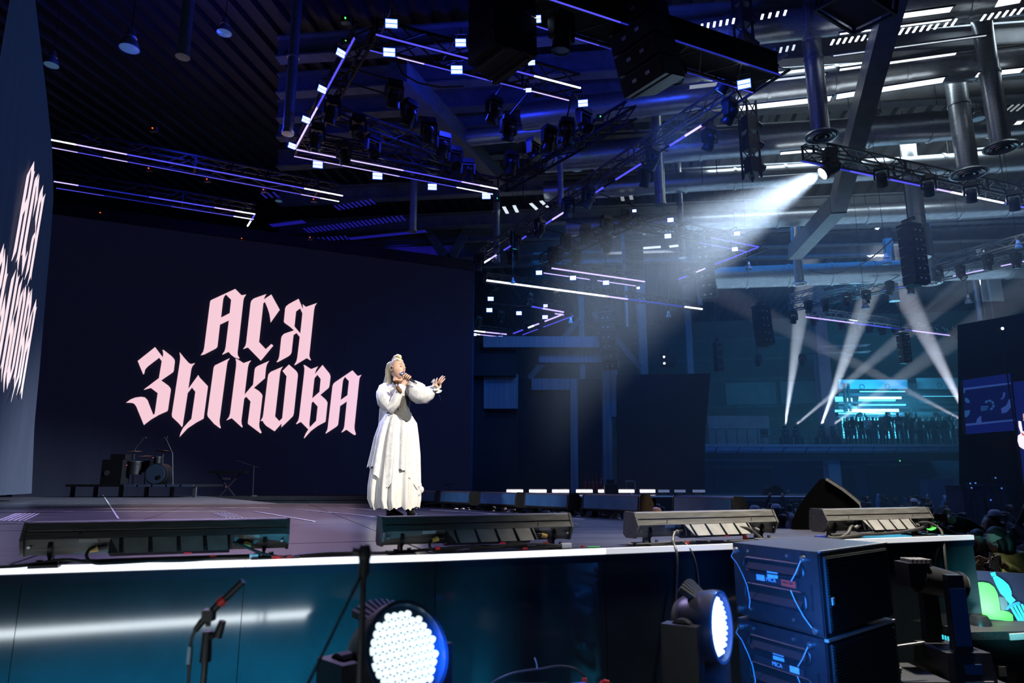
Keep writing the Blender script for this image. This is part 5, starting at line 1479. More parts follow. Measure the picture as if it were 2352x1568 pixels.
# frame on the side face: x towards the lens corner, y up, z out of the face
sx = -xl_; sz = Vector((sx.y, -sx.x, 0))
if sz.y > 0: sz = -sz
SF = Matrix((( sx.x, 0, sz.x, 0), (sx.y, 0, sz.y, 0), (sx.z, 1, sz.z, 0), (0, 0, 0, 1)))
gx = xr_; gz = Vector((gx.y, -gx.x, 0))
GF = Matrix(((gx.x, 0, gz.x, 0), (gx.y, 0, gz.y, 0), (0, 1, 0, 0), (0, 0, 0, 1)))
inr = -(sz)  # into the box from the side face
foot = 0.06
for k in range(nb):
    zt = stack_top - k * (HB + 0.004)
    zb_ = zt - HB
    if k == nb - 1: zb_ = 0.0
    H = zt - zb_
    o = empty('loudspeaker', cab_pt(0, 0, zb_), label='%s loudspeaker cabinet of the stack in front of the stage' % names_[k], cat='speaker', group='stacked loudspeakers in the pit')
    loc0 = o.location.copy()
    def L_(a, b, z): return cab_pt(a, b, zb_ + z) - loc0
    taper = 0.06 if k < nb - 1 else 0
    # body: the grille side slants a little, as the cabinets are wedge shaped
    mb = MB()
    fpts = [(0, 0), (LW, 0), (LW, RW), (0, RW)]
    zlow = lambda a, b: 0.0 + (0.035 * b / RW if k == 0 else 0) + (0.02 * a / LW if k == 0 else 0)
    mb.add([L_(a, b, zlow(a, b)) for a, b in fpts] + [L_(a, b, H) for a, b in fpts], [(3, 2, 1, 0), (4, 5, 6, 7), (0, 1, 5, 4), (1, 2, 6, 5), (2, 3, 7, 6), (3, 0, 4, 7)])
    part('cabinet', mb, 'stack_paint', o)
    if k == 0:
        part('top_edge', MB().bar(L_(0, 0, H + .001), L_(0, RW, H + .001), .008, .008), 'wedge_edge', o)
    else:
        part('top_edge', MB().bar(L_(0, 0.0, H - .002), L_(0, RW * .98, H - .002), .018, .012), 'wedge_edge', o)
    # grille with fine horizontal bars
    part('grille_frame', MB().bar(L_(-.004, .03, H * .5), L_(-.004, RW - .03, H * .5), .012, H * .88), 'stack_grille', o)
    if k < 2:
        for j in range(26):
            z = H * (.09 + j * .033)
            part('grille_bar', MB().bar(L_(-.012, .04, z), L_(-.012, RW - .04, z), .004, .004), 'stack_grille', o)
        part('badge', MB().bar(L_(-.018, .05, H * .42), L_(-.018, .068, H * .42), .004, .03), 'cyan_sticker', o)
    # side face: rim, recessed grips, slot, rigging, bolts, stickers
    c0 = L_(LW / 2, 0, H / 2) + sz * 0.0
    FM = Matrix.Translation(c0) @ SF
    if k > 2: continue
    hw = LW / 2
    mb = MB()
    for (x0, x1, y0, y1) in ((-hw * .72, hw * .66, .055, .115), (-hw * .72, hw * .66, -.085, -.005)):
        # rounded raised lip around each grip
        n = 10; pts = []
        for q in range(4):
            cx = (x1 - .03 if q in (0, 3) else x0 + .03); cy = (y1 - .025 if q in (0, 1) else y0 + .025)
            for t in range(n):
                an = q * PI / 2 + (t / (n - 1)) * PI / 2
                pts.append((cx + .03 * math.cos(an), cy + .025 * math.sin(an), .004))
        mb.tube(pts + [pts[0]], .005, 5)
    part('grip_lip', mb, 'stack_paint', o, M=FM, smooth=True)
    for (x0, x1, y0, y1) in ((-hw * .68, hw * .62, .062, .108), (-hw * .68, hw * .62, -.078, -.012)):
        part('grip_recess', MB().box(((x0 + x1) / 2, (y0 + y1) / 2, .0005), (x1 - x0, y1 - y0, .002)), 'black_matte', o, M=FM)
        part('grip_bottom', MB().prism([(y0 + .004, .001), (y0 + .036, .001), (y0 + .004, .016)], x0 + .01, x1 - .01, 'x'), 'stack_paint', o, M=FM)
    part('panel_slot', MB().box((0.02, -H * .47, .001), (LW * .80, .010, .003), R(0, 'Z')), 'black_matte', o, M=FM)
    part('key_slot', MB().box((hw * .78, -.02, .001), (.012, .11, .003)), 'black_matte', o, M=FM)
    part('rigging_rail', MB().box((hw * .93, 0, .004), (.03, H * .95, .008)), 'stack_paint', o, M=FM)
    for bx_, by_ in ((-.6, .145), (.32, .145), (-.62, -.125), (.36, -.128)):
        part('bolt', MB().cyl((hw * bx_, by_, 0), (hw * bx_, by_, .005), .007, n=10), 'steel', o, M=FM)
    for bx_, by_ in ((-.88, .142), (.70, .142), (-.86, -.13), (.84, -.15)):
        b = part('rigging_pin', MB().cyl((hw * bx_, by_, 0), (hw * bx_, by_, .018), .014, n=10).cyl((hw * bx_, by_, .018), (hw * bx_, by_, .024), .008, n=8), 'steel', o, M=FM)
    part('sticker', MB().box((-.005, .058, .006), (.066, .042, .0015), R(.05, 'Z')), 'cyan_sticker', o, M=FM, label='pale blue paper sticker')
    part('sticker', MB().box((-.085 if k == 0 else .085, .030 if k == 0 else .018, .0065), (.054, .026, .0015)), 'cyan_sticker', o, M=FM, label='pale blue paper sticker')
    if k == 0:
        rs_ = part('sticker', MB().box((.088, .026, .0065), (.085, .028, .0015), R(-.02, 'Z')), 'red_sticker', o, M=FM, label='red paper sticker')
        put('lettering', text_mesh('MICA 5309', .013), rs_, T(.085, .026, .0078))
        bpy.data.meshes[rs_.children[0].data.name].materials.append(MATS['ink'])
    part('name_plate', MB().box((-.01, .028 if k == 0 else .016, .0055), (.30, .03, .002)), 'ink', o, M=FM)
    me = text_mesh('MICA', .026); me.materials.append(MATS['cyan_sticker'])
    put('lettering', me, o, FM @ T(-.018, .027 if k == 0 else .016, .0072))
    # safety lanyards between the pins
    for pts in ([(-.88, .142), (-.98, .11), (-.86, .08), (-.70, .03), (-.62, -.02), (-.55, -.08), (-.60, -.118)], [(.70, .14), (.55, .08), (.42, .04)], [(.42, .0), (.48, -.04), (.62, -.10), (.80, -.14)]):
        part('lanyard', MB().tube([(hw * x, y, .022 - .004 * i % .01) for i, (x, y) in enumerate(pts)], .0022, 5), 'cyan_sticker', o, M=FM, smooth=True)

# ---------------------------------------------------------------- microphones on stands (in front of the fascia)
mat('stand_black', (0.02, 0.021, 0.024), 0.35, var=0.2, scale=30)
mat('mic_black', (0.015, 0.015, 0.017), 0.45, var=0.2, scale=50, bump=0.1)
mt = atY(478, 1440, 2.05)
ms_ = empty('microphone_stand', (mt.x, mt.y, 0), label='black microphone stand carrying the shotgun microphone with red tape', cat='stand')
zt = mt.z
part('pole', MB().cyl((0, 0, 0.02), (0, 0, zt - .02), .0085, n=10), 'stand_black', ms_, smooth=True)
part('clutch', MB().cyl((0, 0, zt - .09), (0, 0, zt - .01), .016, .013, n=12).cyl((.0, 0, zt - .03), (.035, -.005, zt - .012), .009, n=8).cyl((.03, -.005, zt - .025), (.042, -.005, zt + .018), .013, .010, n=10), 'stand_black', ms_, smooth=True)
part('base', MB().cyl((0, 0, 0), (0, 0, .03), .13, n=24), 'stand_black', ms_)
mp = [atY(x, y, 2.05) for x, y in [(449, 1447), (462, 1430), (480, 1412), (504, 1385), (514, 1377), (559, 1334)]]
mic = empty('shotgun_microphone', mp[2], label='long black shotgun microphone with a red taped middle, pointing up at the stage', cat='microphone')
m0 = mp[2]
part('interference_tube', MB().cyl(mp[4] - m0, mp[5] - m0, .0095, n=14), 'mic_black', mic, smooth=True)
part('red_tape', MB().cyl(mp[3] - m0, mp[4] - m0 + (mp[4] - mp[3]).normalized() * .004, .0125, n=14).cyl(mp[3] - m0, mp[4] - m0, .011, n=10), 'red_tape', mic, smooth=True, label='red tape wrap')
part('body', MB().cyl(mp[1] - m0, mp[3] - m0, .0105, n=14), 'mic_black', mic, smooth=True)
part('connector', MB().cyl(mp[0] - m0, mp[1] - m0, .0085, .0105, n=12), 'mic_black', mic, smooth=True)
part('clip', MB().box((0, 0, 0), (.03, .03, .03)).cyl((0, 0, -.03), (0, 0, 0), .008, n=8), 'stand_black', mic)
cable([mp[0], atY(441, 1465, 2.05), atY(437, 1500, 2.05), atY(433, 1540, 2.05), atY(430, 1600, 2.05), Vector((mp[0].x - .02, 2.05, .05))], .0045, 'thin cable falling from the shotgun microphone, pale tag on it')
o = part('cable_tag', MB().box((0, 0, 0), (.008, .006, .045)), 'cyan_sticker'); o.location = atY(434, 1505, 2.042); tag(o, 'pale blue cable tag under the shotgun microphone', 'tag')
# second stand with an empty boom clip
st = atY(838, 1268, 1.75)
s2 = empty('microphone_stand', (st.x, st.y, 0), label='dark tripod stand with a bulky clamp head crossing the nearest wash light', cat='stand')
zt = st.z
low = atY(829, 1500, 1.75)
part('pole', MB().cyl((0, 0, .05), (0, 0, zt - .02), .0075, n=10), 'stand_black', s2, smooth=True)
part('upper_clamp', MB().cyl((0, 0, zt - .055), (0, 0, zt - .012), .014, n=12).lathe([(0, zt + .02), (.012, zt + .018), (.017, zt), (.015, zt - .015), (0, zt - .02)], 12).cyl((-.012, 0, zt), (-.03, -.003, zt + .003), .009, n=8), 'stand_black', s2, smooth=True)
legb = atY(700, 1585, 1.62)
part('boom_arm', MB().cyl((0, 0, zt - .04), (legb.x - st.x, legb.y - st.y, legb.z), .0035, n=8), 'stand_black', s2, smooth=True)
for k in range(3):
    a_ = k * 2.094 + .4
    part('leg', MB().cyl((0, 0, .10), (.34 * math.cos(a_), .34 * math.sin(a_), .01), .007, n=8), 'stand_black', s2, smooth=True)

# ---------------------------------------------------------------- things at the bottom of the picture
bz0 = 0.0
mat('junction_blue', (0.03, 0.08, 0.6), 0.4, emit=(0.05, 0.15, 1.0), strength=0.5)
pc = atY(1365, 1583, 2.9)
rk = empty('cable_rack', (pc.x, pc.y, 0), label='dark equipment case at the bottom edge with red and blue plugs on top', cat='case')
part('case', MB().box((0, 0, (pc.z) / 2), (.34, .12, pc.z)), 'black_matte', rk)
part('blue_plug', MB().bar((-.09, -.02, pc.z + .02), (-.035, -.02, pc.z + .024), .012, .014), 'junction_blue', rk, label='glowing blue connector')
part('red_plug', MB().cyl((.005, -.02, pc.z), (.035, -.02, pc.z + .035), .009, n=8).cyl((.035, -.02, pc.z + .035), (.055, -.02, pc.z + .03), .009, n=8), 'red_tape', rk, smooth=True, label='red bent plug')
part('pale_plug', MB().cyl((.055, -.02, pc.z + .02), (.085, -.02, pc.z - .01), .012, n=8), 'cyan_sticker', rk, smooth=True, label='pale cyan plug')
part('orange_plug', MB().box((-.04, -.02, pc.z + .04), (.02, .012, .014)), 'red_tape', rk)
pd = atY(1215, 1580, 2.9)
mat('navy_case', (.01, .02, .05), .6, spec=.2)
o = part('equipment_case', MB().box((0, 0, (pd.z + .012) / 2), (.16, .06, pd.z + .012)), 'navy_case'); o.location = (pd.x, pd.y, 0); tag(o, 'low blue tinted case at the bottom edge under the arched thin cable', 'case')
cable([atY(1105, 1600, 2.9), atY(1130, 1568, 2.9), atY(1170, 1548, 2.9), atY(1205, 1540, 2.9), atY(1245, 1535, 2.9), atY(1285, 1529, 2.9), atY(1320, 1535, 2.9), atY(1345, 1552, 2.9)], .0045, 'thin arched cable over the low blue case at the bottom edge')
cable([atY(1233, 1537, 2.9), atY(1233, 1525, 2.9), atY(1228, 1510, 2.9)], .003, 'short upright cable tie on the arched thin cable', 'sticker')

# ---------------------------------------------------------------- right corner: cable boxes, amplifier case, barrier banner
cb = atY(2070, 1515, 3.9)
bx_ = empty('cable_chest', (cb.x, cb.y + .2, 0), label='dark trunk with a white lid edge and coiled cables by the black moving head', cat='case')
part('case', MB().box((0, 0, (cb.z) / 2 - .06), (.5, .4, cb.z - .1)), 'black_matte', bx_)
for k in range(4):
    part('coiled_cable', MB().tube([(-.08 + .075 * math.cos(t * PI / 8) + .004 * k, -.17 + .03 * math.sin(t * PI / 8), cb.z - .10 + .016 * k) for t in range(17)], .008, 6), 'cover_grey', bx_, smooth=True)
part('lid_edge', MB().bar((-.10, -.2, cb.z + .055), (.16, -.15, cb.z + .075), .014, .012), 'wedge_edge', bx_)
ac = atY(2290, 1475, 4.9)
a2_ = empty('amplifier_case', (ac.x + .15, ac.y + .25, 0), (0, 0, 0.1), 'low black case with a white edged lid under the glowing banner', 'case')
zt = atY(2290, 1450, 4.9).z
part('case', MB().box((0, 0, zt / 2 - .02), (.78, .5, zt - .04)), 'black_plastic', a2_)
part('lid', MB().box((0, 0, zt - .02), (.80, .52, .05)), 'dark_paint', a2_)
part('lid_edge', MB().bar((-.10, -.262, zt - .03), (.40, -.262, zt - .012), .012, .04), 'white_tape', a2_)
part('latch', MB().box((-.18, -.255, zt * .8), (.05, .01, .06)), 'steel', a2_)
part('seam', MB().box((.06, -.252, zt / 2), (.006, .006, zt * .8)), 'steel', a2_)
o = part('foot_pedal', MB().lathe([(0, .07), (.05, .065), (.07, .03), (.075, 0), (0, 0)], 14), 'black_plastic', smooth=True); o.location = (a2_.location.x - .12, a2_.location.y - .05, zt + .002); tag(o, 'small round black lamp on the low case before the banner', 'lamp')

YB = 5.25
bn = empty('barrier_banner', atY(2290, 1420, YB), label='printed dark banner on the crowd barrier, lit cyan and green from below', cat='banner')
b0 = bn.location.copy()
mat('banner_dark', (0.020, 0.016, 0.05), 0.7)
mat('banner_green', (0.12, 0.75, 0.10), 0.7)
mat('banner_cyan', (0.05, 0.55, 0.65), 0.7)
mat('banner_blue', (0.03, 0.25, 0.6), 0.7)
mat('banner_white', (0.55, 0.85, 0.85), 0.7)
mat('banner_grey', (0.10, 0.13, 0.16), 0.7)
def bpt(off): return lambda x, y: atY(x, y, YB - off) - b0
part('cloth', MB().slab([(2225, 1309), (2400, 1320), (2400, 1445), (2237, 1425)], [], lambda x, y, t: atY(x, y, YB) - b0 + Vector((0, t, 0)), .02), 'banner_dark', bn)
def bprint(name, pts, m, off, label): part(name, MB().flat(pts, [], fn=bpt(off)), m, bn, label=label)
bprint('print_patch', [(2225, 1309), (2243, 1309), (2243, 1320), (2226, 1320)], 'banner_blue', .006, 'blue printed tab')
bprint('print_patch', [(2227, 1320), (2236, 1330), (2246, 1360), (2250, 1422), (2236, 1417)], 'banner_white', .006, 'pale cyan printed band')
bprint('print_patch', [(2245, 1337), (2258, 1336), (2272, 1339), (2284, 1348), (2291, 1362), (2295, 1380), (2298, 1402), (2304, 1424), (2250, 1420), (2249, 1370)], 'banner_green', .010, 'green printed dome')
bprint('print_patch', [(2293, 1402), (2306, 1402), (2318, 1405), (2326, 1412), (2328, 1428), (2302, 1424)], 'banner_green', .012, 'green printed foot')
bprint('print_patch', [(2294, 1370), (2312, 1372), (2316, 1400), (2300, 1402)], 'banner_grey', .008, 'grey printed shade')
bprint('print_patch', [(2274, 1315), (2286, 1313), (2288, 1321), (2278, 1324)], 'banner_cyan', .010, 'cyan printed knot')
bprint('print_patch', [(2280, 1325), (2288, 1321), (2305, 1332), (2317, 1343), (2323, 1357), (2324, 1366), (2310, 1373), (2298, 1363), (2289, 1346)], 'banner_cyan', .010, 'cyan printed bulb')
bprint('print_patch', [(2309, 1374), (2322, 1367), (2333, 1378), (2320, 1388)], 'banner_cyan', .012, 'cyan printed neck')
bprint('print_patch', [(2310, 1398), (2318, 1387), (2340, 1381), (2345, 1386), (2322, 1395), (2313, 1401)], 'banner_blue', .014, 'blue printed ring')
for k in range(4):
    x = 2320 + k * 8
    bprint('print_patch', [(x, 1394 - k * 2), (x + 5, 1392 - k * 2), (x + 27, 1428), (x + 20, 1430)], 'banner_cyan', .012, 'cyan printed strand')
lamp('banner_uplight', 'SPOT', atY(2256, 1430, YB - .17), atY(2262, 1390, YB), 260, (0.62, 1.0, 0.95), spot=125, blend=0.9, radius=0.06)
lamp('barrier_fill', 'SPOT', atY(2300, 1450, YB - 1.0), atY(2310, 1262, 6), 70, (0.12, 0.75, 0.85), spot=50, blend=0.8, radius=0.1)
# ---------------------------------------------------------------- the singer
mat('skin', (0.72, 0.43, 0.30), 0.45, var=0.06, scale=30)
mat('skin_dark', (0.35, 0.16, 0.09), 0.5)
mat('lip', (0.42, 0.10, 0.09), 0.4)
mat('lash', (0.05, 0.03, 0.025), 0.6)
mat('mouth_inside', (0.10, 0.02, 0.02), 0.6)
mat('hair_blonde', (0.82, 0.66, 0.42), 0.42, var=0.35, scale=18, stretch=(6, 6, 0.6), bump=0.3)
mat('hair_side', (0.30, 0.24, 0.17), 0.6, var=0.3, scale=40)
mat('cloth_white', (0.74, 0.72, 0.68), 0.85, var=0.10, scale=14, bump=0.15, stretch=(2, 2, 0.4))
mat('lace_white', (0.74, 0.73, 0.72), 0.9, var=0.14, scale=30, bump=0.15)
mat('veil_white', (0.75, 0.78, 0.86), 0.9, var=0.15, scale=45, alpha=0.85)
mat('corset_grey', (0.075, 0.075, 0.07), 0.7, var=0.55, scale=16, stretch=(9, 9, 0.5), bump=0.3)
mat('corset_black', (0.012, 0.012, 0.014), 0.6)
mat('boot_black', (0.012, 0.012, 0.014), 0.22, var=0.2, scale=20)
mat('lace_brown', (0.16, 0.07, 0.03), 0.6, var=0.4, scale=60)
mat('jewel', (0.35, 0.30, 0.22), 0.25, 0.9)
mat('mic_grille', (0.35, 0.35, 0.37), 0.35, 0.8, var=0.3, scale=150)
YS = 7.5
SB0 = atY(918, 1187, YS); SB0.z = STAGE
def lp(px, py, dy=0.0):
    p = atY(px, py, YS); p.y += dy
    return p - SB0
def skin_mesh(chains, subdiv=2):
    """chains: lists of (point, radius); chains given as (list, attach) grow from a vertex of the first"""
    me = bpy.data.meshes.new('skinned'); vs_ = []; es = []; rs = []
    index = {}
    for ch in chains:
        prev = None
        for p, r in ch:
            key = tuple(round(c, 4) for c in p)
            if key in index: i = index[key]
            else:
                i = len(vs_); index[key] = i; vs_.append(tuple(p)); rs.append(r)
            if prev is not None and prev != i: es.append((prev, i))
            prev = i
    me.from_pydata(vs_, es, [])
    ob = bpy.data.objects.new('tmp', me); C.objects.link(ob)
    md = ob.modifiers.new('skin', 'SKIN')
    if hasattr(md, 'use_smooth_shade'): md.use_smooth_shade = True
    for i, sv in enumerate(me.skin_vertices[0].data):
        sv.radius = (rs[i], rs[i])
        sv.use_root = (i == 0)
    sb = ob.modifiers.new('sub', 'SUBSURF'); sb.levels = subdiv; sb.render_levels = subdiv
    bpy.context.view_layer.update()
    ev = ob.evaluated_get(bpy.context.evaluated_depsgraph_get())
    m2 = bpy.data.meshes.new_from_object(ev)
    bpy.data.objects.remove(ob); bpy.data.meshes.remove(me)
    return m2
def mesh_to_mb(me, mb, M=None):
    mb.add([v.co.copy() for v in me.vertices], [tuple(p.vertices) for p in me.polygons], M)
sg = empty('person', SB0, (0, 0, 0), 'blonde woman in white lace dress and grey corset singing, one arm stretched out', 'person')
hip = lp(915, 985); ch_ = lp(916, 925, .0); nb_ = lp(916, 884, 0.0); nt = lp(914, 868, -.02)
hc = lp(914, 848, -.03)
rsh, rel, rwr = lp(888, 890, 0.05), lp(902, 938, -.12), lp(929, 893, -.19)
lsh, lel, lwr = lp(941, 889, -.02), lp(968, 901, -.05), lp(1001, 891, -.10)
rh, lh = lp(940, 874.5, -.168), lp(1007, 885, -.11)
K1, K2 = lp(906, 1085, -.03), lp(932, 1085, -.05)
A1, A2 = lp(908, 1160, .02), lp(944, 1160, -.02)
T1, T2 = lp(922, 1180, -.08), lp(962, 1178, -.06)
body_ch = [
    [(hip, .13), (lp(915, 950), .115), (ch_, .12), (nb_, .055), (nt, .05), (hc, .06)],
    [(lp(916, 896, .0), .10), (rsh, .055), (rel, .042), (rwr, .027), (rh, .036)],
    [(lp(916, 896, .0), .10), (lsh, .055), (lel, .042), (lwr, .026), (lh, .034)],
    [(hip, .13), (lp(906, 1000), .09), (K1, .06), (A1, .042), (lp(907, 1172, .02), .03)],
    [(hip, .13), (lp(926, 1000, -.02), .09), (K2, .06), (A2, .042), (lp(944, 1170, -.02), .03)]]
body_ch[0].insert(3, (lp(916, 896, .0), .10))
mb = MB()
me = skin_mesh(body_ch, 2); mesh_to_mb(me, mb); bpy.data.meshes.remove(me)
# fingers: outstretched hand, seen from its back with the fingers up and spread
fing = [[(1004, 885), (1005, 876), (1007, 871.5)], [(1008, 882), (1012, 874), (1016, 869), (1019, 866.2)], [(1011, 883), (1016, 875), (1020, 870), (1023, 867.6)], [(1012, 886), (1017, 879), (1021, 875), (1023.5, 872)]]
mb.cur = 0
def finger(pts, r0=.0095, dy=-.11):
    P_ = [p if isinstance(p, Vector) else lp(p[0], p[1], dy) for p in pts]
    n = len(P_); rr = [r0 * (1 - .35 * i / (n - 1)) for i in range(n)]
    d = (P_[-1] - P_[-2]).normalized()
    mb.tube(P_ + [P_[-1] + d * r0 * .6], rr + [r0 * .25], 8)
for i, f in enumerate(fing): finger(f, .0092, -.115 + .012 * i)
finger([(1003, 889), (1008, 892), (1013, 891), (1016, 888)], .0095, -.135)
# hand round the microphone
mic_a, mic_b = lp(929, 865, -.19), lp(953, 880, -.20)
md_ = (mic_b - mic_a).normalized()
for i in range(4):
    c = mic_a + md_ * (.038 + .021 * i)
    up_ = Vector((-md_.z, 0, md_.x)); tow = Vector((0, -1, 0))
    pts = [c + up_ * -.02 + tow * -.012, c + up_ * .022 + tow * -.006, c + up_ * .028 + tow * .012, c + up_ * .012 + tow * .028, c - up_ * .012 + tow * .027]
    finger(pts, .0098)
c = mic_a + md_ * .05
finger([c - up_ * .034 - tow * .004, c - up_ * .024 + tow * .020 - md_ * .012, c - up_ * .004 + tow * .030 - md_ * .022], .0105)
# head
hf = Vector((.80, -.60, .10)).normalized(); hs = Vector((.60, .80, 0)).normalized(); hs = (hs - hf * hs.dot(hf)).normalized(); hu_ = hs.cross(hf).normalized()
if hu_.z < 0: hu_ = -hu_
HW, HD, HH = .073, .092, .122
NT, NP = 96, 80
def g(d2, w_): return math.exp(-d2 / (w_ * w_))
def head_point(i, j, grow=0.0):
    a = 2 * PI * i / NT; b = -PI / 2 + PI * j / NP
    x = math.cos(b) * math.sin(a); y = math.cos(b) * math.cos(a); z = math.sin(b)
    X, Y, Z = x * HW, y * HD, z * HH
    if z < 0:
        t = -z
        X *= 1 - .42 * t * t; Y = Y * (1 - .10 * t) + .018 * t * (1 if y > 0 else -.2)
    if y < 0: X *= 1.06; Y *= 1.02; Z = Z * (1.02 if z > 0 else .86)
    if y > .2:
        xx, zz = x, z
        n_ = g(xx ** 2, .13) * (g((zz + .10) ** 2, .15) * .030 + g((zz - .08) ** 2, .2) * .010)
        Y += n_
        Y -= (g((abs(xx) - .38) ** 2, .2) * g((zz - .10) ** 2, .13)) * .009
        Y += g((zz - .28) ** 2, .12) * .004
        Y += g(xx ** 2, .28) * g((zz + .40) ** 2, .06) * .007 - g(xx ** 2, .22) * g((zz + .49) ** 2, .06) * .014
        Y += g(xx ** 2, .28) * g((zz + .60) ** 2, .06) * .006 + g(xx ** 2, .25) * g((zz + .85) ** 2, .16) * .008
        Y += (g((abs(xx) - .55) ** 2, .22) * g((zz + .15) ** 2, .2)) * .005
    if grow:
        L = math.sqrt(X * X + Y * Y + Z * Z); k = 1 + grow / L; X *= k; Y *= k; Z *= k
    return hc + hs * X + hf * Y + hu_ * Z, (x, y, z)
vv = []; info = []
for j in range(NP + 1):
    for i in range(NT):
        p, q = head_point(i, j); vv.append(p); info.append(q)
n0 = len(mb.v)
for p in vv: mb.v.append(tuple(p))
for j in range(NP):
    for i in range(NT):
        a, b = j * NT + i, j * NT + (i + 1) % NT
        c_, d_ = (j + 1) * NT + (i + 1) % NT, (j + 1) * NT + i
        x = sum(info[k][0] for k in (a, b, c_, d_)) / 4; y = sum(info[k][1] for k in (a, b, c_, d_)) / 4; z = sum(info[k][2] for k in (a, b, c_, d_)) / 4
        m_ = 0
        if y > .3:
            if abs(x) < .24 and -.46 < z < -.36: m_ = 1
            if abs(x) < .20 and -.56 < z < -.44: m_ = 3
            if abs(x) < .22 and -.66 < z < -.56: m_ = 1
        mb.f.append((n0 + a, n0 + b, n0 + c_, n0 + d_)); mb.mi.append(m_)
def fp(a, b, grow=.001): return head_point(a * NT / (2 * PI), (b + PI / 2) * NP / PI, grow)[0]
fm = MB()
for e in (-1, 1):
    fm.cur = 0
    fm.tube([fp(e * a, .075 + .03 * math.sin((a - .16) / .42 * PI) - .03 * (a > .5), .001) for a in (.16, .24, .32, .40, .48, .58)], [.0012, .003, .0036, .0036, .003, .0012], 6)
    fm.tube([fp(e * a, .03 - .008 * math.sin((a - .2) / .34 * PI), .0005) for a in (.2, .28, .36, .44, .54)], [.001, .0016, .0018, .0016, .001], 6)
    fm.tube([fp(e * .075, -.27, .0), fp(e * .095, -.285, .001)], [.004, .003], 6)
    fm.cur = 1
    fm.tube([fp(e * a, .25 + .06 * math.sin((a - .1) / .6 * PI), .0015) for a in (.12, .24, .38, .52, .66)], [.002, .0042, .0042, .0034, .0015], 6)
part('eyes_and_brows', fm, ['lash', 'hair_side'], sg, smooth='all')
# ears
for s in (-1, 1):
    c = hc + hs * (s * HW * 1.0) + hf * -.006 + hu_ * -.002
    mb.cur = 0
    pts = []
    for t in range(11):
        an = -1.2 + t * .42
        pts.append(c + hf * (-.014 * math.cos(an) - .004) + hu_ * (.026 * math.sin(an)) + hs * (s * .010))
    mb.tube(pts, .0055, 6)
    mb.tube([c + hs * (s * -.004) - hu_ * .02, c + hs * (s * .006), c + hs * (s * -.004) + hu_ * .02], [.008, .011, .008], 8)
part('body', mb, ['skin', 'lip', 'lash', 'mouth_inside', 'hair_blonde'], sg, smooth='all')
# in-ear monitor
e = hc - hs * (HW + .010) + hf * .004
part('ear_monitor', MB().cyl(e, e - hs * .012, .010, .008, n=10).tube([e - hs * .006 + hu_ * .012, e + hu_ * .026 - hf * .01, e - hf * .024 + hu_ * .01], .002, 5), 'corset_black', sg, smooth=True)
# hair: a shell over the skull, roll on top, pony tail
def hair_shell(cond, grow, m, name, lab=None):
    mbh = MB(); idx = {}
    for j in range(NP):
        for i in range(NT):
            cs = [(i, j), ((i + 1) % NT, j), ((i + 1) % NT, j + 1), (i, j + 1)]
            ii = [head_point(*c)[1] for c in cs]
            x, y, z = [sum(q[k] for q in ii) / 4 for k in range(3)]
            if not cond(x, y, z): continue
            f = []
            for c in cs:
                if c not in idx:
                    idx[c] = len(mbh.v); mbh.v.append(tuple(head_point(c[0], c[1], grow)[0]))
                f.append(idx[c])
            mbh.f.append(tuple(f)); mbh.mi.append(0)
    part(name, mbh, m, sg, smooth='all', label=lab)
hl = lambda x, y, z: z > .58 + .05 * abs(x) - .0 * y if y > 0.12 else (z > -.42 or y < -.55 and z > -.5)
hair_shell(lambda x, y, z: hl(x, y, z) and abs(x) >= .42, .003, 'hair_side', 'hair_side', 'smoothed dark side of the hair')
hair_shell(lambda x, y, z: hl(x, y, z) and abs(x) < .46, .006, 'hair_blonde', 'hair')
top = [head_point(0, int(NP * .80), .014)[0], head_point(0, int(NP * .87), .022)[0], head_point(0, int(NP * .95), .022)[0], hc + hu_ * (HH + .016) - hf * .03, hc + hu_ * (HH * .9) - hf * .075]
part('hair_roll', MB().tube(top, [.012, .020, .024, .022, .014], 12), 'hair_blonde', sg, smooth='all', label='blonde braid over the crown')
pt = [hc + hu_ * (HH * .75) - hf * .085, hc + hu_ * (HH * .62) - hf * .125, hc + hu_ * .02 - hf * .148, hc - hu_ * .08 - hf * .150, hc - hu_ * .17 - hf * .140, hc - hu_ * .28 - hf * .13, hc - hu_ * .36 - hf * .12]
part('pony_tail', MB().tube(pt, [.020, .030, .032, .033, .032, .028, .012], 14), 'hair_blonde', sg, smooth='all', label='long blonde pony tail')
# clothes
rnd = random.Random(3)
def ring(py, cx, hw, hd, dy=0.0, n=48, wav=0.0, lobes=0, ph=0.0, zf=None):
    c = lp(cx, py, dy); hwm = hw * 7.5 / F; out_ = []
    for k in range(n):
        a = 2 * PI * k / n
        f = 1 + (wav * (math.sin(lobes * a + ph) + .6 * math.sin((lobes * 1.7) // 1 * a + 1.3 + ph * 2)) if wav else 0)
        z = zf(a) if zf else 0
        out_.append(c + Vector((hwm * f * math.cos(a), hd * f * math.sin(a), z)))
    return out_
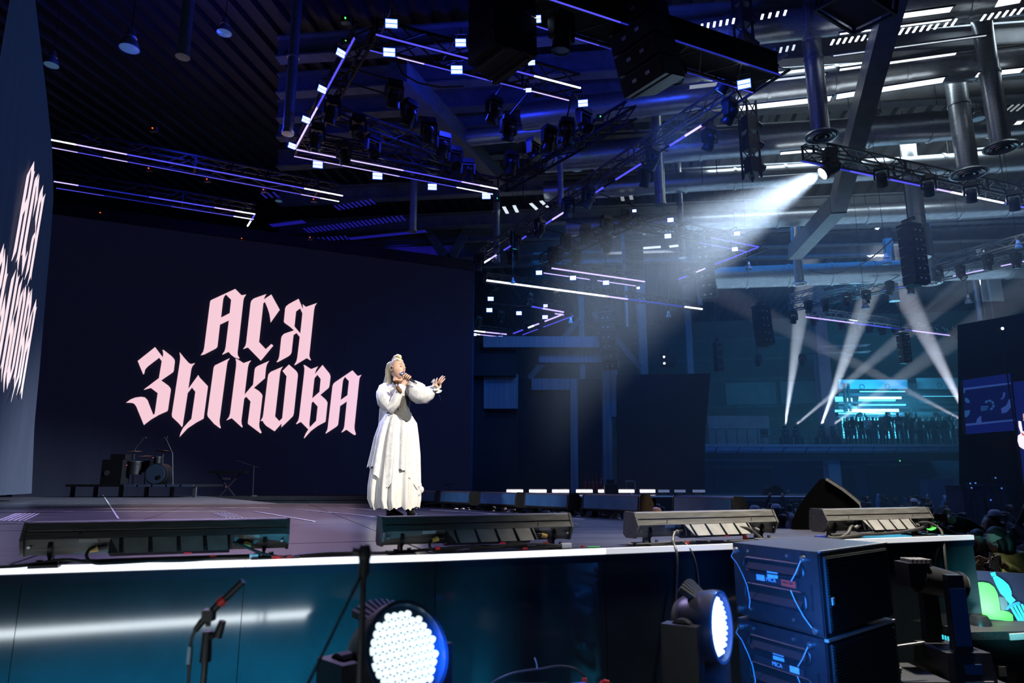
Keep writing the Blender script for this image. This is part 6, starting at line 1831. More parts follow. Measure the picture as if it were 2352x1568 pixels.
# front of the dress points to angle -0.95 (right and towards the lens)
FA_ = -0.95
mb = MB(); mb.loft([ring(881, 917, 12, .060), ring(884, 916, 20, .075), ring(889, 915, 29, .095), ring(900, 915, 29, .11), ring(915, 916, 26, .115), ring(935, 916, 24, .11), ring(955, 916, 26, .115)])
part('blouse', mb, 'lace_white', sg, smooth='all')
mb = MB()
top_r = ring(908, 917, 27.5, .124, zf=lambda a: -.015 * math.cos(a - FA_))
mid = [ring(p_, 916, w_, d_) for p_, w_, d_ in ((922, 26.6, .122), (936, 25.2, .116), (945, 25.8, .118))]
bot = []
for k in range(48):
    a_ = 2 * PI * k / 48; kk = g(math.atan2(math.sin(a_ - FA_), math.cos(a_ - FA_)) ** 2, .5)
    c_ = lp(916, 951)
    bot.append(c_ + Vector(((30 + 14 * kk) * 7.5 / F * math.cos(a_), (.136 + .085 * kk) * math.sin(a_), -.100 * kk + .008)))
mb.loft([top_r] + mid + [bot], caps=False)
for q in range(len(mb.f)):
    a_ = 2 * PI * (q % 48) / 48
    mb.mi[q] = 1 if math.cos(a_ - FA_) < .15 else 0
part('corset', mb, ['corset_grey', 'corset_black'], sg, smooth='all')
# skirt with pleats and a ragged hem
rows = [(948, 915, 26, .118, 0, 0), (958, 915.5, 33, .150, .03, 0), (975, 915.5, 39, .19, .045, 0), (1005, 913, 45, .22, .05, 0), (1040, 911.5, 49, .25, .055, 0), (1080, 909, 53, .27, .06, 0), (1115, 907.5, 56, .29, .065, 0), (1145, 907, 56, .30, .07, 0), (1166, 909.5, 50, .28, .085, 1)]
def hemz(seed, amp):
    r_ = random.Random(seed); ph = [r_.uniform(0, 6.28) for _ in range(4)]
    return lambda a: amp * (math.sin(7 * a + ph[0]) + .7 * math.sin(19 * a + ph[1]) + .5 * math.sin(37 * a + ph[2]))
mb = MB()
mb.loft([ring(py, cx, hw, hd, n=160, wav=wv, lobes=13, ph=.4 + py * .0008, zf=hemz(5, .012) if hem else None) for py, cx, hw, hd, wv, hem in rows], caps=False)
part('skirt', mb, 'cloth_white', sg, smooth='all')
# upper layer with a slanting hem, longest on the viewer's left
SL = [(0, -.20), (.25, 0), (.6, -.05), (1.0, .02), (1.2, .03), (1.33, -.08), (1.44, -.20), (1.50, -.17), (1.60, .0), (1.68, -.02), (1.78, -.12), (1.9, -.28), (2.0, -.20)]
def slant(a):
    t = (a / PI) % 2
    for (t0, z0), (t1, z1) in zip(SL[:-1], SL[1:]):
        if t0 <= t <= t1: return z0 + (z1 - z0) * (t - t0) / (t1 - t0) + .006 * math.sin(40 * a)
    return 0
mb = MB()
lay = [(950, 915, 28, .126, .03), (972, 915.5, 41, .20, .05), (1005, 912, 48, .235, .06), (1045, 909.5, 53, .262, .07)]
mb.loft([ring(py, cx, hw, hd, n=160, wav=wv, lobes=11, ph=1.1) for py, cx, hw, hd, wv in lay] + [ring(1078, 907.5, 57, .285, n=160, wav=.08, lobes=11, ph=1.1, zf=slant)], caps=False)
part('overskirt', mb, 'lace_white', sg, smooth='all', label='shorter lace layer with a slanting hem')
# frilled corner at the viewer's right
mb = MB()
for q, (fx, fy, fr_) in enumerate([(962, 1114, .040), (966, 1124, .042), (961, 1131, .040), (955, 1120, .045), (957, 1134, .035)]):
    c = lp(fx, fy, -.10 + .02 * (q % 2)); rr = []
    for j in range(9):
        b_ = -PI / 2 + PI * j / 8
        rr.append([c + Vector((math.cos(b_) * math.cos(t * PI / 10), math.cos(b_) * math.sin(t * PI / 10), math.sin(b_))) * (fr_ * (1 + .14 * math.sin(5 * t * PI / 10 + q) * math.cos(b_))) for t in range(20)])
    mb.loft(rr)
part('frill', mb, 'lace_white', sg, smooth='all', label='bunched lace frill')
# sleeves
def sleeve(pts, rs, lobes, name, lab):
    mbs = MB(); P_ = pts; n = 28; rings = []
    prev = None
    for i, p in enumerate(P_):
        t = (P_[min(i + 1, len(P_) - 1)] - P_[max(i - 1, 0)]).normalized()
        u = Vector((0, -1, 0)); u = (u - t * u.dot(t)).normalized(); b = t.cross(u)
        rings.append([p + (u * math.cos(2 * PI * k / n) + b * math.sin(2 * PI * k / n)) * rs[i] * (1 + .05 * math.sin(lobes * 2 * PI * k / n + i)) for k in range(n)])
    mbs.loft(rings)
    part(name, mbs, 'lace_white', sg, smooth='all', label=lab)
sleeve([lp(889, 886, .02), lp(884, 893, .0), lp(883, 905, -.04), lp(889, 920, -.09), lp(898, 931, -.13), lp(906, 938, -.16), lp(914, 928, -.19), lp(921, 913, -.20), lp(927, 899, -.195), lp(931, 890, -.19)], [.052, .072, .085, .095, .092, .070, .056, .047, .046, .040], 7, 'sleeve', 'bent puffed lace sleeve')
sleeve([lp(938, 886, -.02), lp(946, 890, -.04), lp(957, 900, -.06), lp(968, 907, -.08), lp(979, 908, -.09), lp(989, 904, -.10), lp(997, 897, -.10), lp(1001, 893, -.10)], [.055, .085, .108, .112, .100, .075, .045, .028], 8, 'sleeve', 'outstretched puffed lace sleeve')
mb = MB()
cdir = (lh - lel).normalized(); cu_ = Vector((0, -1, 0)); cu_ = (cu_ - cdir * cu_.dot(cdir)).normalized(); cb_ = cdir.cross(cu_)
n = 64; R1 = []; R2 = []; R3 = []
cc = lp(1001, 891, -.10)
for k in range(n):
    a = 2 * PI * k / n; d_ = cu_ * math.cos(a) + cb_ * math.sin(a)
    R1.append(cc + d_ * .028); w_ = .014 * math.sin(9 * a)
    R2.append(cc + cdir * (.018 + w_) + d_ * .062); R3.append(cc + cdir * (.02 + w_ * 1.8) + d_ * (.078 + .006 * math.sin(9 * a + 1)))
mb.loft([R1, R2, R3], caps=False)
part('cuff_frill', mb, 'cloth_white', sg, smooth='all', label='flared white cuff')
part('cuff_lace', MB().tube([lp(919, 890, -.24), lp(922, 898, -.25), lp(927, 904, -.25), lp(930, 909, -.24)], [.012, .022, .022, .010], 12), 'lace_brown', sg, smooth='all', label='brown lace wrist band')
part('ribbon', MB().tube([lp(1007, 902, -.1), lp(1012, 912, -.1), lp(1015, 922, -.1)], .002, 5), 'corset_black', sg)
# collar, necklace and long chain with a cross
mb = MB(); mb.loft([ring(875, 915, 11.5, .058, dy=-.015), ring(879, 916, 13.5, .064, dy=-.015), ring(884, 917, 19, .078, dy=-.015)], caps=False)
part('collar', mb, 'lace_brown', sg, smooth='all', label='gold and dark lace collar')
part('necklace', MB().tube([lp(905, 876, -.09), lp(912, 886, -.12), lp(920, 894, -.13), lp(926, 902, -.135)], .006, 6).tube([lp(926, 902, -.14), lp(929, 913, -.15), lp(927, 922, -.15), lp(925, 930, -.15)], .0035, 5).bar(lp(925, 928, -.15), lp(926, 940, -.15), .006, .006).bar(lp(922.5, 932, -.15), lp(928, 932, -.15), .006, .006), 'jewel', sg, smooth=True)
# veil falling from the crown to the floor at her back
mb = MB(); rowsv = [(836, 888, 893), (850, 882, 892), (872, 876, 890), (900, 871, 889), (940, 866, 886), (980, 863, 882), (1020, 858, 880), (1055, 850, 878), (1062, 848, 876)]
rowsb = [(1062, 850, 880), (1090, 849, 880), (1125, 847, 879), (1150, 845, 878), (1168, 862, 884)]
def sheet(rows_, dy, name, m, lab):
    mbv = MB(); nn_ = 14; V = []
    for r_, (py, xa, xb) in enumerate(rows_):
        for k in range(nn_ + 1):
            t = k / nn_
            V.append(lp(xa + (xb - xa) * t, py + 4 * math.sin(k * 1.9 + r_) * (r_ == len(rows_) - 1), dy + .10 * math.sin(t * PI) * (-1 if dy < 0 else 1) * .5 + .012 * math.sin(k * 2.2 + r_ * .3)))
    mbv.add(V, [(r_ * (nn_ + 1) + k, r_ * (nn_ + 1) + k + 1, (r_ + 1) * (nn_ + 1) + k + 1, (r_ + 1) * (nn_ + 1) + k) for r_ in range(len(rows_) - 1) for k in range(nn_)])
    part(name, mbv, m, sg, smooth='all', label=lab)
sheet(rowsv, .12, 'veil', 'veil_white', 'long thin veil')
sheet(rowsb, .10, 'train', 'lace_white', 'trailing lace panel')
# boots
for an, tipx, tipy, k, lab in ((A1, 927, 1180, 0, 'black platform boot'), (A2, 964, 1177, 1, 'black platform boot')):
    hx = (887 if k == 0 else 938); y0 = .02 if k == 0 else -.05
    a = lp(hx, 1186, y0); b = lp(tipx, 1184, y0 - .06)
    d = (b - a); d.z = 0; Ld = d.length; d.normalize(); s_ = Vector((-d.y, d.x, 0))
    mbb = MB()
    a.z = 0
    def sec(t, w_, z0, z1):
        c = a + d * (Ld * t)
        return [c + s_ * (w_ * math.cos(q)) + Vector((0, 0, (z0 + z1) / 2 + (z1 - z0) / 2 * math.sin(q))) for q in [i * 2 * PI / 14 for i in range(14)]]
    mbb.loft([sec(.02, .022, .035, .10), sec(.10, .036, .03, .125), sec(.28, .042, .028, .125), sec(.5, .042, .026, .10), (sec(.72, .046, .024, .08)), sec(.9, .040, .024, .062), sec(1.0, .018, .026, .05)])
    mbb.cyl(a + d * (Ld * .2) + Vector((0, 0, .08)), a + d * (Ld * .2) + Vector((0, 0, .22)), .045, .05, n=14)
    bt = part('boot', mbb, 'boot_black', sg, smooth='all', label=lab)
    mbb = MB(); mbb.bar(a + d * (Ld * .38) + Vector((0, 0, .015)), a + d * (Ld * .98) + Vector((0, 0, .015)), .085, .03).bar(a + d * (Ld * .02) + Vector((0, 0, .02)), a + d * (Ld * .3) + Vector((0, 0, .02)), .075, .04)
    part('sole', mbb, 'boot_black', bt)
# microphone in her hand
g_ = mic_a + SB0
mk = empty('handheld_microphone', g_, label='handheld microphone with a silver grille held to the singer\'s mouth', cat='microphone')
part('grille', MB().lathe([(0, -.026), (.014, -.024), (.024, -.012), (.026, 0), (.024, .012), (.016, .022), (0, .024)], 16, Matrix.Identity(4)), 'mic_grille', mk, smooth='all').matrix_local = md_.to_track_quat('Z', 'Y').to_matrix().to_4x4()
part('handle', MB().cyl(md_ * .02, md_ * .15, .021, .014, n=14).cyl(md_ * .15, md_ * .172, .012, n=12), 'mic_black', mk, smooth=True)
part('antenna', MB().cyl(md_ * .172, md_ * .20, .007, n=8).bar(md_ * .15 - Vector((0, 0, .02)), md_ * .185 - Vector((0, 0, .016)), .008, .008), 'steel', mk)
# ---------------------------------------------------------------- the audience
PM = ['ps_skin', 'ps_hair', 'ps_top', 'ps_legs']
mat('ps_skin', (0.34, 0.21, 0.16), 0.55)
for nm, c in (('hair_black', (.010, .009, .009)), ('hair_brown', (.035, .022, .014)), ('hair_fair', (.10, .075, .05))):
    mat(nm, c, .6, var=.2, scale=40)
for nm, c in (('top_black', (.012, .012, .014)), ('top_navy', (.015, .022, .05)), ('top_grey', (.07, .07, .075)), ('top_white', (.35, .36, .38)), ('jeans', (.02, .03, .06))):
    mat(nm, c, .85, var=.2, scale=25)
mat('cap_white', (.55, .58, .62), .7)
mat('cap_green', (.10, .2, .14), .7)
mat('phone_screen', (.2, .2, .2), .3, emit=(0.75, 0.8, 0.85), strength=0.9)
def person_mesh(pose, hair_m, top_m, long_hair=False):
    sh = .20
    P0 = (0, 0, .95)
    tor = [((0, 0, .95), .13), ((0, -.01, 1.15), .125), ((0, 0, 1.36), .13), ((0, .01, 1.47), .055), ((0, .0, 1.52), .05), ((0, -.012, 1.61), .085), ((0, -.008, 1.67), .075)]
    arms = {'down': [[(.19, 0, 1.40), (.25, 0, 1.12), (.24, -.06, .90), (.235, -.08, .80)], [(-.19, 0, 1.40), (-.25, 0, 1.12), (-.24, -.06, .90), (-.235, -.08, .80)]],
            'phone': [[(.19, 0, 1.40), (.24, -.10, 1.18), (.12, -.30, 1.42), (.07, -.34, 1.50)], [(-.19, 0, 1.40), (-.25, 0, 1.12), (-.18, -.14, .95), (-.12, -.2, .95)]],
            'raised': [[(.19, 0, 1.40), (.30, -.12, 1.55), (.20, -.22, 1.80), (.17, -.24, 1.90)], [(-.19, 0, 1.40), (-.29, -.1, 1.55), (-.20, -.2, 1.80), (-.17, -.22, 1.90)]],
            'crossed': [[(.19, 0, 1.40), (.25, -.05, 1.14), (.05, -.2, 1.14), (-.06, -.2, 1.17)], [(-.19, 0, 1.40), (-.25, -.05, 1.14), (-.05, -.19, 1.12), (.06, -.19, 1.10)]]}[pose]
    ch = [tor]
    for a in arms: ch.append([((0, 0, 1.36), .13)] + [(p, r) for p, r in zip(a, (.062, .05, .04, .042))])
    for s in (-1, 1): ch.append([((0, 0, .95), .13), ((s * .10, 0, .86), .095), ((s * .11, -.01, .48), .062), ((s * .11, .02, .08), .045), ((s * .12, -.12, .04), .04)])
    me = skin_mesh(ch, 1)
    me.name = 'person'
    for m in ('ps_skin', hair_m, top_m, 'jeans'): me.materials.append(MATS[m])
    for p in me.polygons:
        c = p.center
        if c.z > 1.50 and abs(c.x) < .13 and abs(c.y) < .14:
            p.material_index = 1 if (c.y > -.03 or c.z > 1.675) else 0
            if long_hair and abs(c.x) > .06 and c.z > 1.52: p.material_index = 1
        elif c.z < .93: p.material_index = 3 if not (abs(c.x) > .2 and c.z > .7) else 0
        else:
            dist = min((Vector(a[-1]) - c).length for a in arms)
            p.material_index = 0 if dist < .10 else 2
        if long_hair and c.y > .06 and 1.28 < c.z < 1.54 and abs(c.x) < .1: p.material_index = 1
        p.use_smooth = True
    return me
POSES = []
for k, (po, ha, to, lg) in enumerate([('down', 'hair_black', 'top_black', False), ('down', 'hair_brown', 'top_navy', True), ('phone', 'hair_black', 'top_grey', False), ('raised', 'hair_brown', 'top_black', True), ('crossed', 'hair_black', 'top_navy', False), ('down', 'hair_fair', 'top_grey', True), ('crossed', 'hair_black', 'top_white', True)]):
    POSES.append(person_mesh(po, ha, to, lg))
rp = random.Random(11)
placed = []
# the ground plan that is free: right of the near thrust, in front of the far wing, and the field behind
SR = [Vector((p.x, p.y)) for p in (E2, SP(1790, 1213), SP(1345, 1187), SP(985, 1164))]
def right_of_stage(x, y):
    # beyond the far edge line of the thrust
    a, b = Vector((E2.x, E2.y)), Vector((FA.x, FA.y))
    d = b - a; n = Vector((d.y, -d.x)).normalized()
    if n.x < 0: n = -n
    return (Vector((x, y)) - a).dot(n)
def in_view(x, y, m=1.0):
    return -.2 * y < x < (1200 / F) * y + m
def try_spot(x, y, gap):
    for px, py in placed:
        if (px - x) ** 2 + (py - y) ** 2 < gap * gap: return False
    return True
labels_far = 'dark-clothed spectator in the dense crowd on the hall floor beyond the stage'
count = 0
# special ones first: caps that catch the light (picture position of the head)
CAPS = [(1583, 1150, 'cap_white', 'spectator in a bright cap on the crowd edge nearest the wide black drape'), (1637, 1151, 'cap_white', 'spectator in a pale hooded cap beside the glowing phone'), (1655, 1156, 'cap_white', 'spectator in a small pale cap past the hooded cap'), (1686, 1157, 'cap_green', 'spectator in a green cap behind the far light battens'), (1733, 1170, 'cap_white', 'spectator in a pale cap just past the last far batten'), (1782, 1166, 'cap_white', 'spectator in a big white cap left of the stage monitor'), (2099, 1151, 'cap_white', 'spectator in a round white cap beyond the fourth batten'), (2197, 1150, 'cap_white', 'spectator with a pale cap in front of the dark side tower'), (2240, 1153, 'cap_white', 'spectator with a rim lit hood below the side tower'), (2285, 1182, 'cap_white', 'spectator in a pale cap over the bent arm with the camera')]
def floor_y(py, z=1.66):
    return (CAMZ - z) * F / (py - 1108) * .985
capm = MB().lathe([(0, .055), (.05, .05), (.085, .02), (.098, -.02), (.10, -.035), (.09, -.035)], 14).prism([(-.075, 0), (.075, 0), (.05, .075), (-.05, .075)], -.035, -.025, 'z', M=R(PI, 'Z') @ T(0, .08, 0)).mesh('cap', 'cap_white', True)
capg = capm.copy(); capg.materials.clear(); capg.materials.append(MATS['cap_green'])
for px, py, cm, lab in CAPS:
    Y = min(26, max(7.5, floor_y(py)))
    p = atY(px, py, Y)
    o = put('person', rp.choice([POSES[0], POSES[1], POSES[4]])); o.location = (p.x, Y, 0); o.rotation_euler = (0, 0, rp.uniform(.6, 2.2))
    sc = max(.9, min(1.12, (p.z + .06) / 1.72)); o.scale = (sc, sc, sc)
    tag(o, lab, 'person', 'audience members in caps')
    put('cap', capm if cm == 'cap_white' else capg, o, T(0, -.005, 1.69))
    placed.append((p.x, Y))
def crowd(n, ylo, yhi, gap, cond, label, group, face=(.7, 2.4)):
    global count
    k = 0; tries = 0
    while k < n and tries < n * 60:
        tries += 1
        y = rp.uniform(ylo, yhi); x = rp.uniform(-.1 * y, 0.80 * y)
        if not in_view(x, y) or not cond(x, y) or not try_spot(x, y, gap): continue
        me = rp.choice(POSES if rp.random() < .25 else [POSES[q] for q in (0, 1, 4, 5, 6)])
        o = put('person', me); o.location = (x, y, 0); o.rotation_euler = (0, 0, rp.uniform(*face))
        s = rp.uniform(.93, 1.06); o.scale = (s, s, s)
        tag(o, label, 'person', group)
        placed.append((x, y)); k += 1; count += 1
crowd(75, 6.3, 11.5, .52, lambda x, y: right_of_stage(x, y) > .55 and x > 3.4, 'dark spectator packed near the stage corner beyond the cyan banner', 'audience near the stage corner')
crowd(95, 11.0, 20.3, .60, lambda x, y: right_of_stage(x, y) > .6, labels_far, 'audience on the hall floor')
crowd(70, 20.0, 31.0, .7, lambda x, y: (x > 10.5 + (y - 20) * .2 and y < 31) or (x > 10.4), 'spectator far back in the crowd below the balcony', 'audience below the balcony')
print('crowd', count)
# a lit phone in the crowd
o = part('phone', MB().box((0, 0, 0), (.085, .01, .13)), 'phone_screen'); o.location = atY(1601, 1149, 13.0); tag(o, 'small glowing phone held up in the crowd by the pale caps', 'phone')
# bald head just behind the third batten: a stage hand on the floor in front of the far edge
ph = atY(1504, 1169, 7.55)
mat('ps_skin_lit', (.62, .40, .30), .45)  # skin lightened to stand for the light on his head
bald = person_mesh('down', 'ps_skin_lit', 'top_black', False); bald.materials[0] = MATS['ps_skin_lit']
o = put('person', bald); o.location = (ph.x, 7.55, 0); o.scale = (1.05, 1.05, ph.z / 1.645); o.rotation_euler = (0, 0, 2.6)
tag(o, 'bald head of a man rising behind the third batten', 'person')
# camera lens pointing at the stage beside him
p = atY(1465, 1150, 9.5)
o = empty('video_camera', p, label='dark video camera with a hooded lens behind the far deck edge', cat='camera')
part('lens_hood', MB().cyl((-.12, 0, .06), (.02, 0, 0), .05, .06, n=12), 'black_plastic', o, smooth=True)
part('camera_body', MB().box((.12, 0, -.03), (.22, .12, .14)), 'black_plastic', o)
part('tripod', MB().cyl((.1, 0, -.1), (.1, 0, -p.z), .03, n=8), 'black_metal', o)

# ---------------------------------------------------------------- the three people at the barrier
mat('hoodie_lime', (0.55, 0.60, 0.18), 0.85, var=.15, scale=18, bump=.2)
mat('skin_near', (0.42, 0.26, 0.20), 0.5)
mat('bracelet', (.1, .4, .1), .4, emit=(.12, 1.0, .12), strength=1.6)
def near_person(base, P, name_parts, label, hair_m, top_m, hair_long=True, look=(0, -1, -.2), phone=None):
    """P: dict of joint positions in local metres"""
    o = empty('person', base, label=label, cat='person')
    tor = [(P['hip'], .15), (P['belly'], .14), (P['chest'], .15), (P['neck'], .06), (P['skull0'], .055), (P['head'], .07)]
    ch = [tor]
    for s in ('r', 'l'):
        ch.append([(P['chest'], .15), (P['sh' + s], .075), (P['el' + s], .055), (P['wr' + s], .035), (P['ha' + s], .042)])
        ch.append([(P['hip'], .15), (P['kn' + s], .075), (P['fo' + s], .05)])
    mbp = MB(); me = skin_mesh(ch, 2); mesh_to_mb(me, mbp); bpy.data.meshes.remove(me)
    # head with nose and chin
    f = Vector(look).normalized(); s_ = f.cross(Vector((0, 0, 1))).normalized(); u = s_.cross(f).normalized()
    hc2 = P['head']
    rings = []
    for j in range(15):
        b = -PI / 2 + PI * j / 14; r_ = []
        for i in range(20):
            a = 2 * PI * i / 20
            x, y, z = math.cos(b) * math.sin(a), math.cos(b) * math.cos(a), math.sin(b)
            X, Y, Z = x * .075, y * .094, z * .120
            if z < 0: X *= 1 - .35 * z * z; Y += .014 * -z
            if y > .5: Y += g(x * x, .16) * g((z + .1) ** 2, .17) * .024 - g((abs(x) - .4) ** 2, .2) * g((z - .12) ** 2, .15) * .010
            r_.append(hc2 + s_ * X + f * Y + u * Z)
        rings.append(r_)
    mbp.loft(rings)
    mbf = MB()
    for e in (-1, 1):
        c = hc2 + f * .086 + s_ * (e * .030) + u * .012
        mbf.tube([c - s_ * .014 - f * .004, c - u * .003, c + s_ * .014 - f * .004], [.002, .0045, .002], 6)
        c = c + u * .022
        mbf.tube([c - s_ * .017 - f * .005, c + u * .003, c + s_ * .017 - f * .005], [.002, .0035, .002], 6)
    c = hc2 + f * .094 - u * .058
    mbf.tube([c - s_ * .022 - f * .012, c, c + s_ * .022 - f * .012], [.002, .0055, .002], 6)
    part('face_features', mbf, 'lash', o, smooth='all')
    # fingers
    for s in ('r', 'l'):
        h, w_ = P['ha' + s], P['wr' + s]
        d = (h - w_).normalized(); q = d.cross(Vector((0, 1, 0))).normalized()
        for k in range(4):
            b0 = h + q * ((k - 1.5) * .019) + d * .02
            mbp.tube([b0, b0 + d * .03 + Vector((0, -.006, 0)), b0 + d * .052 + Vector((0, -.018, -.004)), b0 + d * .062 + Vector((0, -.03, -.006))], [.010, .0095, .009, .006], 8)
        b0 = h - q * .036
        mbp.tube([b0 - d * .02, b0 + d * .012 - q * .014 + Vector((0, -.01, 0)), b0 + d * .034 - q * .012 + Vector((0, -.02, 0))], [.012, .011, .007], 8)
    part('body', mbp, 'skin_near', o, smooth='all')
    # top: sleeves and trunk, a little larger than the body
    def puff(chain, k, nm):
        me2 = skin_mesh([[(p, r * k) for p, r in chain]], 2); me2.name = nm; me2.materials.append(MATS[top_m])
        put(nm, me2, o)
    m_ = skin_mesh([[(P['hip'], .165), (P['belly'], .16), (P['chest'], .172), (P['neck'] - Vector((0, 0, .03)), .085)], [(P['chest'], .172), (P['shr'], .092), (P['elr'], .075), (P['wrr'], .05)], [(P['chest'], .172), (P['shl'], .092), (P['ell'], .075), (P['wrl'], .05)]], 2)
    m_.name = 'jacket'; m_.materials.append(MATS[top_m])
    for q in m_.polygons: q.use_smooth = True
    put('jacket', m_, o)
    # hair shell and fall
    mbh = MB(); rr = []
    for j in range(12):
        b = -.15 + (PI / 2 + .15) * j / 11; r_ = []
        for i in range(20):
            a = 2 * PI * i / 20
            x, y, z = math.cos(b) * math.sin(a), math.cos(b) * math.cos(a), math.sin(b)
            if y > .35 and z < .55: y = .35 if z < .3 else y * .8
            r_.append(hc2 + s_ * (x * .084) + f * (y * .100 - (.016 if z < .75 else .008)) + u * (z * .130))
        rr.append(r_)
    mbh.loft(rr)
    part('hair', mbh, hair_m, o, smooth='all')
    if hair_long:
        mbh = MB()
        for k in range(7):
            a = PI * (.25 + 1.5 * k / 6)
            q0 = hc2 + s_ * (.075 * math.sin(a)) + f * (.085 * math.cos(a) - .015)
            mbh.tube([q0 + u * .05, q0 + s_ * .012 * math.sin(a), q0 - Vector((0, 0, .12)), q0 - Vector((0, 0, .25)) + s_ * .02 * math.sin(a), q0 - Vector((0, 0, .34))], [.03, .035, .036, .03, .01], 8)
        part('hair_fall', mbh, hair_m, o, smooth='all')
    return o
YN = 6.0
def np_(px, py, dy, base): return atY(px, py, YN + dy) - base
b1 = Vector((atY(2330, 1250, YN).x, YN, 0))
n1 = lambda px, py, dy=0: np_(px, py, dy, b1)
P1 = dict(hip=n1(2335, 1400), belly=n1(2334, 1345), chest=n1(2328, 1297), neck=n1(2312, 1268), skull0=n1(2305, 1259), head=n1(2292, 1244, -.02),
          shr=n1(2298, 1290, -.10), elr=n1(2305, 1332, -.2), wrr=n1(2288, 1308, -.28), har=n1(2280, 1298, -.30), shl=n1(2352, 1285, .12), ell=n1(2352, 1330, -.05), wrl=n1(2304, 1300, -.22), hal=n1(2290, 1290, -.27),
          knr=n1(2325, 1500), knl=n1(2345, 1500), **{'for': Vector((-.08, 0, .05)), 'fol': Vector((.08, 0, .05))})
P1['fo' + 'r'] = Vector((-.08, -.05, .05)); P1['fo' + 'l'] = Vector((.08, -.05, .05))
near_person(b1, P1, None, 'person in a lime green hooded jacket looking down at a phone by the barrier', 'hair_black', 'hoodie_lime', True, (-.85, -.35, -.42))
o = part('phone', MB().box((0, 0, 0), (.075, .012, .15), R(.5, 'Y') @ R(-.5, 'X')), 'black_plastic'); o.location = atY(2283, 1291, YN - .36); tag(o, 'dark phone held by the person in the lime green jacket', 'phone')
b2 = Vector((atY(2252, 1250, YN + .25).x, YN + .25, 0))
n2 = lambda px, py, dy=0: np_(px, py, dy + .25, b2)
P2 = dict(hip=n2(2255, 1390), belly=n2(2255, 1345), chest=n2(2254, 1300), neck=n2(2253, 1272), skull0=n2(2252, 1264), head=n2(2249, 1248, -.02),
          shr=n2(2232, 1295), elr=n2(2228, 1330, -.1), wrr=n2(2232, 1300, -.25), har=n2(2240, 1292, -.28), shl=n2(2275, 1296), ell=n2(2272, 1335, -.1), wrl=n2(2252, 1310, -.25), hal=n2(2246, 1302, -.28),
          knr=n2(2248, 1490), knl=n2(2262, 1490))
P2['for'] = Vector((-.08, -.05, .05)); P2['fol'] = Vector((.08, -.05, .05))
near_person(b2, P2, None, 'dark-haired woman in black between the stage corner and the lime green jacket, head bowed', 'hair_black', 'top_black', True, (-.45, -.8, -.40))
# arm with a camera raised over the crowd
b3 = Vector((atY(2235, 1230, YN + .9).x + .15, YN + .9, 0))
n3 = lambda px, py, dy=0: np_(px, py, dy + .9, b3)
P3 = dict(hip=n3(2262, 1370), belly=n3(2262, 1320), chest=n3(2262, 1262), neck=n3(2268, 1236), skull0=n3(2270, 1228), head=n3(2276, 1212),
          shl=n3(2262, 1240, -.12), ell=n3(2222, 1206, -.25), wrl=n3(2185, 1193, -.32), hal=n3(2176, 1186, -.33), shr=n3(2238, 1245, -.02), elr=n3(2190, 1240, -.2), wrr=n3(2142, 1207, -.33), har=n3(2146, 1196, -.34),
          knr=n3(2255, 1470), knl=n3(2270, 1470))
P3['for'] = Vector((-.08, -.05, .05)); P3['fol'] = Vector((.08, -.05, .05))
near_person(b3, P3, None, 'dark person holding a small red camera up at the stage with bent arms', 'hair_black', 'top_black', False, (-.8, -.5, .05))
mat('camera_red', (.16, .02, .03), .5)
o = empty('camera', atY(2160, 1188, YN + .5), label='small camera with a red back held up over the crowd', cat='camera')
part('camera_body', MB().box((0, 0, 0), (.10, .05, .065)), 'camera_red', o)
part('lens', MB().cyl((-.06, 0, 0), (-.10, 0, 0), .03, n=12), 'black_plastic', o)
wb = atY(2140, 1207, YN + .57)
o = part('wristband', MB().tube([Vector((.045 * math.cos(a), .02 * math.sin(a), .03 * math.sin(a + .6) - .0)) for a in [k * .5 for k in range(14)]], .012, 6), 'bracelet', smooth=True); o.location = wb
tag(o, 'glowing green wristband below the raised camera', 'wristband')

# ---------------------------------------------------------------- the balcony
YBAL = 35.0
def bp(px, py, dy=0): return atY(px, py, YBAL + dy)
pL, pR = bp(1600, 1030), bp(2225, 1030)
zf = bp(1900, 1020).z
bal = empty('balcony', ((pL.x + pR.x) / 2, YBAL, zf), label='pale balcony slab with a thin rail, spectators and beam lights on it', cat='balcony')
bc = bal.location.copy()
Lb = pR.x - pL.x
part('floor_slab', MB().box((0, 3, -.06), (Lb, 6.2, .12)), 'slab_pale', bal)
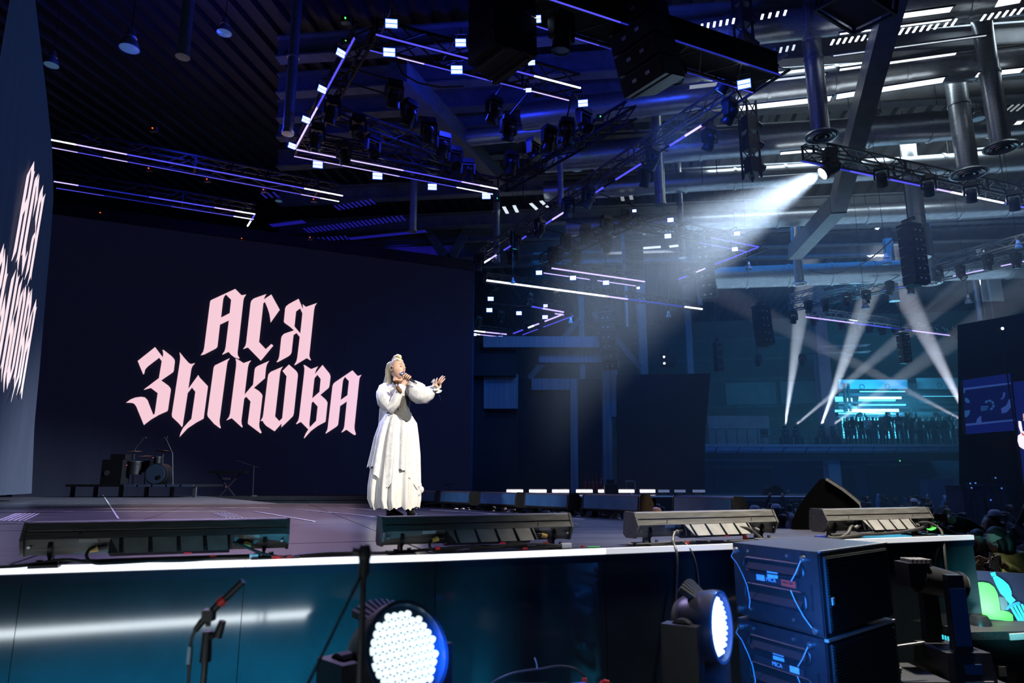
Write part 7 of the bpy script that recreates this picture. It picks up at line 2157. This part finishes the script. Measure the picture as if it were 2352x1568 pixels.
# sloping front panels with dark joints, in two rows
npan = 12
zu, zm, zl = zf + .02, bp(1900, 1034).z, bp(1900, 1056).z
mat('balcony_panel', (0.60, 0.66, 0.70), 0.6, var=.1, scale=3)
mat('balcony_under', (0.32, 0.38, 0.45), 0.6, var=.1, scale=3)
for k in range(npan):
    x0 = -Lb / 2 + Lb * k / npan + .03; x1 = -Lb / 2 + Lb * (k + 1) / npan - .03
    mb = MB(); mb.add([(x0 - .12, .25, zm - zf), (x1 - .12, .25, zm - zf), (x1, 0, 0), (x0, 0, 0), (x0 - .12, .33, zm - zf), (x1 - .12, .33, zm - zf), (x1, .08, 0), (x0, .08, 0)], [(0, 1, 2, 3), (7, 6, 5, 4), (0, 4, 5, 1), (1, 5, 6, 2), (2, 6, 7, 3), (3, 7, 4, 0)])
    part('front_panel', mb, 'balcony_panel', bal)
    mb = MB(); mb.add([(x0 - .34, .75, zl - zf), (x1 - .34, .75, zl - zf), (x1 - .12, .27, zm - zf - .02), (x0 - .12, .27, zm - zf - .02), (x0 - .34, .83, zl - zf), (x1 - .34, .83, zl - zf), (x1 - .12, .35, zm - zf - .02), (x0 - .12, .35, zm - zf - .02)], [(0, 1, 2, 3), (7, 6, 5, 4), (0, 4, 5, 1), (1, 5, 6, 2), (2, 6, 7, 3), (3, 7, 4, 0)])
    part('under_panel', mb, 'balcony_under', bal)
    if k % 3 == 1:
        part('downlight', MB().cyl((x0 + .4, .50, (zl + zm) / 2 - zf - .10), (x0 + .4, .52, (zl + zm) / 2 - zf), .13, n=12), 'joint_dark', bal)
mb = MB()
part('back_joint', MB().box((0, .45, (zl + zf) / 2 - zf - .05), (Lb, .2, (zf - zl) * .8)), 'joint_dark', bal)
zr = bp(1900, 985).z - zf
mat('rail_grey', (.10, .12, .14), .4, .3)
for k in range(27):
    x = -Lb / 2 + Lb * k / 26
    part('rail_post', MB().bar((x, .1, 0), (x, .1, zr), .045, .045), 'rail_grey', bal)
for f in (1.0, .86, .72, .58, .44, .3, .16):
    part('rail_bar', MB().bar((-Lb / 2, .1, zr * f), (Lb / 2, .1, zr * f), .05 if f == 1 else .02, .05 if f == 1 else .02), 'rail_grey', bal)
# back wall of the balcony: dark lattice screen, shiny duct, lit slats
VB = 5.0
mat('cyan_light', (.2, .4, .5), .4, emit=(.10, .62, 1.0), strength=2.2, sample=True)
mat('cyan_white', (.4, .5, .5), .4, emit=(.55, .92, 1.0), strength=2.2, sample=True)
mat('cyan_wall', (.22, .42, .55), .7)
def brect(name, x0, y0, x1, y1, dy, m, th=.1, parent=None, lab=None):
    a, b = bp(x0, y0, dy), bp(x1, y1, dy)
    c = Vector(((a.x + b.x) / 2, YBAL + dy, (a.z + b.z) / 2))
    o = part(name, MB().box((0, 0, 0), (abs(b.x - a.x), th, abs(a.z - b.z))), m, parent)
    o.location = c if parent is None else c - Vector(parent.location)
    if lab and parent is not None: o['label'] = lab
    return o
bw = empty('balcony_wall', (bp(2080, 940, 5).x, YBAL + 5, zf), label='cyan lit back wall of the balcony with bright slats above the spectators', cat='wall')
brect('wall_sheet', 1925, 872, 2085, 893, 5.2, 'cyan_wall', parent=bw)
brect('wall_sheet', 2105, 868, 2240, 893, 5.2, 'slab_pale', parent=bw)
brect('dark_gap', 1925, 893, 2240, 1000, 5.4, 'joint_dark', parent=bw)
for (x0, y0, x1, y1, m) in [(1975, 898, 2078, 900, 'cyan_light'), (1973, 911, 2070, 916, 'cyan_white'), (1972, 917, 2056, 921, 'cyan_light'), (1973, 928, 2080, 931, 'cyan_light'), (1945, 939, 2064, 946, 'cyan_white'), (1918, 911, 1936, 922, 'cyan_light'), (1946, 914, 1957, 922, 'cyan_white'), (1915, 941, 1936, 945, 'cyan_light'), (2120, 908, 2200, 910, 'cyan_light')]:
    brect('light_slat', x0, y0, x1, y1, 5.1, m, parent=bw)
for (x0, y0, x1, y1) in [(1925, 903, 2240, 909), (1925, 922, 2240, 927), (1925, 932, 2240, 938)]:
    brect('slat', x0, y0, x1, y1, 4.9, 'wall_dark', parent=bw)
for x in (1941, 1950, 2092, 2104): brect('mullion', x, 880, x + 7, 1000, 4.8, 'joint_dark', parent=bw)
mat('mesh_glow', (.1, .2, .25), .5, emit=(.06, .55, .90), strength=3.5)
brect('glowing_mesh', 1930, 955, 2060, 1006, 5.0, 'mesh_glow', parent=bw)
mat('mesh_dim', (.05, .1, .12), .5, emit=(.02, .16, .26), strength=1.6)
brect('glowing_mesh', 2060, 958, 2215, 1006, 5.0, 'mesh_dim', parent=bw)
for k in range(38):
    x = 1932 + k * 7.4
    brect('mesh_bar', x, 955, x + 1.8, 1008, 4.9, 'joint_dark', .03, parent=bw)
for y in (960, 967, 974, 981, 988, 995, 1002): brect('mesh_bar', 1930, y, 2215, y + 1.4, 4.88, 'joint_dark', .03, parent=bw)
a, b = bp(1905, 953, 4.2), bp(2225, 951, 4.2); m_ = (a + b) / 2
dk = empty('air_duct', m_, label='shiny duct with round nozzles glinting cyan above the balcony crowd', cat='duct')
mat('duct_bright', (.55, .62, .66), .25, .8, var=.2, scale=8)
for k in range(6):
    L6 = (b.x - a.x) / 6; x = -(b.x - a.x) / 2 + L6 * (k + .5)
    part('duct_section', MB().cyl((x - L6 / 2 + .01, 0, 0), (x + L6 / 2 - .01, 0, 0), .17, n=14), 'duct_bright', dk, smooth=True)
for px in (1915, 1970, 2034, 2084, 2143, 2204):
    x = bp(px, 950, 4.2).x - m_.x
    part('nozzle', MB().cyl((x, -.05, .03), (x, -.28, -.02), .12, .15, n=14).cyl((x, -.28, -.02), (x, -.27, -.02), .13, .02, n=14), 'black_metal', dk, smooth=True)
for px, py in ((1980, 888), (2038, 887), (2158, 884)):
    o = empty('vent_ring', bp(px, py, 4.6), label='thin round ring on the balcony back wall, %s' % {1980: 'over the brightest slats', 2038: 'in the middle of the cyan sheet', 2158: 'on the grey sheet'}[px], cat='ring')
    part('ring', MB().tube([Vector((.14 * math.cos(t * PI / 10), 0, .14 * math.sin(t * PI / 10))) for t in range(21)], .02, 6), 'joint_dark', o)
lamp('balcony_glow', 'AREA', bp(2015, 925, 4.0), bp(2015, 1000, 3.0), 420, (.10, .65, 1.0), size=5, size_y=.5)
lamp('balcony_glow', 'AREA', bp(2030, 905, 2.5), bp(2030, 900, 5.5), 380, (.05, .55, 1.0), size=4, size_y=.8)
# pale wall sheet, chair and rail on the dim side
wsht = brect('wall_sheet', 1625, 955, 1770, 1022, 4.0, 'slab_pale'); tag(wsht, 'pale blank wall sheet behind the dim end of the balcony', 'panel')
chp = bp(1760, 1016, 1.0)
chr_ = empty('chair', (chp.x, chp.y, zf), label='dark chair standing alone on the balcony before the blank sheet', cat='chair')
part('seat', MB().box((0, 0, .45), (.42, .4, .05)), 'black_metal', chr_)
part('backrest', MB().box((0, .19, .72), (.42, .04, .36)), 'black_metal', chr_)
for sx_ in (-.18, .18):
    for sy_ in (-.17, .17): part('leg', MB().bar((sx_, sy_, 0), (sx_, sy_, .45), .03, .03), 'black_metal', chr_)
# spectators on the balcony
BP = [1957, 1976, 1992, 2004, 2022, 2036, 2061, 2080, 2090, 2099, 2112, 2126, 2141, 2154, 2168, 2188, 2200, 1945, 2213]
for k, (px, py, dy) in enumerate([(1957, 960, .6), (1976, 962, 1.2), (1992, 968, .6), (2004, 957, .9), (2022, 959, .6), (2036, 945, 1.4), (2061, 947, .8), (2080, 946, 1.3), (2090, 962, .6), (2099, 963, 1.1), (2112, 968, .7), (2126, 966, .9), (2141, 966, .5), (2154, 963, .9), (2168, 962, .6), (2188, 962, .8), (2200, 967, .5), (1945, 972, 1.5), (2213, 966, .9)]):
    p = bp(px, py, dy)
    o = put('person', POSES[(k * 3) % len(POSES)]); s = (p.z - zf + .05) / 1.72
    s = max(.88, min(1.25, s))
    o.location = (p.x, p.y, zf); o.scale = (min(s, 1.08) * 1.05, 1, s); o.rotation_euler = (0, 0, rp.uniform(-.7, .7))
    tag(o, 'spectator standing tallest against the cyan glow, hood up' if k == 6 else 'dark spectator at the balcony rail, %s in the row from the beam lights' % ORD[sorted(BP).index(px)], 'person', 'spectators on the balcony')
# upright beam lights on the balcony
bm_t = Proto()
bm_t.add('base', MB().box((0, 0, .06), (.34, .28, .12)), 'black_plastic')
mb = MB()
for s in (-1, 1): mb.box((s * .15, 0, .26), (.05, .12, .30))
mb.box((0, 0, .135), (.35, .12, .04))
bm_t.add('yoke', mb, 'black_plastic')
hd_ = bm_t.add('head', MB().lathe([(0, -.16), (.08, -.15), (.11, -.05), (.12, .12), (.12, .17), (.10, .17)], 14, T(0, 0, .40)), 'black_plastic', True)
bm_t.add('lens', MB().lathe([(0, .15), (.10, .15), (.10, .16), (0, .165)], 14, T(0, 0, .40)), 'lens_glow', True, of=hd_)
mat('case_dark', (.03, .035, .05), .5)
BEAMS = []
for k, (px, tx, ty) in enumerate([(1803, 1842, 700), (1828, 1985, 845), (1886, 1990, 690), (1912, 2075, 862)]):
    p = bp(px, 978, .5)
    o = empty('flight_case', (p.x, p.y, zf), label='black case under the %s balcony beam light from the steel column side' % ORD[k], cat='case')
    hcs = p.z - zf - .58
    part('case', MB().box((0, 0, hcs / 2), (.55, .5, hcs)), 'case_dark', o)
    for s in (-1, 1): part('case_edge', MB().bar((s * .27, -.25, 0), (s * .27, -.25, hcs), .02, .02), 'steel', o)
    bm_t.spawn('beam_light', (p.x, p.y, zf + hcs), (0, 0, .2 * k), 'beam light standing on the balcony, %s of four, throwing a white beam up' % ORD[k], 'spotlight', 'beam lights on the balcony')
    BEAMS.append((p + Vector((0, -.05, .06)), bp(tx, ty, -2 - k)))
for k, (px, py) in enumerate([(1742, 830), (1843, 828), (1953, 822)]):
    p = atY(px, py, 33.5)
    hang(px, py, 'white', 'small lamp with a round white face hanging over the balcony, %s from the black drape' % ORD[k], Y=33.5, yaw=-.3)
# ---------------------------------------------------------------- band gear at the back of the stage
mat('tiny_dim', (.1, .02, .03), .4, emit=(.9, .25, .3), strength=.5)
mat('drum_shell', (0.003, 0.003, 0.004), 0.5, spec=0.15)
mat('drum_skin', (0.012, 0.022, 0.04), 0.6, spec=0.2)
mat('drum_metal', (0.02, 0.02, 0.025), 0.4, spec=0.3)
mat('cymbal', (0.10, 0.05, 0.03), 0.4, 0.9)
YD = 18.6
STB = STAGE - 0.02
def dp(px, py, dy=0.0): return atY(px, py, YD + dy)
# riser platform
pz = dp(300, 1112).z
a, b = dp(168, 1118), dp(458, 1118)
pr = empty('drum_riser', ((a.x + b.x) / 2, YD + .6, STAGE), label='low dark drum riser in front of the big screen', cat='platform')
Lr = b.x - a.x
hR = pz - pr.location.z
for k in range(5):
    part('riser_panel', MB().box((-Lr / 2 + Lr * (k + .5) / 5, 0, hR - .03), (Lr / 5 - .02, 1.9, .06)), 'drum_shell', pr)
mat('riser_edge', (.02, .028, .05), .4)
for k in range(5):
    part('edge_panel', MB().box((-Lr * .05 + Lr * .56 * (k + .5) / 5, -.96, hR - .03), (Lr * .56 / 5 - .06, .02, .06)), 'riser_edge', pr)
for x in (-.48, -.3, -.1, .1, .3, .48): part('leg', MB().box((Lr * x, -.7, (hR - .06) / 2), (.08, .08, hR - .06)), 'drum_metal', pr)
dk_ = empty('drum_kit', dp(352, 1112, .5), label='dark drum kit with a pale blue bass drum head on the riser before the screen', cat='drums')
D0 = dk_.location.copy()
def dl(px, py, dy=0.0): return dp(px, py, dy + .5) - D0
c = dl(362, 1088)
part('bass_drum', MB().cyl(c + Vector((-.06, .0, 0)), c + Vector((-.1, .5, 0)), .29, n=24), 'drum_shell', dk_, smooth=True)
part('bass_head', MB().cyl(c + Vector((-.06, -.02, 0)), c + Vector((-.06, .0, 0)), .265, n=24), 'drum_skin', dk_, label='pale blue bass drum head')
part('head_patch', MB().cyl(c + Vector((.05, -.03, -.09)), c + Vector((.05, -.02, -.09)), .06, n=14), 'drum_shell', dk_)
for (px, py, r, h, dy) in [(362, 1057, .10, .16, .1), (308, 1075, .20, .34, .1), (334, 1072, .15, .30, .3)]:
    q = dl(px, py, dy); part('tom', MB().cyl(q - Vector((0, 0, h / 2)), q + Vector((0, 0, h / 2)), r, n=16), 'drum_shell', dk_, smooth=True)
    part('hoop', MB().cyl(q + Vector((0, 0, h / 2)), q + Vector((0, 0, h / 2 + .02)), r + .01, n=16), 'drum_metal', dk_, smooth=True)
for (px, py, r, dy, tl) in [(309, 1036, .19, .3, .1), (375, 1036, .20, .2, -.1), (335, 1047, .19, .5, .1)]:
    q = dl(px, py, dy); part('cymbal', MB().lathe([(0, .02), (.03, .012), (r, 0), (r, -.004), (0, 0)], 18, T(*q) @ R(tl, 'X')), 'cymbal', dk_, smooth=True)
    part('cymbal_stand', MB().cyl(q, Vector((q.x + .02, q.y + .05, 0)), .012, n=6), 'drum_metal', dk_)
for pts in ([(309, 1036), (312, 1028), (331, 1006)], [(397, 1112), (396, 1040), (380, 1005)]):
    part('boom_stand', MB().tube([dl(x, y, .2) for x, y in pts], .012, 6), 'drum_metal', dk_)
    q = dl(*pts[-1], .2); part('overhead_microphone', MB().bar(q - Vector((.06, 0, .01)), q + Vector((.06, 0, .015)), .03, .04), 'drum_metal', dk_)
for px, py in ((352, 1051), (291, 1068)): part('glint', MB().box(dl(px, py, -.1), (.02, .02, .02)), 'tiny_dim', dk_)
am = empty('guitar_amplifier', dp(262, 1112, .4), label='black amplifier cabinet standing beside the drum kit on the riser', cat='amplifier')
part('cabinet', MB().box((0, 0, .33), (.56, .4, .66)), 'drum_shell', am)
part('head_unit', MB().box((.1, 0, .74), (.40, .3, .14)), 'drum_shell', am)
part('speaker_cone', MB().cyl((-.12, -.21, .30), (-.12, -.2, .30), .07, n=16), 'drum_metal', am)
kb = empty('keyboard', dp(522, 1134, 2.3), label='keyboard on a crossed stand, dark against the screen below the lettering', cat='keyboard')
K0 = kb.location.copy(); K0.z = STAGE - .02; kb.location = K0
def kl(px, py, dy=0): return dp(px, py, 2.3 + dy) - K0
part('keybed', MB().box(kl(524, 1084), (1.12, .32, .07)), 'drum_shell', kb)
z0 = 0.0
for s, (xa, xb) in enumerate(((498, 540), (552, 505))):
    e = kl(xb, 1134); e.z = 0
    part('stand_leg', MB().bar(kl(xa, 1087, .02 * s), e, .03, .03), 'drum_metal', kb)
part('pedal_box', MB().box(kl(522, 1099), (.22, .2, .05)), 'drum_metal', kb)
part('glint', MB().box(kl(519, 1118), (.02, .02, .02)), 'tiny_dim', kb)
ks = empty('microphone_stand', dp(581, 1134, 2.2), label='dark boom microphone stand next to the keyboard', cat='stand')
k0 = ks.location.copy(); k0.z = STAGE - .02; ks.location = k0
part('pole', MB().cyl((0, 0, 0), dp(583, 1071, 2.2) - k0, .012, n=6), 'drum_metal', ks)
part('boom', MB().cyl(dp(541, 1057, 2.2) - k0, dp(595, 1074, 2.2) - k0, .010, n=6), 'drum_metal', ks)
part('base', MB().cyl((0, 0, 0), (0, 0, .03), .13, n=16), 'drum_metal', ks)
# music stand right of the singer, close to the screen edge
q = atY(1031, 1134, 22.2); ms2 = empty('music_stand', (q.x, q.y, STAGE - .02), label='thin dark music stand behind the first far battens by the screen edge', cat='stand')
part('pole', MB().cyl((0, 0, 0), atY(1032, 1115, 22.2) - Vector(ms2.location), .012, n=6), 'black_metal', ms2)
part('tray', MB().bar(atY(1022, 1113, 22.2) - Vector(ms2.location), atY(1046, 1111, 22.2) - Vector(ms2.location), .2, .02), 'black_metal', ms2)
# dark red instruments and a desk on the far wing
mat('dark_red', (.12, .02, .025), .35, var=.3, scale=10)
for k, (px, w_) in enumerate([(1344, 12), (1353, 11), (1362, 12), (1371, 12), (1381, 11)]):
    q = atY(px, 1116, 23.0)
    o = empty('cello', (q.x, 23.0 + .05 * k, STAGE), label='dark red stringed instrument on the far wing, %s of the row' % ORD[k], cat='instrument', group='red instruments on the far wing')
    part('body', MB().lathe([(0, .05), (.07, .06), (.10, .14), (.07, .24), (.085, .33), (.05, .42), (0, .43)], 12, R(0, 'X')), 'dark_red', o, smooth=True)
    part('neck', MB().bar((0, 0, .42), (.02, .02, .72), .03, .03), 'dark_red', o)
q = atY(1402, 1130, 22.0)
o = empty('mixing_desk', (q.x, 21.9, STAGE), label='black equipment desk on the far wing among the white light bars', cat='desk')
part('cabinet', MB().box((0, 0, .16), (.40, .3, .32)), 'black_matte', o)
part('top_unit', MB().box((0, .1, .40), (.24, .2, .14)), 'black_metal', o)
part('screen', MB().box((-.18, .05, .50), (.18, .02, .05)), 'steel', o)
q = atY(1447, 1116, 22.6)
o = empty('stage_rail', (q.x, 22.6, STAGE), label='small bent metal rail on the far wing behind the light bars', cat='rail')
part('rail_bar', MB().tube([(-.15, 0, .42), (.0, 0, .43), (.13, 0, .42), (.16, 0, .36), (.16, 0, 0)], .014, 6), 'steel', o, smooth=True)
part('rail_post', MB().cyl((-.13, 0, 0), (-.13, 0, .42), .012, n=6), 'steel', o)
# small stage monitor far off and low white line of the far deck
q = atY(1780, 1137, 22.3)
o = empty('stage_monitor', (q.x, 22.4, STAGE), label='small dark monitor far off at the end of the far wing', cat='speaker')
part('cabinet', MB().prism([(-.3, 0), (-.25, .18), (-.06, .30), (.06, .30), (.3, .08), (.3, 0)], -.2, .2, 'y'), 'black_matte', o)
part('grille', MB().bar((.07, 0, .30), (.3, 0, .10), .34, .012), 'dark_paint', o)

# ---------------------------------------------------------------- dark side tower at the right with its screens
YT = 16.2
def tp(px, py, d=0.0): return atY(px, py, YT - d)
mat('tower_black', (.006, .008, .014), .7, var=.2, scale=2)
tw = empty('side_tower', (tp(2290, 1000).x, YT, 0), label='dark draped side tower rising at the right behind the crowd', cat='tower')
t0 = Vector(tw.location)
mb = MB(); mb.slab([(p.x - t0.x, p.z) for p in (tp(2212, 1300), tp(2480, 1300), tp(2480, 690), tp(2330, 722), tp(2205, 744))], [], lambda x, z, t: (x + t * .66, t + .1, max(z, .0) if z > .2 else 0), 1.2)
part('drape', mb, 'tower_black', tw)
mat('scr_navy', (.01, .01, .04), .4, emit=(.002, .005, .045), strength=1.0)
mat('scr_blue', (.01, .01, .05), .4, emit=(.003, .008, .085), strength=1.0)
mat('scr_line', (.1, .1, .2), .4, emit=(.02, .05, .20), strength=1.0)
mat('scr_pale', (.1, .1, .2), .4, emit=(.012, .06, .17), strength=1.0)
mat('scr_white', (.4, .4, .4), .4, emit=(.95, .88, .98), strength=1.1)
mat('scr_red', (.3, .1, .1), .4, emit=(.75, .10, .10), strength=1.0)
mat('scr_skin', (.3, .2, .2), .4, emit=(.8, .45, .40), strength=1.0)
lv = empty('video_screen', tp(2270, 930, .2), label='blue video screen with pale arcs hung on the side tower', cat='screen')
l0 = Vector(lv.location)
def spoly(par, off, org_):
    def f(name, pts, m, d, lab=None, holes=()):
        return part(name, MB().flat(pts, holes, fn=lambda x, y: tp(x, y, d) - org_), m, par, label=lab)
    return f
sp_ = spoly(lv, .2, l0)
part('housing', MB().slab([(2211, 873), (2320, 857), (2334, 988), (2219, 997)], [], lambda x, y, t: tp(x, y, .2) - l0 + Vector((0, t + .01, 0)), .1), 'black_metal', lv)
sp_('picture', [(2211, 873), (2320, 857), (2334, 988), (2219, 997)], 'scr_blue', .20)
sp_('picture_field', [(2213, 896), (2322, 882), (2331, 963), (2218, 973)], 'scr_navy', .205)
sp_('picture_line', [(2213, 891), (2321, 878), (2322, 882), (2213, 896)], 'scr_line', .21)
sp_('picture_line', [(2218, 973), (2331, 962), (2331, 966), (2218, 978)], 'scr_line', .21)
def arc(cx, cy, r0, r1, a0, a1, n=10):
    A = [(cx + r1 * math.cos(a0 + (a1 - a0) * i / n), cy + r1 * math.sin(a0 + (a1 - a0) * i / n)) for i in range(n + 1)]
    return A + [(cx + r0 * math.cos(a0 + (a1 - a0) * i / n), cy + r0 * math.sin(a0 + (a1 - a0) * i / n)) for i in range(n, -1, -1)]
sp_('print_arc', arc(2214, 926, 6, 14, -1.3, -.1), 'scr_pale', .21)
sp_('print_arc', [(2215, 943), (2228, 941), (2227, 950), (2222, 957), (2216, 958)], 'scr_pale', .21)
sp_('print_arc', [(2213, 896), (2217, 895), (2216, 902), (2213, 904)], 'scr_pale', .21)
sp_('print_arc', [(2242, 971), (2244, 962), (2250, 956), (2254, 955), (2254, 970)], 'scr_line', .21)
for a0, a1 in ((-2.6, -1.9), (-1.75, -1.1), (-.95, -.3), (-.1, .55), (.7, 1.3)):
    sp_('print_arc', arc(2272, 930, 7.5, 12.5, a0, a1, 5), 'scr_pale', .21)
for k in range(3): sp_('print_arc', [(2252, 933 + 4 * k), (2271, 931.5 + 4 * k), (2270 - 3 * k, 934 + 4 * k), (2253, 935.5 + 4 * k)], 'scr_pale', .21)
sp_('print_arc', [(2297, 916), (2303, 912), (2304, 902), (2309, 900), (2308, 910), (2303, 917)], 'scr_line', .21)
sp_('print_arc', [(2299, 938), (2312, 930), (2317, 917), (2324, 915), (2322, 935), (2312, 947), (2301, 949)], 'scr_line', .21)
lv2 = empty('video_screen', tp(2345, 960, .25), label='taller deep blue screen at the very edge showing a white dressed figure', cat='screen')
l1 = Vector(lv2.location); sq = spoly(lv2, .25, l1)
part('housing', MB().slab([(2326, 877), (2480, 860), (2500, 1130), (2353, 1125)], [], lambda x, y, t: tp(x, y, .25) - l1 + Vector((0, t + .01, 0)), .1), 'black_metal', lv2)
sq('picture', [(2326, 877), (2480, 860), (2500, 1130), (2353, 1125)], 'scr_blue', .25)
sq('picture_figure', [(2339, 967), (2345, 965), (2349, 990), (2360, 990), (2420, 1000), (2420, 1040), (2352, 1032), (2341, 1025), (2337, 1012), (2338, 1000), (2345, 995), (2340, 980)], 'scr_white', .26, 'white dressed figure on the screen')
sq('picture_detail', [(2340, 964), (2349, 957), (2352, 962), (2344, 968)], 'scr_navy', .262)
sq('picture_detail', [(2346, 992), (2356, 1000), (2358, 1004), (2347, 998)], 'scr_red', .262)
sq('picture_detail', [(2350, 950), (2362, 945), (2364, 962), (2350, 966)], 'scr_skin', .262)
# small lamps and gear at the foot of the tower
for k, (px, py, m) in enumerate([(2229, 1110, 'blue_glow'), (2232, 1120, 'blue_glow'), (2241, 1109, 'blue_glow'), (2287, 1097, 'blue_glow'), (2301, 1121, 'blue_glow'), (2276, 1148, 'blue_glow'), (2303, 754, 'lens_glow'), (2067, 1058, 'tiny_green')]):
    q = atY(px, py, 15.2 if px > 2200 else 34.8)
    o = empty('small_lamp', q, label='tiny bluish lamp, %s of those at the foot of the side tower' % ORD[k] if k < 6 else ('small white lamp high on the dark side tower' if k == 6 else 'tiny yellow green light under the balcony'), cat='lamp')
    part('body', MB().box((0, .06, 0), (.07, .1, .07)), 'black_metal', o)
    part('lens', MB().cyl((0, .012, 0), (0, 0, 0), .018 if k < 6 else .03, n=8), m, o)
    if px > 2200: part('pole', MB().cyl((0, .08, 0), (0, .08, -q.z), .015, n=5), 'black_metal', o)
mat('navy_box', (.03, .04, .09), .6)
for k, (x0, x1, y0, lab) in enumerate([(2120, 2180, 1102, 'tall navy box behind the crowd below the balcony'), (2190, 2235, 1118, 'low navy box at the foot of the side tower'), (2242, 2290, 1116, 'second low navy box at the foot of the side tower, past the lamps')]):
    Yb = 31.5 if k == 0 else 16.0
    a, b = atY(x0, y0, Yb), atY(x1, y0, Yb)
    o = empty('storage_box', ((a.x + b.x) / 2, Yb, 0), label=lab, cat='box')
    part('box_body', MB().box((0, 0, a.z / 2), (b.x - a.x, .6, a.z)), 'navy_box', o)
    part('lid', MB().box((0, 0, a.z + .02), (b.x - a.x + .04, .64, .04)), 'navy_box', o)
# lower hall wall below the balcony: doors and bands
for k, (x0, x1, y0, y1) in enumerate([(1640, 1770, 1075, 1140), (1880, 1960, 1075, 1140), (1990, 2090, 1070, 1140)]):
    a, b, c_ = atY(x0, y0, 38.5), atY(x1, y0, 38.5), atY(x0, y1, 38.5)
    o = part('door_%d' % (k + 1), MB().box(((a.x + b.x) / 2, 38.5, a.z / 2), (b.x - a.x, .12, a.z)), 'wall_dark', kind='structure')
    part('door_frame', MB().box(((a.x + b.x) / 2, 38.42, a.z + .06), (b.x - a.x + .2, .14, .12)), 'beam_paint', o)
a, b = atY(1600, 1058, 38.6), atY(2230, 1058, 38.6)
part('wall_lower', MB().box(((a.x + b.x) / 2, 38.8, a.z / 2), (b.x - a.x + 8, .2, a.z)), 'wall_navy', kind='structure') if mat('wall_navy', (.05, .07, .13), .8, var=.2, scale=1) else None
# ---------------------------------------------------------------- haze in the hall
hz_ = bpy.data.materials.new('haze')
hz_.use_nodes = True
nt = hz_.node_tree
nt.nodes.remove(nt.nodes['Principled BSDF'])
vsn = nt.nodes.new('ShaderNodeVolumeScatter')
vsn.inputs['Color'].default_value = (0.85, 0.92, 1.0, 1)
vsn.inputs['Density'].default_value = 0.0045
vsn.inputs['Anisotropy'].default_value = 0.35
nt.links.new(vsn.outputs[0], nt.nodes['Material Output'].inputs['Volume'])
MATS['haze'] = hz_
mb = MB()
mb.prism([(6.0, 9.0), (44, 9.0), (44, 46), (-4.0, 46)], 0.05, 13.2, 'z')
o = part('haze', mb, 'haze')
tag(o, 'thin stage haze hanging in the hall and showing the light beams', 'haze', kind='stuff')
mb = MB()
mb.prism([(3.2, 8.9), (44.1, 8.9), (44.1, 46.1), (-8.0, 46.1)], 0.04, 13.1, 'z')
o = part('haze', mb, 'haze')
tag(o, 'wider and fainter layer of haze reaching towards the big screen', 'haze', kind='stuff')
# the four beam lights on the balcony and two crossing beams
for (a, b), sp, en in zip(BEAMS, (8, 5.5, 8, 5.5), (300000, 150000, 260000, 70000)):
    lamp('balcony_beam', 'SPOT', a, b, en, (0.78, 0.87, 1.0), spot=sp, blend=0.4, radius=0.06)
lamp('tower_beam', 'SPOT', bp(2232, 975, -1), bp(2085, 690, -3), 260000, (0.85, 0.86, 1.0), spot=9, blend=0.5, radius=0.06)
lamp('tower_beam', 'SPOT', bp(2224, 971, -1), bp(2060, 885, -2), 90000, (0.85, 0.86, 1.0), spot=5, blend=0.4, radius=0.06)
bpy.context.view_layer.update()
